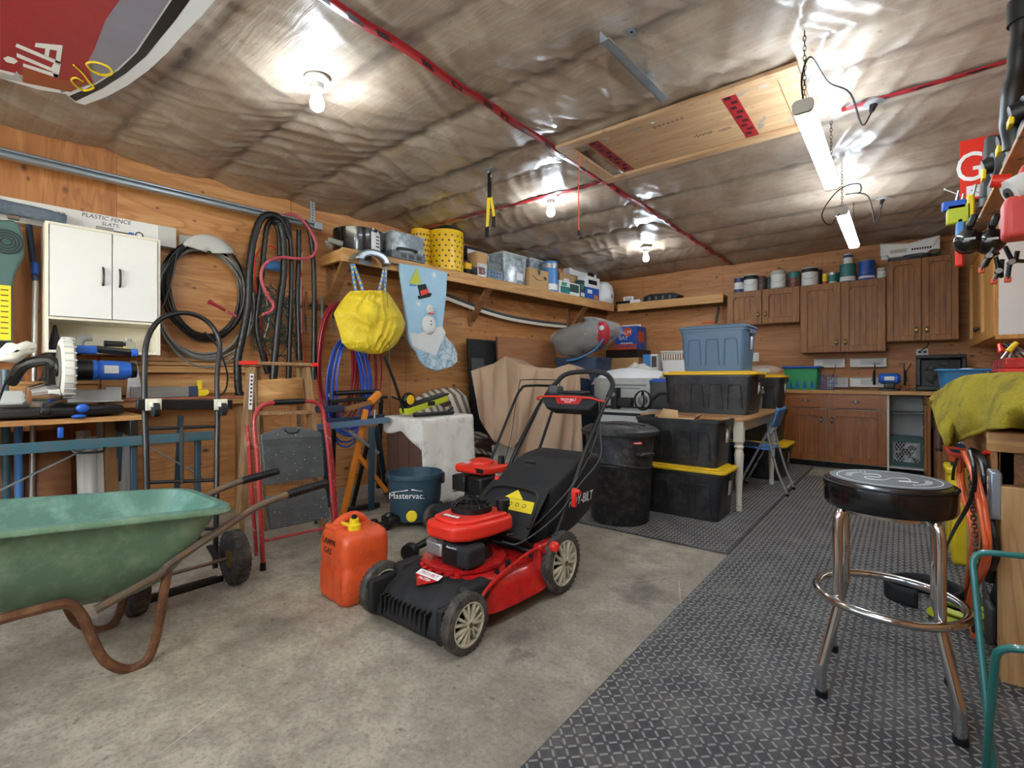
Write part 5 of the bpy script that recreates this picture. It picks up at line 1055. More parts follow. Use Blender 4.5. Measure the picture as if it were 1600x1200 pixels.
stock([(640,437),(648,424),(651,436),(648,448),(638,447)], .02,.004,'teal_tree','blue_light',skg,bev_=.001); stock([(637,443),(648,419),(655,440),(650,446),(640,444)], .0245,.005,'green_tree','lime',skg,bev_=.001)
hat = stock([(650,446),(662,444),(667,458),(672,459),(670,464),(652,468),(650,463),(654,462)], .02,.012,'top_hat','black_matte',skg,bev_=.003); stock([(653,455),(665,452),(667,458),(655,463)], .033,.003,'hat_band','red_bright',hat,bev_=.001)
sm = MB(); p = K(668,484); q = K(667,508); sn = MB().ball(V(.03,q.y,q.z),.085,.45,1,1.15).build('snowman_body','fluff',skg); MB().ball(V(.04,p.y,p.z),.045,.6,1,1.1).build('snowman_head','fluff',sn); 
MB().box(.05,.07,p.y-.03,p.y+.03,p.z-.05,p.z-.035).build('scarf','red_bright',sn,bev=.004); 
for dy in (-.012,.014): MB().ball((.066,p.y+dy,p.z+.008),.005).build('eye','black',sn)
for dz in (-.0,.035): MB().ball((.067,q.y+.0,q.z+dz),.007).build('button','black',sn)
for x,y in ((676,430),(652,475)):
    m = MB(); c_ = K(x,y)
    for k in range(3): a = PI*k/3; m.bar(V(.022,c_.y+.03*math.cos(a),c_.z+.03*math.sin(a)), V(.022,c_.y-.03*math.cos(a),c_.z-.03*math.sin(a)), .006,.003,(1,0,0))
    m.build('snowflake','ink_white',skg)
MB().cyl(K(610,411), K(702,430), .006).build('hanging_rod','black',skg)
# ================================================================ long shelf on the left wall and its load
ZS = 2.21
sf = LT('wall_shelf','long plywood shelf with lumber edge on the left wall','shelf',0,0,ZS)
sf.name = 'storage_shelf'
MB().box(.003,.37,-4.96,-.003,-.018,0).build('board','hatch_ply',sf); MB().box(.37,.41,-4.975,-.43,-.12,.0).build('front_edge','lumber',sf,bev=.003); MB().box(.003,.37,-4.975,-4.94,-.11,-.018).build('end_board','lumber_x',sf,bev=.003); MB().box(.003,.04,-4.94,-.003,-.11,-.018).build('wall_cleat','old_lumber',sf)
for s in (4.90, 3.1, 1.1): MB().bar((.03,-s,-.46),(.37,-s,-.07),.04,.09,(0,1,0)).build('brace','old_lumber',sf,bev=.003); 
for s in (4.90, 3.1, 1.1): MB().box(.003,.035,-s-.02,-s+.02,-.52,-.11).build('brace_post','old_lumber_z',sf)
def SB(px0, px1, ptop, d0, dep, name, label, cat, group=None, zb=ZS):
    """a root on the shelf between two pixel columns: returns root, width, height"""
    a = onL(px0, 430, d0+dep); b = onL(px1, 430, d0+dep); s0 = (a-WC).dot(WU); s1 = (b-WC).dot(WU); t = onL((px0+px1)/2, ptop, d0+dep)
    r = LT(name, label, cat, (s0+s1)/2, d0+dep/2, zb, group); return r, abs(s0-s1), t.z-zb
r, w, h = SB(500,583,350,.0,.25,'stock_pot','wide black drum with white label at the near end of the shelf','drum'); r.location = LW(4.72,.235,ZS); w = .225
MB().lathe([(.001,.0),(w,0),(w,.005),(w,.2),(w*1.01,.205),(w*1.01,.21),(w*.97,.21),(w*.97,.02),(.001,.015)],44).build('drum','black_gloss',r); MB().grid(lambda u,v: (w*1.004*math.cos(.0+.5*u), w*1.004*math.sin(.0+.5*u), .02+.16*v),8,2).build('label','paper',r,solid=.001)
m = MB(); [m.grid(lambda u,v,k=k: (w*1.009*math.cos(.22+.2*u), w*1.009*math.sin(.22+.2*u), .05+.03*k+.012*v),4,1) for k in range(4)]; m.build('label_print','ink_black',r)['kind']='stuff'
tc = LT('tool_clamp','small grey metal clamp lying on the drum edge of the shelf','clamp',5.0,.30,ZS); MB().bar((.0,-.05,.07),(.02,.08,.05),.03,.05).build('jaw','lead',tc,bev=.008); MB().bar((.0,-.06,.06),(-.02,-.02,.001),.03,.03).build('foot','lead',tc,bev=.006)
r, w, h = SB(606,668,368,.23,.18,'clear_organizer','clear plastic organizer box on a grey tray on the shelf','box')
w = .40; MB().box(-.1,.1,-w/2,w/2,.0,.075).build('tray','tool_grey',r,bev=.008); rtub(.2,w*.95,.17,.02,.97).build('clear_tub','frosted_bin',r,loc=(0,0,.076)); MB().prism(rr(.21,w,.02,3),(0,0,.246),(1,0,0),(0,1,0),.012).build('lid','frosted_bin',r); MB().tube([(.1,-.14,.085),(.13,-.12,.095),(.13,.06,.10),(.1,.08,.09)],.011,8).build('handle','black',r)
for k in range(3): MB().box(.1005,.102,-.09+k*.09,-.03+k*.09,.018,.058).build('slot','black',r)
for k in range(4): MB().box(-.08,.08,-.15+k*.08,-.09+k*.08,.085,.16+.02*(k%2)).build('contents',['red','lgrey','yellow','dgrey'][k],r,bev=.01)
def canister(px0,px1,ptop,d,label):
    r, w, h = SB(px0,px1,ptop,d,.0,'dotted_canister',label,'canister','yellow canisters on the shelf'); R = w/2*.93; r.location = r.location - WN*0
    h = min(h, .43); MB().lathe([(.001,0),(R,0),(R,h),(R*.96,h),(R*.96,.02),(.001,.01)],40).build('body','tote_yellow' ,r); m = MB(); n = 18
    for j in range(max(4,int(h/.055))):
        for k in range(n):
            a = 2*PI*(k+.5*(j%2))/n; z = .035+j*.055
            if z > h-.02: continue
            c_ = V(R*1.001*math.cos(a),R*1.001*math.sin(a),z); nn = V(math.cos(a),math.sin(a),0); m.cyl(c_, c_+nn*.001, .012, n=8)
    m.build('dot','brown',r)['kind']='stuff'
canister(673,719,352,.24,'taller yellow canister with dark dot pattern in front on the shelf'); canister(644,671,360,.125,'shorter yellow canister half hidden behind the tall one')
r = LT('toy_truck','yellow and black toy truck between the canister and the boxes','toy',3.40,.32,ZS)
MB().box(-.05,.05,-.09,.09,.03,.06).build('chassis','black',r,bev=.004); MB().box(-.05,.05,-.08,.0,.06,.13).build('cab','tote_yellow',r,bev=.01); MB().box(-.045,.045,.0,.09,.06,.1).build('bed','black',r,bev=.004)
for x in (-.045,.045):
    for y in (-.055,.055): MB().cyl((x-.012,y,.028),(x+.012,y,.028),.028,n=16).build('wheel','black_matte',r)
def carton(px0,px1,ptop,d,dep,name,label,cat,mat,deco=(),zb=ZS,group=None,hmax=None):
    r, w, h = SB(px0,px1,ptop,d,dep,name,label,cat,group,zb); h = min(h,hmax) if hmax else h
    b = MB().box(-dep/2,dep/2,-w/2,w/2,0,h).build('carton',mat,r,bev=.002)
    for (y0,y1,z0,z1,mt_) in deco: MB().box(dep/2+.0005,dep/2+.0015,-w/2+y0*w,-w/2+y1*w,z0*h,z1*h).build('printed_panel',mt_,b)
    return r, w, h
carton(724,741,408,.145,.1,'small_carton','small dark carton behind the toy truck','carton','dgrey',((.1,.9,.3,.9,'red'),))
carton(746,761,394,.2,.16,'toy_box','small box with picture print beside the wire crate','carton','cardboard',((.0,1,.0,.55,'foil'),(.1,.8,.1,.4,'skin_red')))
r, w, h = SB(763,786,412,.14,.24,'organizer_rack','pale blue organizer with round holes under the wire basket','organizer')
h = .11; MB().box(-.12,.12,-w/2,w/2,0,h).build('body','tote_blue',r,bev=.004); m = [MB().cyl((.12,-w/2+w*q,z),(.1215,-w/2+w*q,z),.012,n=10).build('hole','black',r) for q in (.2,.4,.6,.8) for z in (.035,.075)]
wk = LT('wire_basket','grey wire basket stacked on the pale blue organizer','basket',(r.location-WC).dot(WU),.26,ZS+h+.001); m = MB()
for k in range(9): y = -w/2+w*k/8; m.cyl((.11,y,0),(.11,y,.16),.003,n=5).cyl((-.11,y,0),(-.11,y,.16),.003,n=5)
for z in (.003,.055,.11,.16): m.tube([(.11,-w/2,z),(.11,w/2,z),(-.11,w/2,z),(-.11,-w/2,z)],.003,5,True,1)
m.build('wires','galv',wk); MB().box(-.105,.105,-w/2+.01,w/2-.01,.004,.09).build('contents','grey',wk,bev=.01)
pf = LT('picture_frame','framed print leaning at the back of the shelf','picture',2.99,.112,ZS); m = MB()
for a in ((-.29,.29,0,.03),(-.29,.29,.37,.40),(-.29,-.26,.03,.37),(.26,.29,.03,.37)): m.box(0,.022,*a)
m.build('frame','black',pf,bev=.003); pi_ = MB().box(.004,.008,-.26,.26,.03,.37).build('print','paper',pf); MB().ball((.01,.05,.24),.05,.1,.8,1.1).build('motif','orange_can',pi_); MB().ball((.01,.05,.31),.032,.1,1,1).build('motif','orange_can',pi_)
def clear_tote(px0,px1,ptop,d,dep,label,z=ZS,contents=('blue','paper','cardboard')):
    r, w, h = SB(px0,px1,ptop,d,dep,'clear_tote',label,'tote','clear totes on the shelf'); h = min(h,.44); b = rtub(dep,w*.94,h-.02,.03,.88).build('tub','frosted_bin',r); MB().prism(rr(dep*1.05,w,.03,3),(0,0,h-.02),(1,0,0),(0,1,0),.022).build('lid','lgrey',r,bev=.004); MB().tube([(dep*.5,-.08,h*.86),(dep*.55,-.06,h*.84),(dep*.55,.06,h*.84),(dep*.5,.08,h*.86)],.008,6).build('latch','clear',r)
    for k, c_ in enumerate(contents): MB().box(dep*.1,dep*.43,-w*.4+k*w*.26,-w*.4+k*w*.26+w*.24,.01,h*(.4+.12*((k*2)%3))).build('contents',c_,r,bev=.01)
    MB().box(dep*.475,dep*.478,w*.05,w*.3,h*.15,h*.4).build('label','paper',r); return r
clear_tote(786,825,397,.085,.29,'large clear tote with white lid in the middle of the shelf'); clear_tote(828,852,399,.03,.17,'smaller clear tote behind the cardboard box with arrow',contents=('lgrey','red_hose','paper'))
r, w, h = carton(827,857,421,.26,.12,'cardboard_box','brown cardboard box printed with a curved arrow on the shelf','box','cardboard')
MB().tube([(.0615,-w*.33,h*.62),(.0615,-w*.1,h*.44),(.0615,w*.12,h*.44),(.0615,w*.33,h*.58)],.007,6,flat=.3).build('printed_arrow','ink_black',r); MB().prism([(w*.2,h*.66),(w*.4,h*.66),(w*.36,h*.48)],(.0605,0,0),(0,1,0),(0,0,1),.001).build('arrow_head','ink_black',r); MB().prism([(-w*.1,h*.98),(w*.1,h*.98),(w*.06,h*.75),(0,h*.68),(-w*.06,h*.75)],(.0605,0,0),(0,1,0),(0,0,1),.001).build('packing_tape','dgrey',r)
r, w, h = SB(858,873,409,.24,.14,'tin_can','tall blue and silver cans, the lower of two stacked on the shelf','can'); h2 = h/2
MB().lathe([(.001,0),(w/2,0),(w/2,h2),(w*.45,h2),(.001,h2)],24).build('can','blue_light',r); MB().lathe([(w*.503,h2*.1),(w*.506,h2*.1),(w*.506,h2*.5),(w*.503,h2*.5)],24,cap=False).build('label','paper',r)
r2 = LT('tin_can','upper blue and silver can stacked on its twin on the shelf','can',(r.location-WC).dot(WU),.31,ZS+h2+.001); MB().lathe([(.001,0),(w/2,0),(w/2,h2),(w*.45,h2),(.001,h2)],24).build('can','blue_light',r2); MB().lathe([(w*.503,h2*.55),(w*.506,h2*.55),(w*.506,h2*.85),(w*.503,h2*.85)],24,cap=False).build('label','foil',r2)
carton(855,863,411,.05,.14,'blue_carton','narrow blue carton behind the stacked blue cans','carton','blue',((.2,.8,.4,.7,'ink_white'),))
carton(875,903,429,.06,.14,'cardboard_box','plain cardboard box behind the printed game box','box','cardboard',((.2,.5,.6,.8,'paper'),)); carton(874,906,441,.24,.12,'game_box','game box with green and white picture print on the shelf','carton','paper',((.05,.5,.1,.6,'bottle_teal'),(.5,.95,.3,.9,'dgreen'),(.1,.35,.65,.9,'green')))
carton(907,914,438,.26,.1,'seed_carton','narrow dark green printed carton on the shelf','carton','dgreen',((.1,.9,.1,.3,'paper'),(.2,.7,.5,.8,'green')))
r, w, h = carton(916,936,450,.24,.14,'blue_box','bright blue printed box under the white carton on the shelf','carton','blue',((.1,.45,.5,.8,'ink_white'),(.6,.9,.1,.45,'orange')))
carton(915,937,433,.24,.14,'white_carton','white carton lying on the bright blue box','carton','paper',((.2,.8,.3,.7,'ink_black'),),ZS+h+.001); 
r, w, h = carton(906,933,436,.02,.12,'large_white_carton','white printed carton standing behind the blue box','carton','lgrey',((.1,.4,.3,.7,'ink_black'),)); carton(890,932,417,.02,.12,'top_white_carton','white carton on top of the stack at the shelf corner','carton','paper',((.65,.9,.3,.8,'ink_black'),),ZS+h+.001)
r, w, h = SB(936,956,441,.18,.16,'paper_sack','white paper sack standing at the end of the shelf','sack'); MB().lathe([(.001,0),(w*.52,0),(w*.55,h*.4),(w*.48,h*.8),(w*.3,h),(.001,h)],16,sy=.9).build('sack','paper',r,ang=180); MB().lathe([(.02,0),(.03,0),(.03,.004),(.02,.004)],16,axis='x',c=(w*.54,-.01,h*.3),cap=False).build('printed_ring','ink_black',r)
# strips of trim stored under the shelf
for k,(d,mt_,zz) in enumerate(((.06,'lgrey',0),(.09,'dgrey',.035),(.13,'offwhite',.0))):
    o_ = T('trim_strip',['pale grey','dark grey','off-white'][k]+' long bowed trim strip stored under the shelf','strip',onL(700,470,d)+V(0,0,zz)); MB().tube([onL(x,y,d)-onL(700,470,d) for x,y in [(690,463),(740,482),(790,497),(840,506),(885,511)]],.012,6,flat=1.8).build('strip',mt_,o_); MB().cyl((0,-.03,.0),(0,-.05,.01),.014,n=8).build('end',mt_,o_)
# ================================================================ covered box with the trimmer on it
cbx = T('draped_box','brown box half covered by a white paint-stained drop cloth','box',(-3.22,2.88,0))
MB().box(-.22,.22,-.28,.28,.0,.735).build('box','brown',cbx,bev=.003)
for x in (-.075,.07): MB().box(x,x+.004,-.2815,-.28,.02,.72).build('panel_joint','black',cbx)
def cloth(u, v):          # top sheet, then a front drop over the +x side and a short drop over the near side
    if v < .45:
        t = v/.45; x = -.235+.475*t; z = .742+.004*mnoise.noise(V(u*6,t*5,1)); 
    else:
        t = (v-.45)/.55; x = .24+.012*math.sin(u*16)*t+.05*t*t; z = .742-.70*t
    y = -.295+.6*u
    if v >= .45: y += .03*math.sin(u*7)*t
    return (x, y, z)
MB().grid(cloth, 30, 34).build('drop_cloth','cloth_white',cbx,solid=.004,ang=180)
def flap(u, v): x = -.235+.475*u; return (x, -.292-.012*math.sin(u*12)*v-.01*v, .742-(.12+.12*u**3+.02*math.sin(u*9))*v)
MB().grid(flap, 20, 8).build('cloth_flap','cloth_white',cbx,solid=.004,ang=180)
tm = T('string_trimmer','lime green trimmer head lying upside down on the draped box','trimmer',(-3.22,2.88,.7465))
tp = lambda x, y, X=-3.2: onX(x, y, X) - tm.location
def tb_(pts, r, n, mt_): 
    q = [tp(*p) for p in pts]; q = [V(p.x,p.y,max(p.z,r)) for p in q]; return MB().tube(q, r, 10, sub=3).build(n, mt_, tm)
a, b = tp(630,650), tp(695,628); d = b-a
MB().bar(a+V(0,0,.035), b+V(0,0,.035), .11, .055).build('head','lime',tm,bev=.012,seg=3); MB().bar(a+V(0,0,.07), b+V(0,0,.075), .115, .014).build('shoe','black',tm,bev=.004)
pm = a.lerp(b,.55)+V(.056,0,.035); MB().box(pm.x,pm.x+.004,pm.y-.04,pm.y+.04,pm.z-.012,pm.z+.025).build('emblem','dark_metal',tm,bev=.002)
w_ = MB().lathe([(.015,-.022),(.05,-.025),(.058,-.015),(.058,.015),(.05,.025),(.015,.022)],24,axis='x').build('guide_wheel','black',tm,loc=tp(636,630)+V(.02,0,.03)); MB().lathe([(.004,.0),(.04,.024),(.04,.027),(.004,.03)],20,axis='x').build('wheel_disc','tote_yellow',w_)
tb_([(632,645),(627,630),(618,602),(608,575),(600,556)], .012, 'shaft', 'black'); tb_([(612,620),(632,628)], .008,'guard_rod','black')
MB().cyl(V(.16,-.30,.022), V(.19,.10,.022), .018).build('lower_tube','black',tm); MB().cyl((.185,.05,.04),(.17,.12,.06),.01).build('hook','dark_metal',tm)
# ================================================================ armchair under a striped towel
ac = T('armchair','small armchair draped with brown and white striped towels','chair',LW(3.72,.55,0),WROT)
MB().box(-.30,.38,-.32,.30,.14,.42).build('seat_base','brown',ac,bev=.02); MB().box(-.38,-.26,-.32,.30,.3,.82).build('back','brown',ac,bev=.03)
for x in (-.3,.32):
    for y in (-.28,.26): MB().cyl((x,y,0),(x,y,.15),.022).build('leg','dark_metal',ac)
t = NT('stripe_y'); sp = t.n('ShaderNodeSeparateXYZ'); t.l(t.coord(), sp.inputs[0]); w = t.math('FRACT', t.math('MULTIPLY', t.math('ADD', sp.outputs[1], t.math('MULTIPLY', sp.outputs[2], .25)), 10.5)); t.bump(t.noise(t.coord(), 220, 3), .3, .003); t.out(t.ramp(w, [(.0,'#d6d0c6'),(.46,'#d6d0c6'),(.5,'#85705f'),(.92,'#85705f'),(.96,'#d6d0c6')]), .95)
MB().grid(lambda u,v: (-.25+.02*math.sin(u*9)+.03*math.sin(v*5)-.11*max(0,v-.85)/.15, -.36+.70*u, .46+.50*v-.06*(2*u-1)**4*v-.10*(1-u)**2*v), 26, 20).build('back_towel','stripe_y',ac,solid=.012,ang=180)
MB().grid(lambda u,v: (-.24+.66*v+.02*math.sin(u*8), -.30+.62*u, .455+.03*math.sin(u*5+1)-.16*max(0,v-.72)/.28+.02*math.sin(v*8)), 24, 20).build('seat_towel','stripe_y',ac,solid=.012,ang=180)
MB().grid(lambda u,v: (.43+.03*math.sin(u*9)*v+.05*v, .02+.34*u, .40-.33*v), 18, 14).build('hanging_sheet','cloth_white',ac,solid=.006,ang=180)
# ================================================================ furniture under a tan sheet
ts = T('sheeted_furniture','furniture hidden under a tan bed sheet hanging in folds','sheet',onZ(880,770)+V(-.2,.25,0))
colsx = [(736,580,750,655),(750,575,757,668),(772,568,772,690),(790,557,800,702),(812,569,808,705),(838,574,812,735),(866,576,838,752),(889,569,868,762),(900,574,892,768),(906,590,913,770)]
def sheet(u, v):
    t = u*(len(colsx)-1); i = min(int(t), len(colsx)-2); f = t-i; f = f*f*(3-2*f); c0, c1 = colsx[i], colsx[i+1]; xt, yt, xb, yb_ = [c0[k]*(1-f)+c1[k]*f for k in range(4)]
    if v < .25:                                   # top, running back from the ridge
        k = 1-v/.25; p = Vector((0,0,CH)) + ray(xt, yt)*5.0; return p + V(-.25,.75,0).normalized()*(.55*k) + V(0,0,-.02*k) - ts.location
    s = (v-.25)/.75; x = xt+(xb-xt)*s; y = yt+(yb_-yt)*s; dep = 5.0 - .42*s**1.3 - .085*math.sin(u*26+s*2.5)*s**.6 - .07*math.sin(u*13+1)*s - .10*math.exp(-((u-.33)/.06)**2)*(1-s*.4) + .02*mnoise.noise(V(u*14,s*5,2))
    return Vector((0,0,CH)) + ray(x, y)*dep - ts.location
MB().grid(sheet, 60, 44).build('sheet','cloth_tan',ts,solid=.006,ang=180)
p = onZ(865,690,.5); q = T('x','x','x'); bpy.data.objects.remove(q)
bx_ = MB(); c0 = Vector((0,0,0)) + ray(825,588)*5.35; c0.z = 0; bx_.box(-.42,.42,-.2,.2,0,1.12).build('covered_frame','brown',ts,loc=c0-ts.location+V(0,0,0),rot=(0,0,math.radians(32)),bev=.03)
# ================================================================ window screen and brown panel against the wall
ws = LT('window_screen','black framed window screen leaning against the left wall','screen',2.97,.22,0,None); m = MB()
for a in ((-.26,.26,0,.03),(-.26,.26,1.50,1.53),(-.26,-.23,.03,1.50),(.23,.26,.03,1.50)): m.box(-.01,.01,*a)
ws.rotation_euler = (0,-.08,WROT); m.build('frame','black',ws); MB().box(-.002,.002,-.23,.23,.03,1.5).build('mesh','black_matte',ws); MB().box(.01,.016,-.22,-.02,1.1,1.3).build('mesh_patch','dgrey',ws)
bp_ = LT('brown_panel','brown wood-grain panel leaning behind the tan sheet','panel',2.26,.30,0); bp_.rotation_euler = (0,-.06,WROT); MB().box(-.012,.012,-.58,.58,0,1.565).build('panel','panel_brown',bp_,bev=.002); MB().box(-.013,.013,-.585,-.58,0,1.566).build('edge_band','brown',bp_)
# ================================================================ totes
def tote(label, x0, x1, y0, y1, z0, h, body, lid=None, name='storage_tote', ribs=4, group='storage totes', handle=True, sticker=True, lidh=.03):
    w, d = x1-x0, y1-y0; r = T(name, label, 'tote', ((x0+x1)/2,(y0+y1)/2,z0), group=group); hb = h-(lidh if lid else 0)
    b = rtub(w*.96,d*.96,hb,.04,.9,.005).build('tub',body,r,ang=50)
    n = ribs                                                   # recessed panels on the long sides, stepped columns
    for s in (-1,1):
        for k in range(n):
            xa = -w*.40+k*(w*.8/n)+.02; xb = xa+w*.8/n-.04; m = MB(); yy = lambda z: s*(d*.96/2)*(.9+.1*z/hb)
            m.tube([(xa,yy(.05)+s*.001,.05),(xa+.01,yy(hb*.68),hb*.68),(xa+.03,yy(hb*.74),hb*.74),(xb-.03,yy(hb*.74),hb*.74),(xb-.01,yy(hb*.68),hb*.68),(xb,yy(.05)+s*.001,.05)],.006,6,sub=3); m.build('rib',body,b)
    m = MB(); rim = rr(w*.99,d*.99,.045,4); N = len(rim); inn = rr(w*.945,d*.945,.04,4)
    m.add([(x,y,hb-.022) for x,y in rim]+[(x,y,hb) for x,y in rim]+[(x,y,hb) for x,y in inn]+[(x,y,hb-.022) for x,y in inn],[(i*N+k,i*N+(k+1)%N,((i+1)%4)*N+(k+1)%N,((i+1)%4)*N+k) for i in range(4) for k in range(N)]); m.build('rim',body,b,ang=50)
    if handle:
        for s in (-1,1): MB().box(s*w*.5-.012,s*w*.5+.012,-.07,.07,hb-.05,hb-.015).build('grip',body,b,bev=.005)
    if sticker: MB().add([(w*.475,-.03,hb*.5),(w*.475,.04,hb*.5),(w*.484,.04,hb*.8),(w*.484,-.03,hb*.8)],[(0,1,2,3)]).build('sticker','paper',b,solid=.002)
    if lid:
        L = rslab(w*1.02,d*1.02,hb-.004,hb+lidh*.6,.055).build('lid',lid,r,bev=.006,seg=3); rslab(w*.9,d*.86,hb+lidh*.6,hb+lidh,.05).build('lid_top',lid,L,bev=.006)
    return r
tA = tote('black tote with yellow lid on the floor under the open tote',-1.78,-1.0,3.70,4.10,.011,.385,'tote_black','tote_yellow')
tB = tote('open black tote holding a cardboard box, beside the trash can',-1.72,-1.03,3.75,4.13,.397,.355,'tote_black')
cbx2 = T('opened_carton','small opened cardboard box inside the black open tote','box',(-1.42,3.95,.405),.1); MB().box(-.14,.14,-.1,.1,0,.335).build('carton','cardboard',cbx2,bev=.002); MB().add([(-.14,-.1,.336),(.02,-.1,.336),(.0,-.02,.40),(-.12,-.02,.41)],[(0,1,2,3)]).build('flap','cardboard',cbx2,solid=.003); MB().add([(.14,-.1,.336),(.14,.1,.336),(.16,.1,.375),(.16,-.1,.375)],[(0,1,2,3)]).build('flap','cardboard',cbx2,solid=.003)
# ---- table with turned legs
tbl = T('dining_table','white table with turned legs and honey-coloured top','table',(-1.40,4.82,0))
rslab(.90,1.42,.725,.75,.09).build('table_top','table_wood',tbl,bev=.006,seg=3); MB().box(-.38,.38,-.62,-.6,.63,.725).box(-.38,.38,.6,.62,.63,.725).box(-.4,-.38,-.62,.62,.63,.725).box(.36,.38,-.62,.62,.63,.725).build('apron','white',tbl)
lp_ = [(.014,.012),(.02,.012),(.022,.04),(.018,.05),(.024,.06),(.018,.07),(.022,.08),(.02,.1),(.033,.40),(.036,.46),(.028,.50),(.038,.52),(.028,.54),(.04,.56)]
for x in (-.36,.385):
    for y in (-.655,.58):
        g = MB().lathe(lp_,20,c=(x,y,0)).build('leg','cream',tbl); MB().box(x-.036,x+.036,y-.036,y+.036,.56,.725).build('leg_block','cream',g,bev=.004)
tC = tote('black tote with yellow lid standing on the table',-1.76,-.965,4.45,4.93,.7515,.375,'tote_black','tote_yellow')
for i, x in enumerate((-.1,.2)): pass
tBl = tote('slate blue tote with matching lid on top of the table stack',-1.62,-1.03,4.50,4.90,1.127,.41,'tote_blue','tote_blue',ribs=3)
tD = tote('black tote with yellow lid on the floor behind the folding chair',-1.75,-.92,5.57,6.12,.011,.375,'tote_black','tote_yellow')
tD2 = tote('black tote in the stack behind the table',-1.65,-.98,5.72,6.12,.387,.34,'tote_black',None,sticker=False)
tE = tote('black tote with yellow lid at the top of the stack behind the table',-1.60,-.97,5.74,6.12,.73,.37,'tote_black','tote_yellow')
tF = tote('bright blue tote under the table',-1.78,-1.33,4.6,5.3,.011,.56,'blue_light',None,sticker=False)
gb = tote('small grey bin with lid on the far end of the table',-1.30,-1.09,5.22,5.46,.7515,.235,'grey','lgrey',ribs=2,sticker=False)
pb_ = T('plastic_bag','crumpled clear plastic bag on the stack behind the table','bag',(-1.2,5.93,1.103)); MB().ball((0,0,.05),.14,1.3,.8,.38).build('bag','clear_bag',pb_); MB().box(-.08,.08,-.06,.06,.005,.06).build('contents','lgrey',pb_,bev=.02)
# ---- folding chair
fc = T('folding_chair','blue folding chair with chrome legs tucked against the table','chair',(-1.0,5.1,0))
for y in (-.17,.17):
    MB().tube([(.12,y,.80),(.10,y,.70),(-.04,y,.40),(-.22,y,.03)],.0105,8,sub=3).build('frame_tube','chair_steel',fc); MB().tube([(.04,y,.56),(.07,y,.42),(.13,y,.2),(.20,y,.03),(.20,y,.013)],.0105,8,sub=3).build('rear_leg','chair_steel',fc)
    MB().cyl((.2,y,.011),(.2,y,.035),.014).build('foot','black',fc); MB().cyl((-.22,y,.011),(-.22,y,.035),.014).build('foot','black',fc)
MB().tube([(.2,-.17,.09),(.2,.17,.09)],.007,8,sub=1).build('cross_rod','chair_steel',fc)
MB().grid(lambda u,v: (-.30+.36*u, -.17+.34*v, .425+.012*math.cos(PI*u)-.008*math.sin(PI*v)),10,8).build('seat','blue_light',fc,solid=.014); MB().grid(lambda u,v: (.075+.05*u+.02*math.sin(PI*v), -.19+.38*v, .62+.17*u),8,8).build('backrest','blue_light',fc,solid=.014)
# ---- trash can
tn = T('trash_can','large black plastic trash can with domed lid','trash can',(-1.66,3.38,.011))
MB().lathe([(.001,0),(.205,0),(.212,.01),(.235,.42),(.238,.425),(.232,.44),(.252,.63),(.27,.635),(.272,.66),(.262,.66),(.245,.63),(.2,.02),(.001,.015)],48).build('barrel','can_black',tn)
ld_ = MB().lathe([(.282,.645),(.287,.65),(.287,.672),(.272,.676),(.262,.69),(.22,.705),(.12,.715),(.001,.717)],48).build('lid','can_black',tn)
for k in (-1,0,1): MB().tube([(-.2,k*.09,.714-.008*abs(k)),(0,k*.075,.722),(.2,k*.09,.714-.008*abs(k))],.012,6,flat=.5).build('lid_rib','can_black',ld_)
for a in (-.35, PI-.35): MB().box(-.02,.05,-.07,.07,.5,.53).build('handle','can_black',tn,loc=(.235*math.cos(a),.235*math.sin(a),0),rot=(0,0,a),bev=.01)
rb_ = MB().box(-.035,.035,-.003,.001,-.009,.009).build('brand_plate','red_bright',tn,loc=(.258*math.cos(-.62),.258*math.sin(-.62),.60),rot=(0,0,-.62+PI/2)); MB().box(-.026,.026,-.0036,-.003,-.003,.003).build('plate_print','ink_white',rb_)
m = MB().tube([(.242*math.cos(a),.242*math.sin(a),.43+.018*math.sin((a+2.2)*2.2)) for a in [-2.4+2.6*k/16 for k in range(17)]],.009,6).build('moulded_ridge','can_black',tn)
# ================================================================ the pile in the back corner
tote('navy storage bin at the bottom of the corner pile',-3.62,-2.98,5.42,5.90,0.0005,.66,'navy',None,sticker=False); tote('navy storage bin carrying the bagged blanket',-3.62,-2.98,5.42,5.90,.665,.66,'navy',None,sticker=False)
bgd = T('bagged_blanket','grey blanket in a clear plastic bag on the navy bin','bag',(-3.30,5.66,1.327),.15)
def pil(u, v, k=1.0):
    a = 2*PI*u; b = PI*(v-.5); cb2 = math.cos(b); r = 1+.16*mnoise.noise(V(math.cos(a)*2,math.sin(a)*2,v*4))+.07*(1-abs(mnoise.noise(V(math.cos(a)*5+v*4,math.sin(a)*5,v*9))))**3; r *= .95; return (-.0+.48*k*cb2*math.cos(a)*r, .26*k*cb2*math.sin(a)*r, .26+.225*k*math.sin(b)*r+.05*math.cos(a))
MB().grid(lambda u,v: pil(u,v,.93), 64, 36).build('blanket','grey_blanket',bgd,ang=180); MB().grid(lambda u,v: pil(u,v,1.0), 64, 36).build('clear_wrap','clear_bag',bgd,ang=180); MB().ball((.30,-.12,.30),.13,.8,.7,1.2).build('red_cloth','skin_red',bgd); MB().cyl((.33,-.22,.36),(.33,-.225,.36),.03).build('round_sticker','paper',bgd)
MB().tube([(.36,-.24,.22),(.25,-.27,.08),(.05,-.28,-.02),(-.12,-.27,-.05)],.032,8,flat=.4).build('blue_handle','blue_light',bgd)
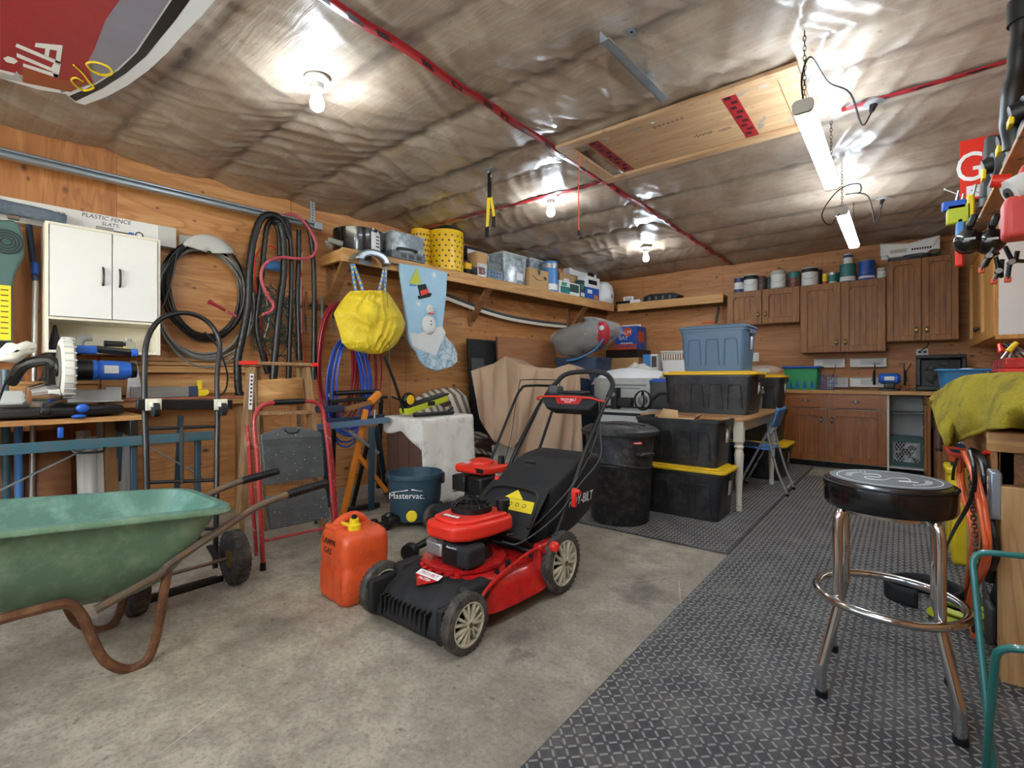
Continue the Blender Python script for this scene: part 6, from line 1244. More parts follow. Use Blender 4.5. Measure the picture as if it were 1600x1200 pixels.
def cx3(label, x0,x1,y0,y1,z0,z1, mat, name='cardboard_box', cat='box', deco=()):
    r = T(name, label, cat, ((x0+x1)/2,(y0+y1)/2,z0)); w,d,h = x1-x0,y1-y0,z1-z0; b = MB().box(-w/2,w/2,-d/2,d/2,0,h).build('carton',mat,r,bev=.003)
    for (u0,u1,v0,v1,mt_) in deco: MB().box(-w/2+u0*w,-w/2+u1*w,-d/2-.0015,-d/2-.0004,v0*h,v1*h).build('printed_panel',mt_,b)
    return r
cx3('plain cardboard box at the bottom under the black case',-3.62,-3.06,6.85,7.35,.0005,.68,'cardboard'); cx3('plain cardboard box under the black case',-3.62,-3.06,6.85,7.35,.681,1.36,'cardboard')
bc = cx3('flat black case under the bright blue carton',-3.6,-3.08,6.85,7.35,1.361,1.485,'black','black_case','case',((.45,.7,.3,.7,'dark_metal'),))
pbx = cx3('bright blue drink carton in the back corner',-3.50,-3.14,6.95,7.3,1.486,1.845,'blue','drink_carton','carton',((0,1,.0,.12,'orange_can'),(.0,1,.16,.24,'orange_can')))
MB().cyl((.04,-.1765,.27),(.04,-.178,.27),.07,n=24).build('printed_disc','orange_can',pbx); text('PALM',.085,'ink_white',pbx,(-.01,-.179,.26),(PI/2,0,0)); text('BAY',.085,'ink_white',pbx,(-.03,-.179,.18),(PI/2,0,0)); MB().box(.1805,.182,-.12,.1,.12,.28).build('side_print','orange_can',pbx); MB().box(-.08,.12,-.1795,-.178,.092,.108).build('small_print','ink_white',pbx)
pp_ = T('paper_pad','white printed sheet standing behind the blue drink carton','paper',(-3.40,7.34,1.486)); MB().box(-.16,.16,-.003,.003,0,.42).build('sheet','paper',pp_); MB().box(-.14,.14,-.0045,-.0035,.3,.4).build('print_block','lgrey',pp_)
clp = T('cloth_pile','crumpled off-white cloth piled between the boxes in the back corner','cloth',(-2.86,6.5,1.06)); MB().grid(lambda u,v: (-.28+.56*u, -.2+.4*v, .30*math.sin(PI*u)**.5*math.sin(PI*v)**.5*(.55+.45*mnoise.noise(V(u*5,v*5,3)))),26,18).build('cloth','cloth_white',clp,ang=180); MB().box(-.27,.27,-.19,.19,0,.02).build('bottom_fold','cloth_white',clp)
cx3('cardboard box under the cloth pile',-3.05,-2.60,6.25,6.72,.0005,.52,'cardboard'); cx3('second cardboard box under the cloth pile',-3.05,-2.60,6.25,6.72,.521,1.058,'cardboard')
cx3('cardboard box under the white laundry basket',-2.98,-2.22,6.78,7.3,.0005,.55,'cardboard'); cx3('second cardboard box under the white laundry basket',-2.98,-2.22,6.78,7.3,.551,1.13,'cardboard')
cx3('small pale blue carton left of the white laundry basket',-2.98,-2.76,6.82,7.0,1.131,1.40,'paper','pale_carton','carton',((0,.55,0,1,'blue_light'),(.6,.95,.3,.9,'dgrey')))
lb_ = T('laundry_basket','white plastic laundry basket with slotted sides','basket',(-2.46,7.0,1.131)); rtub(.52,.34,.18,.05,.92).build('basket','white',lb_); m = MB()
for k in range(14): m.box(-.24+k*.035,-.222+k*.035,-.172,-.166,.185,.29)
m.build('slat','white',lb_)['kind']='stuff'; MB().tube([(x,y,.30) for x,y in rr(.54,.36,.05,3)],.012,6,True,1).build('rim','white',lb_)
wc = cx3('white carton with lifted flap behind the trash can',-2.86,-2.14,5.15,5.6,.74,1.06,'lgrey','white_carton','carton',((.35,.9,.72,.78,'grey'),(.4,.8,.62,.66,'grey')))
MB().grid(lambda u,v: (-.40+.76*u+.04*v, -.225-.05*v+.42*v, .322+.09*v-.08*(1-v)**3+.03*math.sin(u*4)),16,10).build('flap','paper',wc,solid=.004,ang=180)
tote('grey bin under the white carton',-2.88,-2.16,5.12,5.6,.0005,.735,'dgrey',None,sticker=False)
sb2 = tote('grey tote with blue lid behind the table stack',-2.12,-1.80,4.98,5.3,.0125,1.04,'dgrey','blue',ribs=2,sticker=False)
cx3('pale carton in front of the white carton',-2.45,-1.92,4.50,4.86,.012,.74,'lgrey','pale_carton','carton',((.1,.9,.93,.97,'ink_black'),))
sp_ = T('speaker_bracket','black metal bracket with round hole on the pale carton','bracket',(-2.28,4.68,.741)); MB().box(-.1,-.03,-.05,.05,0,.22).build('block','black',sp_,bev=.006); MB().box(-.03,.12,-.04,.04,.03,.12).build('arm','dark_metal',sp_,bev=.006); MB().cyl((-.065,-.051,.15),(-.065,-.053,.15),.022).build('hole','grey',sp_)
hs = T('work_light','black wire-caged work light lying on the pale carton','lamp',(-2.02,4.62,.741)); m = MB()
for k in range(3): m.tube([(.09*math.cos(a)*math.cos(k*PI/3),.09*math.cos(a)*math.sin(k*PI/3),.10+.095*math.sin(a)) for a in [2*PI*q/14 for q in range(14)]],.007,6,True,2)
m.build('cage','black',hs); MB().ball((0,0,.1),.05).build('bulb','lead',hs); MB().tube([(.08,0,.1),(.16,.02,.17),(.24,.03,.17),(.25,.03,.08)],.02,8).build('handle','black',hs)
# ================================================================ back shelf
ZB = 2.205
bs_ = T('corner_shelf','plywood shelf with lumber edge on the back wall','shelf',(-2.7,7.21,ZB))
MB().box(-.76,.79,-.17,.197,-.018,0).build('board','hatch_ply',bs_); MB().box(-.78,.79,-.21,-.17,-.115,0).build('front_edge','lumber_x',bs_,bev=.003); MB().box(-.76,.79,.16,.197,-.11,-.018).build('wall_cleat','old_lumber',bs_)
def SBk(px0, px1, ptop, Y, dep, name, label, cat, zb=ZB, group=None):
    a, b = onY(px0,430,Y), onY(px1,430,Y); t = onY((px0+px1)/2, ptop, Y); r = T(name,label,cat,((a.x+b.x)/2, Y+dep/2, zb), group=group); return r, b.x-a.x, t.z-zb
r, w, h = SBk(962,1000,468,7.05,.2,'flat_carton','flat black and white carton on the back shelf','carton'); h = .05; b = MB().box(-w/2,w/2,-.1,.1,0,h).build('carton','black',r,bev=.002); MB().box(w*.1,w*.5+.001,-.1005,.1,.001,h+.001).build('white_half','paper',b); pc = T('small_card','small white printed card on the flat carton','card',(r.location.x-.02,7.12,ZB+h+.001),.1); MB().box(-.08,.08,-.004,.004,0,.07).build('card','paper',pc); MB().box(-.06,.06,-.0052,-.0042,.015,.055).build('print','lgrey',pc)
r, w, h = SBk(1005,1058,455,7.05,.22,'tool_tray','black plastic tool tray on the back shelf','tray'); MB().prism([(-w/2,.0),(w*.42,.0),(w*.56,.06),(w*.4,.1),(-w*.3,.11),(-w*.5,.08)],(0,-.1,0),(1,0,0),(0,0,1),-.2).build('tray','black',r,bev=.006); 
for k in range(4): MB().box(-w*.35+k*w*.2,-w*.28+k*w*.2,-.105,-.1,.02,.07).build('slot','tool_grey',r)
hk = T('hanging_drill','black tool hanging from an orange clamp under the back shelf','tool',onY(1118,505,7.2)); MB().bar((0,0,.0),(.04,0,.22),.035,.03).build('grip','black',hk,bev=.006); MB().bar((-.2,0,.02),(.0,0,.03),.02,.02).build('clamp','orange_can',hk,bev=.004); MB().cyl((.04,0,.2),(.04,0,.40),.006).build('cord','black',hk)
# ================================================================ upper cabinets
def panel_door(parent, x0, x1, z0, z1, wood_m, planks, knob_x, knob_z, knob_m='brass', axis='y', depth=.026, hinge=None):
    """frame-and-plank door in the x/z plane, front at local y = 0 facing -y"""
    d = MB(); fw = .075 if x1-x0 > .33 else .058; d.box(x0,x0+fw,-depth,0,z0,z1).box(x1-fw,x1,-depth,0,z0,z1).box(x0+fw,x1-fw,-depth,0,z0,z0+fw)
    n = 10; arch = [(x0+fw, z1-fw-.03)] + [(x0+fw+.022*math.sin(PI/2*k/5), z1-fw-.03+.03*(1-math.cos(PI/2*k/5))) for k in range(1,6)] 
    arch += [(x1-fw-(q[0]-x0-fw), q[1]) for q in arch[::-1]]
    d.prism(arch + [(x1-fw, z1), (x0+fw, z1)], (0,0,0), (1,0,0), (0,0,1), depth); o = d.build('door', wood_m, parent, bev=.003)
    pw = (x1-x0-2*fw)/planks
    for k in range(planks): MB().box(x0+fw+k*pw+.001,x0+fw+(k+1)*pw-.001,-depth*.18,-.001,z0+fw*.9,z1-fw*.6).build('plank', wood_m, o, bev=.0025)
    if knob_x is not None:
        kb = MB().lathe([(.007,0),(.007,-.012),(.018,-.017),(.021,-.027),(.014,-.038),(.001,-.041)],16,axis='y').build('knob',knob_m,o,loc=(knob_x,-depth,knob_z)); MB().box(knob_x-.013,knob_x+.013,-depth-.002,-depth,knob_z-.035,knob_z+.035).build('knob_plate','dark_metal',o,bev=.002)
    return o
def upper(label, x0, x1, z0, z1, planks, kz):
    r = T('upper_cabinet',label,'cabinet',((x0+x1)/2,7.10,z0),group='oak upper cabinets on the back wall'); w = x1-x0; h = z1-z0
    MB().box(-w/2,w/2,.0,.305,0,h).build('carcass','oak',r,bev=.002); panel_door(r,-w/2+.003,-.004,.004,h-.004,'oak',planks,-.045,kz); panel_door(r,.004,w/2-.003,.004,h-.004,'oak',planks,.045,kz); return r
upper('small oak upper cabinet next to the back shelf',-1.875,-1.012,1.765,2.222,4,.13)
upper('tall oak upper cabinet in the middle of the back wall',-1.008,-.148,1.37,2.22,5,.12)
upper('high oak upper cabinet below the white sack',-.142,.475,1.475,2.40,4,.12)
# ---- paint cans along the cabinet tops
CZ = 2.2225
M('paint_navy','#2c3f6e',.4); M('paint_brown','#6b3a2a',.4)
def pcan(px0, px1, ptop, label, body, lidm, band=None, zb=CZ, Y=7.2, bail=True, tall=False):
    a, b = onY(px0,430,Y), onY(px1,430,Y); R = (b.x-a.x)/2*.94; t = onY((px0+px1)/2, ptop, Y); h = max(.06, min(t.z-zb, ZC-zb-.07)); r = T('paint_can',label,'can',((a.x+b.x)/2,Y+.02,zb),group='cans on the upper cabinets')
    c = MB().lathe([(.001,0),(R,0),(R*1.02,.004),(R,.01),(R,h-.012),(R*1.03,h-.008),(R*1.03,h-.002),(R*.97,h),(.001,h-.003)],28).build('body',body,r); MB().lathe([(.001,h-.002),(R*.9,h-.002),(R*.9,h+.004),(.001,h+.004)],24).build('lid',lidm,r)
    if band: MB().lathe([(R*1.004,h*band[0]),(R*1.01,h*band[0]),(R*1.01,h*band[1]),(R*1.004,h*band[1])],28,cap=False).build('label',band[2],c)
    if bail: MB().tube([(-R*1.04,-.01,h*.8),(-R*.7,-R*.9,h*.45),(0,-R*1.06,h*.36),(R*.7,-R*.9,h*.45),(R*1.04,-.01,h*.8)],.002,5).build('bail','steel',c)
    return r
pcan(1146,1162,435,'small can with blue and white label, leftmost on the cabinets','paint_navy','foil',(.25,.7,'paper')); pcan(1161,1184,430,'white paint can with dark drips near the left end of the cabinet tops','paper','black',(.72,.97,'ink_black'))
pcan(1184,1196,432,'dark brown can beside the dripping white paint can','brown','black'); pcan(1196,1206,434,'narrow green can left of the plain white paint can','dgreen','green',Y=7.26); pcan(1203,1228,424,'plain white paint can on the small oak cabinet','lgrey','white',(.1,.8,'paper'))
pcan(1231,1250,425,'can with teal top and brown label beside the white paint can','paint_brown','blue_light',(.62,.95,'bottle_teal')); pcan(1251,1279,419,'white paint can with black lid and drips on the middle cabinet','paper','black',(.75,.98,'ink_black'))
pcan(1276,1284,422,'slim dark tin beside the black-lidded paint can','dark_metal','black',bail=False,Y=7.28); pcan(1284,1293,428,'small tin with yellow and red label on the middle cabinet','yellow_label','foil',(.1,.3,'red'),bail=False); pcan(1293,1308,426,'silver tin with teal label on the middle cabinet','foil','lgrey',(.2,.8,'bottle_teal'),bail=False); pcan(1303,1312,426,'teal tin tucked behind the silver tin','bottle_teal','foil',bail=False,Y=7.29)
r = pcan(1311,1338,413,'wide teal paint can carrying a smaller can','bottle_teal','lgrey',(.06,.3,'paper')); hz_ = CZ + (onY(1325,413,7.2).z-CZ)
pcan(1317,1333,397,'small white can with navy lid stacked on the teal paint can','paper','paint_navy',(.62,.95,'paint_navy'),zb=hz_+.005,bail=False); pcan(1340,1368,408,'big bright blue paint can on the middle cabinet','blue','foil',(.1,.22,'paper')); pcan(1369,1386,419,'small white can at the right end of the middle cabinet','lgrey','white',(.2,.7,'paper'))
# ---- white sack on a dark tray
sk = T('white_sack','white printed sack lying in a dark basket on the high cabinet','sack',(.06,7.22,2.403)); MB().grid(lambda u,v: (-.26+.52*u+(.0), -.13+.26*v, .07+.17*(math.sin(PI*v)**.4)*(.55+.45*abs(2*u-1))+.02*mnoise.noise(V(u*6,v*4,2))),30,14).build('sack_top','paper',sk,ang=180)
MB().prism([(-.17,.035),(.15,.03),(.22,.12),(.27,.225),(.0,.18),(-.27,.215),(-.22,.12)],(0,-.13,0),(1,0,0),(0,0,1),-.26).build('sack','paper',sk,bev=.02,seg=3); [MB().box(.02+k*.022,.036+k*.022,-.132,-.1305,.09,.112).build('print_stroke','ink_black',sk) for k in range(8)]; MB().box(-.17,-.02,-.1315,-.1305,.08,.12).build('fine_print','lgrey',sk)
MB().prism(rr(.38,.24,.03,3),(0,0,0),(1,0,0),(0,1,0),.03).build('basket','black',sk); MB().tube([(.2,-.02,.03),(.26,-.03,.05),(.24,-.06,.02),(.12,-.14,.04),(-.05,-.14,.035)],.008,6).build('cord','dgreen',sk)
# ================================================================ base cabinets
def base(label, x0, x1, kn, wood_m='oak_warm'):
    r = T('base_cabinet',label,'cabinet',((x0+x1)/2,6.82,0),group='oak base cabinets under the counter'); w = x1-x0
    MB().box(-w/2,w/2,.0,.58,.075,.875).build('carcass','cream',r); MB().box(-w/2,w/2,.06,.5,.0,.075).build('plinth','black_matte',r)
    dw = MB().box(-w/2+.003,w/2-.003,-.02,0,.70,.872).build('drawer','oak_warm_x',r,bev=.004); MB().box(-w/2+.003,-w/2+.07,-.021,-.019,.702,.87).build('drawer_stile',wood_m,dw); MB().box(w/2-.07,w/2-.003,-.021,-.019,.702,.87).build('drawer_stile',wood_m,dw)
    MB().prism([(-w*.36,.0),(w*.36,.0),(w*.33,.007),(-w*.33,.007)],(0,-.0205,.705),(1,0,0),(0,0,1),.004).build('finger_groove','dark_metal',dw)
    MB().lathe([(.006,-.02),(.006,-.03),(.016,-.036),(.012,-.046),(.001,-.048)],16,axis='y',c=(0,0,.79)).build('knob','steel',dw); MB().prism([(-.05,0),(-.02,.008),(0,.016),(.02,.008),(.05,0),(.02,-.008),(0,-.016),(-.02,-.008)],(0,-.0205,.79),(1,0,0),(0,0,1),.002).build('knob_plate','dark_metal',dw)
    panel_door(r,-w/2+.003,w/2-.003,.085,.69,wood_m,5 if w>.5 else 4,kn*(w/2-.05),.57,'steel'); return r
base('left oak base cabinet with drawer under the green crate',-1.12,-.70,1); base('wide oak base cabinet with drawer beside the open cabinet',-.693,-.135,-1)
oc = T('open_cabinet','open base cabinet without a door holding a milk crate','cabinet',(.035,6.82,0)); w = .335
MB().box(-w/2,-w/2+.018,0,.58,.0,.875).build('side','cream',oc); MB().box(w/2-.018,w/2,0,.58,0,.875).build('side','oak',oc); MB().box(-w/2+.018,w/2-.018,.56,.57,.0,.875).build('back','lgrey',oc); MB().box(-w/2+.018,w/2-.018,0,.56,.07,.085).build('bottom','lgrey',oc); MB().box(-w/2+.018,w/2-.018,.25,.56,.66,.672).build('shelf','grey',oc)
dr_ = panel_door(oc,0,.32,.02,.86,'oak',4,None,None); dr_.location = (w/2,-.005,0); dr_.rotation_euler = (0,0,-math.radians(86))
for z in (.3,.52,.72): MB().box(w/2-.03,w/2-.018,.02,.06,z,z+.035).build('hinge','steel',oc)
mc = T('milk_crate','green milk crate filled with white and rust-coloured odds and ends','crate',(.035,7.06,.0855)); W = .28; m = MB()
for z0,z1 in ((0,.05),(.27,.32)): m.box(-W/2,W/2,-.15,-.14,z0,z1).box(-W/2,W/2,.14,.15,z0,z1).box(-W/2,-W/2+.01,-.14,.14,z0,z1).box(W/2-.01,W/2,-.14,.14,z0,z1)
for x in (-W/2,W/2-.025): m.box(x,x+.025,-.15,-.14,.05,.27)
m.build('frame','dgreen',mc); lt = MB()
for k in range(-4,10): 
    for s in (1,-1):
        xa = -W/2+.02+k*.03; a = V(xa,-.145,.05); b = V(xa+s*.13,-.145,.27)
        if s < 0: a, b = V(xa+.13,-.145,.05), V(xa,-.145,.27)
        # trim to the crate
        def cl(p,q,xx): t=(xx-p.x)/(q.x-p.x); return p.lerp(q,t)
        lo, hi = -W/2+.02, W/2-.02
        P, Q = (a,b) if a.x < b.x else (b,a)
        if Q.x <= lo or P.x >= hi: continue
        if P.x < lo: P = cl(P,Q,lo)
        if Q.x > hi: Q = cl(P,Q,hi)
        lt.bar(P,Q,.006,.006)
lt.build('lattice','lgrey',mc); rn = random.Random(5)
for k in range(14): MB().ball((rn.uniform(-.09,.09),rn.uniform(-.1,.06),rn.uniform(.05,.24)),rn.uniform(.03,.05),1,1,.9,10,7).build('contents',['offwhite','rust','white','dark_metal'][k%4],mc)
ct = T('countertop','pale wooden countertop on the back wall cabinets','countertop',(-.47,7.09,.876)); MB().box(-.69,1.4,-.31,.315,0,.042).build('slab','counter_wood',ct,bev=.003)
MB().box(-.69,-.655,-.311,-.3,.0,.042).build('edge_strip','honey',ct)
CT = .9185
# ---- things on the counter
gcx = T('green_crate','green and blue plastic basket crate on the counter','crate',(-.965,6.97,CT)); rtub(.37,.3,.26,.03,.88).build('tub','green',gcx); MB().tube([(x,y,.27) for x,y in rr(.40,.33,.03,3)],.014,6,True,1).build('rim','blue',gcx); MB().prism(rr(.38,.31,.03,3),(0,0,.28),(1,0,0),(0,1,0),.012).build('lid','clear',gcx)
for k in range(4): MB().prism([(-.13+k*.075,.02),(-.085+k*.075,.02),(-.1075+k*.075,.13)],(0,-.142,0),(1,0,0),(0,0,1),.004).build('slot','blue',gcx)
wbk = T('wire_basket','small wire basket with black strap beside the green crate','basket',(-.70,6.95,CT)); m = MB()
for k in range(7): m.cyl((-.07+k*.024,-.1,0.002),(-.085+k*.028,-.12,.17),.002,n=5).cyl((-.07+k*.024,.08,.002),(-.085+k*.028,.1,.17),.002,n=5)
for z,e in ((.004,.0),(.08,.008),(.17,.018)): m.tube([(-.075-e,-.1-e,z),(.08+e,-.1-e,z),(.08+e,.08+e,z),(-.075-e,.08+e,z)],.0025,5,True,1)
m.build('wires','blue',wbk); MB().box(-.06,.06,-.07,.06,.005,.2).build('clear_jar','clear',wbk,bev=.02); MB().tube([(-.1,-.12,.28),(-.06,-.13,.2),(.02,-.13,.12),(.07,-.13,.18),(.09,-.12,.3)],.008,6,flat=.4).build('strap','black',wbk)
def fr_tray(label, px0, py0, px1, py1):
    a, b = onY(px0,py0,7.33), onY(px1,py1,7.33); r = T('door_tray',label,'tray',((a.x+b.x)/2,7.405,min(a.z,b.z)),group='white refrigerator trays on the back wall'); w = abs(b.x-a.x); h = abs(a.z-b.z)
    MB().box(-w/2,w/2,-.075,-.07,0,h).box(-w/2,-w/2+.008,-.07,0,0,h).box(w/2-.008,w/2,-.07,0,0,h).box(-w/2,w/2,-.07,0,0,.006).build('tray','white',r,bev=.003); MB().box(-w*.2,w*.42,-.0765,-.0752,h*.25,h*.85).build('clear_front','clear',r); MB().tube([(-w*.45,-.08,h*.93),(w*.45,-.08,h*.93)],.005,6,sub=1).build('rail','lgrey',r)
fr_tray('upper left white tray on the back wall above the green crate',1272,561,1320,574); fr_tray('upper right white tray on the back wall above the bench grinder',1328,560,1385,573); fr_tray('lower left white tray on the counter back beside the crate',1293,590,1325,605); fr_tray('lower right white tray behind the bench grinder',1328,590,1385,605)
bg_ = T('bench_grinder','blue bench grinder with two wheels on the counter','grinder',(-.115,7.0,CT)); MB().prism(rr(.2,.16,.03,3),(0,0,0),(1,0,0),(0,1,0),.025).build('base','black',bg_,bev=.004); MB().box(-.05,.05,-.05,.05,.025,.09).build('pedestal','black',bg_,bev=.01); mo = MB().lathe([(.001,-.1),(.04,-.1),(.06,-.07),(.062,.07),(.04,.1),(.001,.1)],28,axis='x').build('motor','motor_blue',bg_,loc=(0,0,.135)); MB().box(-.045,.045,-.064,-.055,-.02,.025).build('name_plate','paper',mo,bev=.003)
for s in (-1,1):
    g = MB().cyl((s*.125,0,.135),(s*.15,0,.135),.075,n=28).build('grinding_wheel','dark_metal',bg_); MB().tube([(s*.138,.08*math.cos(a),.135+.08*math.sin(a)) for a in [-.3+PI*1.25*k/10 for k in range(11)]],.02,6,flat=.5).build('wheel_guard','black',g); MB().cyl((s*.15,0,.135),(s*.16,0,.135),.02).build('hub','steel',g)
    MB().bar((s*.13,-.05,.2),(s*.13,-.06,.30),.008,.012).bar((s*.08,-.08,.30),(s*.15,-.08,.31),.06,.006).build('eye_shield','black',g)
    MB().box(s*.12,s*.165,-.11,-.06,.11,.12).build('tool_rest','dark_metal',g)
fn = T('box_fan','black square fan leaning on the counter','fan',(.33,7.13,CT),.0,rot=(-.16,0,0)); m = MB(); 
MB().box(-.21,.21,-.05,.05,0,.05).box(-.21,.21,-.05,.05,.36,.40).box(-.21,-.17,-.05,.05,.05,.36).box(.17,.21,-.05,.05,.05,.36).box(-.17,.17,.03,.05,.05,.36).build('housing','black',fn,bev=.008)
m = MB(); [m.lathe([(q,-.048),(q+.006,-.048),(q+.006,-.04),(q,-.04)],28,axis='y',c=(0,0,.205),cap=False) for q in (.03,.055,.08,.105,.13,.155)]; m.build('grille','black',fn)['kind']='stuff'
for k in range(5):
    a = 2*PI*k/5; MB().add([(.03*math.cos(a),-.0,.205+.03*math.sin(a)),(.145*math.cos(a-.25),-.015,.205+.145*math.sin(a-.25)),(.145*math.cos(a+.45),.015,.205+.145*math.sin(a+.45))],[(0,1,2)]).build('blade','dgrey',fn,solid=.004)
MB().cyl((0,-.05,.205),(0,-.02,.205),.032,n=20).build('hub','dgrey',fn); MB().tube([(-.21,.0,.03),(-.27,-.06,.01),(-.3,-.02,.004),(-.3,.1,.2),(-.25,.2,.35)],.004,5).build('power_cord','black',fn)
def outlet(label, px, py, plugs):
    p = onY(px,py,7.405); r = T('wall_outlet',label,'outlet',(p.x,7.409,p.z)); r.name = 'power_outlet'; MB().box(-.055,.055,-.008,0,-.06,.06).build('plate','white',r,bev=.003)
    for x in (-.024,.024):
        for z in (-.022,.022): MB().box(x-.014,x+.014,-.011,-.008,z-.014,z+.014).build('receptacle','offwhite',r,bev=.004)
    if plugs:
        for x,z in ((-.024,.022),(.024,.022),(-.024,-.022)): MB().box(x-.012,x+.012,-.05,-.011,z-.012,z+.012).build('plug','black',r,bev=.004)
        MB().tube([(-.024,-.05,.022),(.05,-.1,.12),(-.1,-.09,.2),(-.35,-.06,.17)],.005,6).build('plug_cord','black',r)
outlet('white double power outlet on the back wall left of the cabinets',1179,558,False); outlet('white power outlet with black plugs beside the fan',1441,553,True)
# ================================================================ cabinet on the right wall
rc = T('upper_cabinet','honey-coloured upper cabinet with white end panel on the right wall','cabinet',(.555,6.15,1.385)); MB().box(.02,.39,-.90,.92,0,.93).build('carcass','honey',rc); MB().box(.02,.39,-.912,-.90,.0,.93).build('end_panel','cab_white',rc); MB().box(.0,.39,-.915,-.9,-.02,.012).build('end_rail','honey',rc)
for k,(y0,y1) in enumerate(((-.905,-.02),(-.01,.90))):
    d = panel_door(rc,-(y1-y0)/2,(y1-y0)/2,.004,.926,'honey',4,((y1-y0)/2-.06)*(1 if k else -1),.12,'dark_metal'); d.location = (.02,(y0+y1)/2,0); d.rotation_euler = (0,0,-PI/2)
# ================================================================ workbench along the right wall
BT = .885
wbn = T('lumber_workbench','rough lumber workbench with post and heavy apron along the right wall','workbench',(.6,3.4,0)); wbn.name='lumber_workbench'
MB().box(-.345,.345,-.98,1.15,BT-.045,BT).build('top_board','bench_wood',wbn,bev=.004); MB().box(-.365,.345,-1.0,-.96,BT-.07,BT-.001).build('end_board','lumber_x',wbn,bev=.004)
MB().box(-.33,-.29,-.95,1.12,BT-.19,BT-.045).build('front_apron','bench_wood',wbn,bev=.003); MB().box(-.33,.345,-.95,-.91,BT-.19,BT-.07).build('side_apron','old_lumber',wbn,bev=.003)
for y in (-.99,1.03): MB().box(-.33,-.235,y,y+.09,.0,BT-.19).build('post','lumber_z',wbn,bev=.004); MB().box(.25,.34,y,y+.09,0,BT-.19).build('post','lumber_z',wbn)
MB().bar((-.28,.25,.0+.01),(-.28,.25,BT-.19),.06,.09).build('post','lumber_z',wbn,bev=.003)
ob = T('outlet_box','grey metal outlet box screwed to the bench post','outlet',onX(1556,772,.262)); MB().box(-.02,.012,-.045,.045,-.085,.085).build('box','galv',ob,bev=.006)
for z in (-.05,-.02,.02,.05): MB().cyl((-.0205,0,z),(-.0225,0,z),.013,n=12).build('receptacle','lgrey',ob)
# ---- base cabinet further along the right wall
rb2 = T('base_cabinet','brown base cabinet on the right wall beyond the workbench','cabinet',(.255,5.6,0)); MB().box(.02,.68,-1.0,1.15,.06,.875).build('carcass','oak',rb2)
for k,(y0,y1) in enumerate(((-.99,-.3),(-.29,.4),(.41,1.1))):
    d = panel_door(rb2,-(y1-y0)/2,(y1-y0)/2,.07,.86,'oak',4,None,None); d.location = (.02,(y0+y1)/2,0); d.rotation_euler = (0,0,-PI/2); MB().tube([(y1-y0)*.0*V(1,0,0)+V(.26,-.02,.70),V(.26,-.05,.69),V(.26,-.05,.6),V(.26,-.02,.59)],.007,6).build('pull','dark_metal',d)
MB().box(.0,.69,-1.02,1.16,.8755,.905).build('worktop','counter_wood',rb2,bev=.003)
pc_ = T('pipe_bar','brown round bar handle hanging on the base cabinet beside the towel','handle',onX(1467,672,.19)); MB().cyl((0,0,-.13),(0,0,.10),.018).build('bar','brown',pc_); MB().cyl((0,0,-.14),(0,0,-.12),.02).build('end_cap','dark_metal',pc_)
for z in (-.08,.06): MB().bar((0,0,z),(.06,.02,z+.015),.012,.02).build('bracket','steel',pc_)
# ---- towel draped over a vise box
vb = T('vise_block','wooden block on the workbench under the yellow towel','block',(.60,3.0,BT)); MB().box(-.26,.3,-.55,.5,.0,.17).build('block','old_lumber',vb,bev=.004); MB().box(-.2,.25,-.45,.4,.17,.182).build('top_board','bench_wood',vb)
tw = T('yellow_towel','dirty yellow terry towel draped over the workbench edge','towel',(.3,3.0,BT)); PN = V(1.30,.14,0).normalized()
tcols = [(1453,622,630),(1462,614,650),(1478,603,698),(1492,594,695),(1510,587,684),(1530,587,677),(1552,587,671),(1580,587,668),(1612,587,668),(1650,587,672)]
def twl(u, v):
    t = u*(len(tcols)-1); i = min(int(t),len(tcols)-2); f = t-i; x = tcols[i][0]*(1-f)+tcols[i+1][0]*f; y0 = tcols[i][1]*(1-f)+tcols[i+1][1]*f; y1 = tcols[i][2]*(1-f)+tcols[i+1][2]*f
    if v < .3:
        k = 1-v/.3; p = onP(x, y0, (.235,3.0,0), PN); return p + V(.42*k, .0, .012*math.sin(PI*k)+.008*mnoise.noise(V(u*6,k*4,3))) - tw.location
    s = (v-.3)/.7; p = onP(x, y0+(y1-y0)*s, (.235-.055*math.sin(PI*min(s*1.1,1)*.6)+.03*math.sin(u*13+s*2)*s+.02*math.sin(u*24)*s,3.0,0), PN); return p + V(.01*mnoise.noise(V(u*9,s*6,5)),0,0) - tw.location
MB().grid(twl,64,36).build('terry_cloth','towel',tw,solid=.012,ang=180)
# ---- tub and red tool box beyond the towel
tu = T('blue_tub','blue plastic tub on the right-hand cabinet worktop','tub',(.425,5.05,.906)); p = onX(1455,573,.30); rtub(.42,.36,.22,.05,.86).build('tub','tub_blue',tu); MB().tube([(x,y,.22) for x,y in rr(.44,.38,.05,3)],.010,6,True,1).build('rim','tub_blue',tu); MB().ball((-.05,-.05,.20),.07,1.3,1,.5).build('white_rag','paper',tu)
rtb = T('tool_box','red metal tool box with open drawers on the workbench','tool box',(.62,4.22,BT)); MB().box(-.16,.30,-.28,.28,0,.24).build('chest','red_bright',rtb,bev=.006); MB().box(-.162,-.16,-.27,.0,.03,.2).build('label_panel','paper',rtb); MB().box(-.1635,-.162,-.12,-.02,.06,.2).build('emblem','navy',rtb)
for k in range(3): MB().box(-.26+.03*k,-.16,.02,.27,.02+k*.075,.075+k*.075).build('drawer','black',rtb,bev=.003); MB().box(-.265+.03*k,-.26+.03*k,.02,.27,.065+k*.075,.075+k*.075).build('drawer_rail','steel',rtb)
MB().box(-.16,.30,-.28,.28,.2405,.30).build('lid','red',rtb,bev=.006)
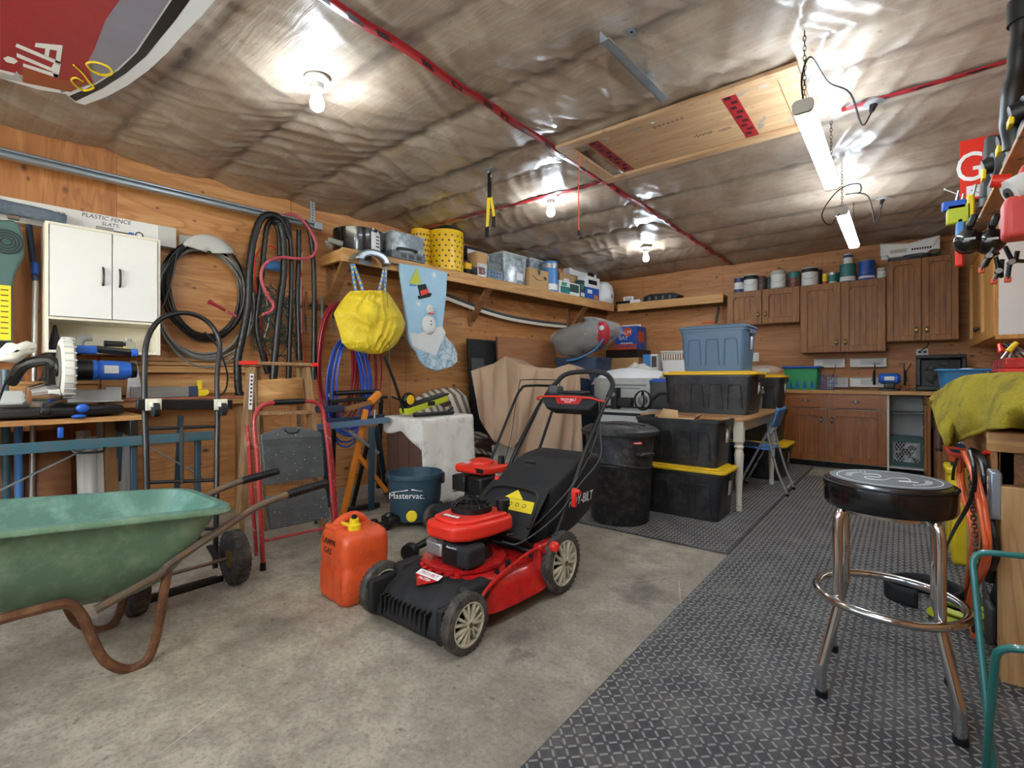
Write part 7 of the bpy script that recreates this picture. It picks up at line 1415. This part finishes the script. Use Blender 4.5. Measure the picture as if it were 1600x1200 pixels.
tools = [('yellow-handled','yellow',-.24,.03),('blue-handled','blue',-.20,.10),('red-handled','red_bright',-.22,.17),('orange-handled','orange_can',-.16,.22),('black-handled','black',-.14,.12),('grey-handled','lead',-.10,.18),('teal-handled','bottle_teal',-.06,.06)]
for k,(nm,mt_,x,y) in enumerate(tools):
    o_ = T('screwdriver',nm+' hand tool standing in the red tool box','tool',(.62+x+.1,4.22+y,BT+.301),.5*k,group='hand tools in the red tool box'); MB().bar((0,0,.0),(.03,.02,.05),.012,.012).build('shank','steel',o_); MB().cyl((.03,.02,.045),(.07,.05,.10),.017,.014,10).build('handle',mt_,o_)
pb2 = T('parts_bag','clear plastic bag of small parts beside the red tool box','bag',(.66,3.55,BT+.183)); MB().ball((0,0,.05),.12,1,.9,.4).build('bag','clear_bag',pb2); MB().box(-.06,.06,-.05,.05,.005,.06).build('contents','pink_hose',pb2,bev=.02)
# ---- cords on the red hook
rh = T('red_hook','red plastic coated hook under the workbench edge','hook',onX(1490,705,.24)); MB().tube([onX(x,y,X)-rh.location for x,y,X in [(1478,694,.2),(1482,705,.2),(1494,712,.205),(1510,713,.225),(1530,712,.25),(1546,705,.268)]],.010,10).build('hook','red_bright',rh); MB().cyl(onX(1546,705,.268)-rh.location,onX(1546,705,.268)-rh.location+V(.03,0,0),.008).build('stem','red_bright',rh)
def cord(label, name, pts, mat, r, X=.2, loops=1, seed=1, sag=10):
    o_ = T(name,label,'cord',onX(*pts[-1],X)); rn = random.Random(seed); P = []
    for k in range(loops):
        for (x,y) in pts: P.append(onX(x+rn.uniform(-4,4)*(k>0), y+rn.uniform(-sag,sag)*(k>0), X+.012*k+rn.uniform(-.006,.006))-o_.location)
        if k < loops-1: P += [onX(x+5+rn.uniform(-2,2), y, X+.012*k+.01)-o_.location for x,y in pts[::-1][1:-1]]
    MB().tube(P,r,8,False,4).build('cord',mat,o_); e = P[-1]; MB().cyl(e,e+V(0,.0,-.05),r*1.8,r*1.5,10).build('plug',mat,o_)
cord('orange extension cord hanging in long loops from the red hook','orange_extension_cord',[(1506,706),(1516,730),(1526,765),(1536,820),(1540,860),(1533,890),(1520,915),(1512,950),(1516,975),(1524,995)],'orange_cord',.0085,.21,2,3,6)
cord('second orange cord looped behind the first on the red hook','orange_cable',[(1503,712),(1500,740),(1505,775),(1516,815),(1520,850),(1512,900),(1508,940)],'orange_cord',.008,.235,2,9,6)
cord('black power cord hanging from the red hook in front of the orange cords','power_cable',[(1516,705),(1522,730),(1522,765),(1510,795),(1490,830),(1478,860),(1476,895),(1482,920),(1500,945),(1525,965)],'black',.0075,.195,1,4); cord('thick black cord hanging right of the orange cords','thick_cable',[(1516,703),(1530,715),(1538,745),(1540,790),(1548,830),(1553,865),(1550,890)],'black',.009,.24,2,6,5); cord('dark cord hanging left of the orange cords','power_cable',[(1497,713),(1490,735),(1488,770),(1487,800)],'black',.0075,.24,1,7)
ch = T('steel_chain','steel chain hanging among the cords on the red hook','chain',onX(1525,880,.225)); m = MB(); A, B = onX(1515,715,.228)-ch.location, onX(1526,880,.228)-ch.location; n = 26
for k in range(n):
    c_ = A.lerp(B,(k+.5)/n); m.tube([c_+V((.008 if k%2 else 0)*math.cos(a),(0 if k%2 else .008)*math.cos(a),.013*math.sin(a)) for a in [2*PI*q/8 for q in range(8)]],.0028,5,True,1)
m.build('links','chrome',ch); MB().cyl(B,B+V(0,0,-.03),.008).build('end_hook','steel',ch)
# ---- clutter under the bench
yj = T('yellow_caddy','yellow plastic caddy on the floor under the workbench','caddy',(.31,3.85,.011)); MB().box(-.09,.12,-.12,.12,0,.36).build('body','yellow',yj,bev=.02,seg=3); MB().box(-.1,.0,-.08,.08,.37,.45).build('spout','yellow',yj,bev=.015); MB().box(-.092,-.09,-.05,.05,.25,.33).build('recess','dark_metal',yj)
rj = T('red_funnel','red plastic funnel beside the yellow caddy','funnel',(.35,3.62,.011)); MB().cyl((0,0,.30),(0,0,.42),.02,.07,18).build('cone','red_bright',rj); MB().cyl((0,0,0),(0,0,.30),.03,.02,14).build('neck','black',rj)
ys_ = T('yellow_bin','yellow bin standing behind the chrome stool under the bench','bin',(.33,4.2,.0125)); MB().box(-.11,.12,-.13,.13,0,.46).build('body','yellow',ys_,bev=.012); MB().box(-.12,.13,-.14,.14,.46,.50).build('lid','yellow',ys_,bev=.012)
bc2 = T('blue_pail','blue and orange printed pail on the yellow bin','pail',(.34,4.2,.513)); MB().lathe([(.001,0),(.10,0),(.115,.2),(.12,.2),(.12,.215),(.001,.215)],32).build('pail','navy',bc2); MB().lathe([(.1045,.03),(.1065,.03),(.1115,.09),(.1095,.09)],32,cap=False).build('orange_band','orange_can',bc2); MB().lathe([(.1125,.11),(.1135,.11),(.1145,.125),(.1135,.125)],32,cap=False).build('orange_band','orange_can',bc2); text('Bev',.05,'ink_white',bc2,(-.05,-.105,.165),(PI/2,0,-.4))
blt = T('tool_belt','black padded tool belt curled on the rubber mat','belt',onZ(1432,948)+V(.02,.05,.0135)); 
MB().grid(lambda u,v: (.135*math.cos(-.6+5.2*u)*(1+.06*math.sin(u*9)), .115*math.sin(-.6+5.2*u), .002+.085*v+.01*math.sin(u*6)*v),40,4).build('belt','black_matte',blt,solid=.012,ang=60); MB().box(.08,.13,-.1,-.03,.01,.075).build('buckle','dark_metal',blt,bev=.006)
gs = T('green_strap','yellow-green ratchet strap heaped beside the tool belt','strap',onZ(1490,985)+V(.03,.06,.0125)); rn = random.Random(3); MB().tube([V(.09*math.cos(k*1.1)+rn.uniform(-.02,.02),.07*math.sin(k*1.1)+rn.uniform(-.02,.02),.008+.006*k) for k in range(13)],.008,6,flat=2.0).build('webbing','lime',gs); MB().bar((.06,-.08,.02),(.1,-.14,.015),.02,.006).build('steel_hook','steel',gs)
bb = T('black_tool_bag','black tool bag slumped under the workbench','bag',(.52,2.85,0)); MB().grid(lambda u,v: (.24*math.cos(2*PI*u)*(1-.25*v*v)*(1+.08*mnoise.noise(V(math.cos(2*PI*u)*2,math.sin(2*PI*u)*2,v*3))), .30*math.sin(2*PI*u)*(1-.3*v*v), .012+.32*v+.02*mnoise.noise(V(u*8,v*3,2))),32,10).build('bag','black_matte',bb,ang=180); MB().box(-.17,.17,-.2,.2,.30,.325).build('top_flap','dgrey',bb,bev=.02); MB().tube([(-.1,-.12,.32),(-.1,-.05,.44),(-.1,.08,.44),(-.1,.14,.32)],.012,8).build('handle','black',bb)
for k in range(3): MB().box(-.262+.01*k,-.235,-.2+k*.13,-.1+k*.13,.04,.18).build('pocket','dgrey',bb,bev=.012)
# ---- green wire stand at the frame edge
gw = T('wire_stand','dark green coated wire stand in front of the workbench post','stand',(.18,1.35,.011)); G = lambda x,y,Y: onY(x,y,Y)-gw.location
foot = V(.005,.0,.0)
def fil(P, r=.03):
    out = [P[0]]
    for a, b, c in zip(P, P[1:], P[2:]):
        p, q = b + (a-b).normalized()*r, b + (c-b).normalized()*r
        out += [p*(1-t)**2 + b*2*t*(1-t) + q*t*t for t in (0,.25,.5,.75,1)]
    return out + [P[-1]]
def low(top, pix_, Y): d_ = G(*pix_,Y) - top; return top + d_*((top.z-.0065)/-d_.z)
A1, B1 = G(1518,861,1.5), G(1640,873,1.5); A2, B2 = G(1557,1009,1.2), G(1680,1026,1.2)
u1 = fil([low(A1,(1545,1135),1.38), A1, B1, V(B1.x,B1.y-.1,.0065)])
MB().tube(u1,.0065,10,sub=1).build('rear_loop','wire_green',gw); u2 = fil([low(A2,(1546,1135),1.3), A2, B2, V(B2.x,B2.y+.1,.0065)])
MB().tube(u2,.0065,10,sub=1).build('front_loop','wire_green',gw)
# ================================================================ shelf above the bench and what hangs there
SZ = 1.90
rs_ = T('overhead_shelf','plywood shelf above the workbench on the right wall','shelf',(.63,2.4,SZ)); MB().box(-.325,.315,-1.3,1.1,-.018,0).build('board','ply_h',rs_,bev=.002); MB().box(.27,.315,-1.3,1.1,-.12,-.018).build('wall_cleat','old_lumber',rs_)
for y in (-.9,.3): MB().bar((.29,y,-.40),(-.1,y,-.03),.04,.06,(0,1,0)).build('brace','old_lumber',rs_)
sg2 = T('red_sign','red sign with a white letter and arrow panel at the shelf end','sign',(.42,3.66,SZ-.0)); sg2.location = (.42,3.45,SZ+.001)
L0 = onY(1500,228,3.45); L1 = onY(1503,315,3.45)
MB().box(L0.x-.42,.2,-.003,.003,L1.z-SZ-.0,L0.z-SZ+.02).build('board','red_bright',sg2); gp = onY(1511,272,3.447); text('G',.215,'ink_white',sg2,(gp.x-.42+.01,-.0045,gp.z-SZ+.025),(PI/2,0,0),sx=.75); ap_ = onY(1510,310,3.446); a2 = onY(1560,283,3.446); MB().box(ap_.x-.42,a2.x-.42,-.0045,-.0035,ap_.z-SZ,a2.z-SZ).build('arrow_panel','paper',sg2); t0 = onY(1517,298,3.444); MB().tube([(t0.x-.42,-.006,t0.z-SZ),(t0.x-.42+.06,-.006,t0.z-SZ+.035),(t0.x-.42+.06,-.006,t0.z-SZ-.035)],.002,5,True,1).build('arrow','ink_black',sg2); MB().box(.0,.04,.0,.03,0.0,.25).build('prop','old_lumber',sg2)
def nozzle_tool(label, Y, px, py, mt_, mt2):
    p = onY(px,py,Y); r = T('power_tool',label,'tool',(p.x+.05,Y,SZ+.001),group='power tools on the overhead shelf'); h = max(.12,p.z-SZ)
    MB().box(-.05,.09,-.07,.07,0,h*.45).build('battery',mt_,r,bev=.01); MB().bar((.0,0,h*.4),(.05,.0,h*.8),.05,.06).build('grip',mt2,r,bev=.012); MB().cyl((-.04,0,h*.85),(.14,.02,h*.92),.055,.045,16).build('motor_housing',mt_,r); MB().cyl((-.04,0,h*.86),(-.07,0,h*.82),.04,.034,14).build('nozzle','black',r); MB().box(-.075,-.06,-.03,.03,h*.5,h*.75).build('clip','yellow',r,bev=.004)
nozzle_tool('black and blue power tool with yellow clip at the far end of the overhead shelf',3.15,1545,250,'tool_grey','blue'); nozzle_tool('blue and dark grey power tool in the middle of the overhead shelf',2.75,1570,215,'dgrey','blue'); nozzle_tool('dark power tool with yellow clip near the frame edge on the overhead shelf',2.45,1590,190,'tool_grey','blue')
p0 = onY(1585,115,2.5)
vhs = T('ribbed_hose','black ribbed hose rising from the overhead shelf at the frame edge','hose',(onY(1588,180,2.5).x,2.5,SZ+.001)); ribbed([V(.0,.02,.005),V(-.01,.0,.15),V(.01,.0,.3),V(.02,.0,.46)],.035,vhs); MB().cyl((.02,0,.44),(.02,0,.52),.046,n=18).build('cuff','black',vhs)
bbar = T('black_bar','black tool body leaning in front of the red sign','tool',onY(1543,300,3.3)); MB().bar((0,0,-.0),(.02,.0,.30),.06,.05,(0,1,0)).build('body','dgrey',bbar,bev=.012); MB().cyl((0,0,-.0),(-.005,0,-.04),.03).build('tip','black',bbar); bbar.location.z = SZ+.042
# hanging at the shelf end
hw_ = T('hanging_rail','wire rail with hooks at the end of the overhead shelf','rail',onY(1545,340,3.3)); MB().tube([onY(x,y,3.3)-hw_.location for x,y in [(1522,345),(1545,335),(1570,328)]],.004,6).build('wire','steel',hw_)
MB().cyl((.02,0,.0),(.02,0,.06),.003,n=6).build('hook','steel',hw_)
for k,(px,py) in enumerate(((1514,376),(1549,376))):
    p = onY(px,py,3.25); e_ = T('ear_muff',['left','right'][k]+' cup of the black ear muffs hanging under the overhead shelf','ear muff',p,group='black ear muffs'); MB().ball((0,0,0),.06,.95,.75,.95,20,12).build('cup','black_gloss',e_); MB().lathe([(.03,.03),(.055,.03),(.055,.06),(.03,.06)],20,axis='y').build('cushion','black_matte',e_); MB().bar((0,0,.06),(.02,.0,.12),.055,.03).build('band','black',e_,bev=.008)
    MB().box(-.02,.02,-.047,-.044,-.005,.005).build('mark','lgrey',e_)
rgun = T('red_glue_gun','faded red plastic sprayer gun hanging under the overhead shelf','tool',onY(1602,334,2.55)); M('faded_red','#cf4640',.5,var=.12); MB().box(-.06,.08,-.06,.06,-.09,.06).build('tank','faded_red',rgun,bev=.02,seg=3); MB().bar((-.02,0,.05),(.02,.0,.17),.06,.06).build('neck','faded_red',rgun,bev=.012); MB().cyl((-.09,.0,.14),(-.04,0,.13),.022,.026).build('trigger','red_bright',rgun); MB().cyl((.08,-.062,-.02),(.08,-.07,-.02),.03).build('dial','black',rgun)
rol = T('paint_roller','white foam paint roller hanging above the red sprayer','roller',onY(1600,288,2.55)); MB().cyl((-.04,-.02,-.03),(.14,.02,.06),.05,n=24).build('sleeve','white',rol); MB().cyl((-.046,-.022,-.033),(-.039,-.02,-.03),.022,n=20).build('hub','dgrey',rol); MB().cyl((-.05,-.023,-.035),(-.045,-.022,-.033),.009,n=12).build('axle','black',rol)
def clamp(label, pts, Y, mt_='black'):
    e = onY(*pts[0],Y); r = T('spring_clamp',label,'clamp',e,group='black spring clamps'); q = [onY(x,y,Y)-e for x,y in pts]
    for a,b in zip(q[:-1:1],q[1:]): pass
    MB().tube([q[0],q[1],q[2]],.014,8,flat=.6).build('jaw_arm',mt_,r); MB().tube([q[3],q[1]+V(.01,.01,0),q[4]],.014,8,flat=.6).build('jaw_arm',mt_,r); MB().cyl(q[1]+V(0,-.02,0),q[1]+V(0,.025,0),.012).build('pivot','steel',r); MB().box(q[2].x-.01,q[2].x+.012,-.012,.012,q[2].z-.012,q[2].z+.012).build('pad','orange_can',r,bev=.004)
clamp('large black spring clamp hanging at the right under the ear muffs',[(1600,408),(1580,410),(1574,437),(1570,385),(1590,392)],3.0); clamp('slim steel-tipped clamp hanging under the left ear muff',[(1553,388),(1545,400),(1533,423),(1560,395),(1540,415)],3.1,'dark_metal'); clamp('small black clamp hanging in the middle under the ear muffs',[(1556,402),(1560,424),(1552,440),(1566,405),(1565,432)],3.05)
for k,(px,py,mt_,lab) in enumerate(((1490,322,'blue','blue and green hand tool hanging at the shelf end'),(1497,335,'lime','lime green tool hanging below the blue one'),(1516,330,'yellow','yellow level standing behind the ear muffs'),(1500,360,'blue_light','small blue handle hanging left of the ear muffs'),(1499,395,'red_bright','red strap end hanging left of the ear muffs'))):
    p = onY(px,py,3.35); o_ = T('hung_tool',lab,'tool',p); hh = [.05,.1,.16,.12,.14][k]; MB().box(-.045 if k<2 else -.016,.05 if k<2 else .016,-.02,.02,-hh/2,hh/2).build('body',mt_,o_,bev=.008); MB().cyl((.01,0,hh/2),(.02,0,hh/2+.05),.006,n=8).build('stem','steel',o_)
wp = T('thin_rod','thin pale rod sticking out beside the red sign','rod',onY(1476,296,3.4)); MB().cyl((0,0,0),onY(1500,305,3.4)-wp.location,.003,n=6).build('rod','offwhite',wp); MB().cyl((-.004,0,.001),(.003,0,0),.005,n=6).build('tip','white',wp)
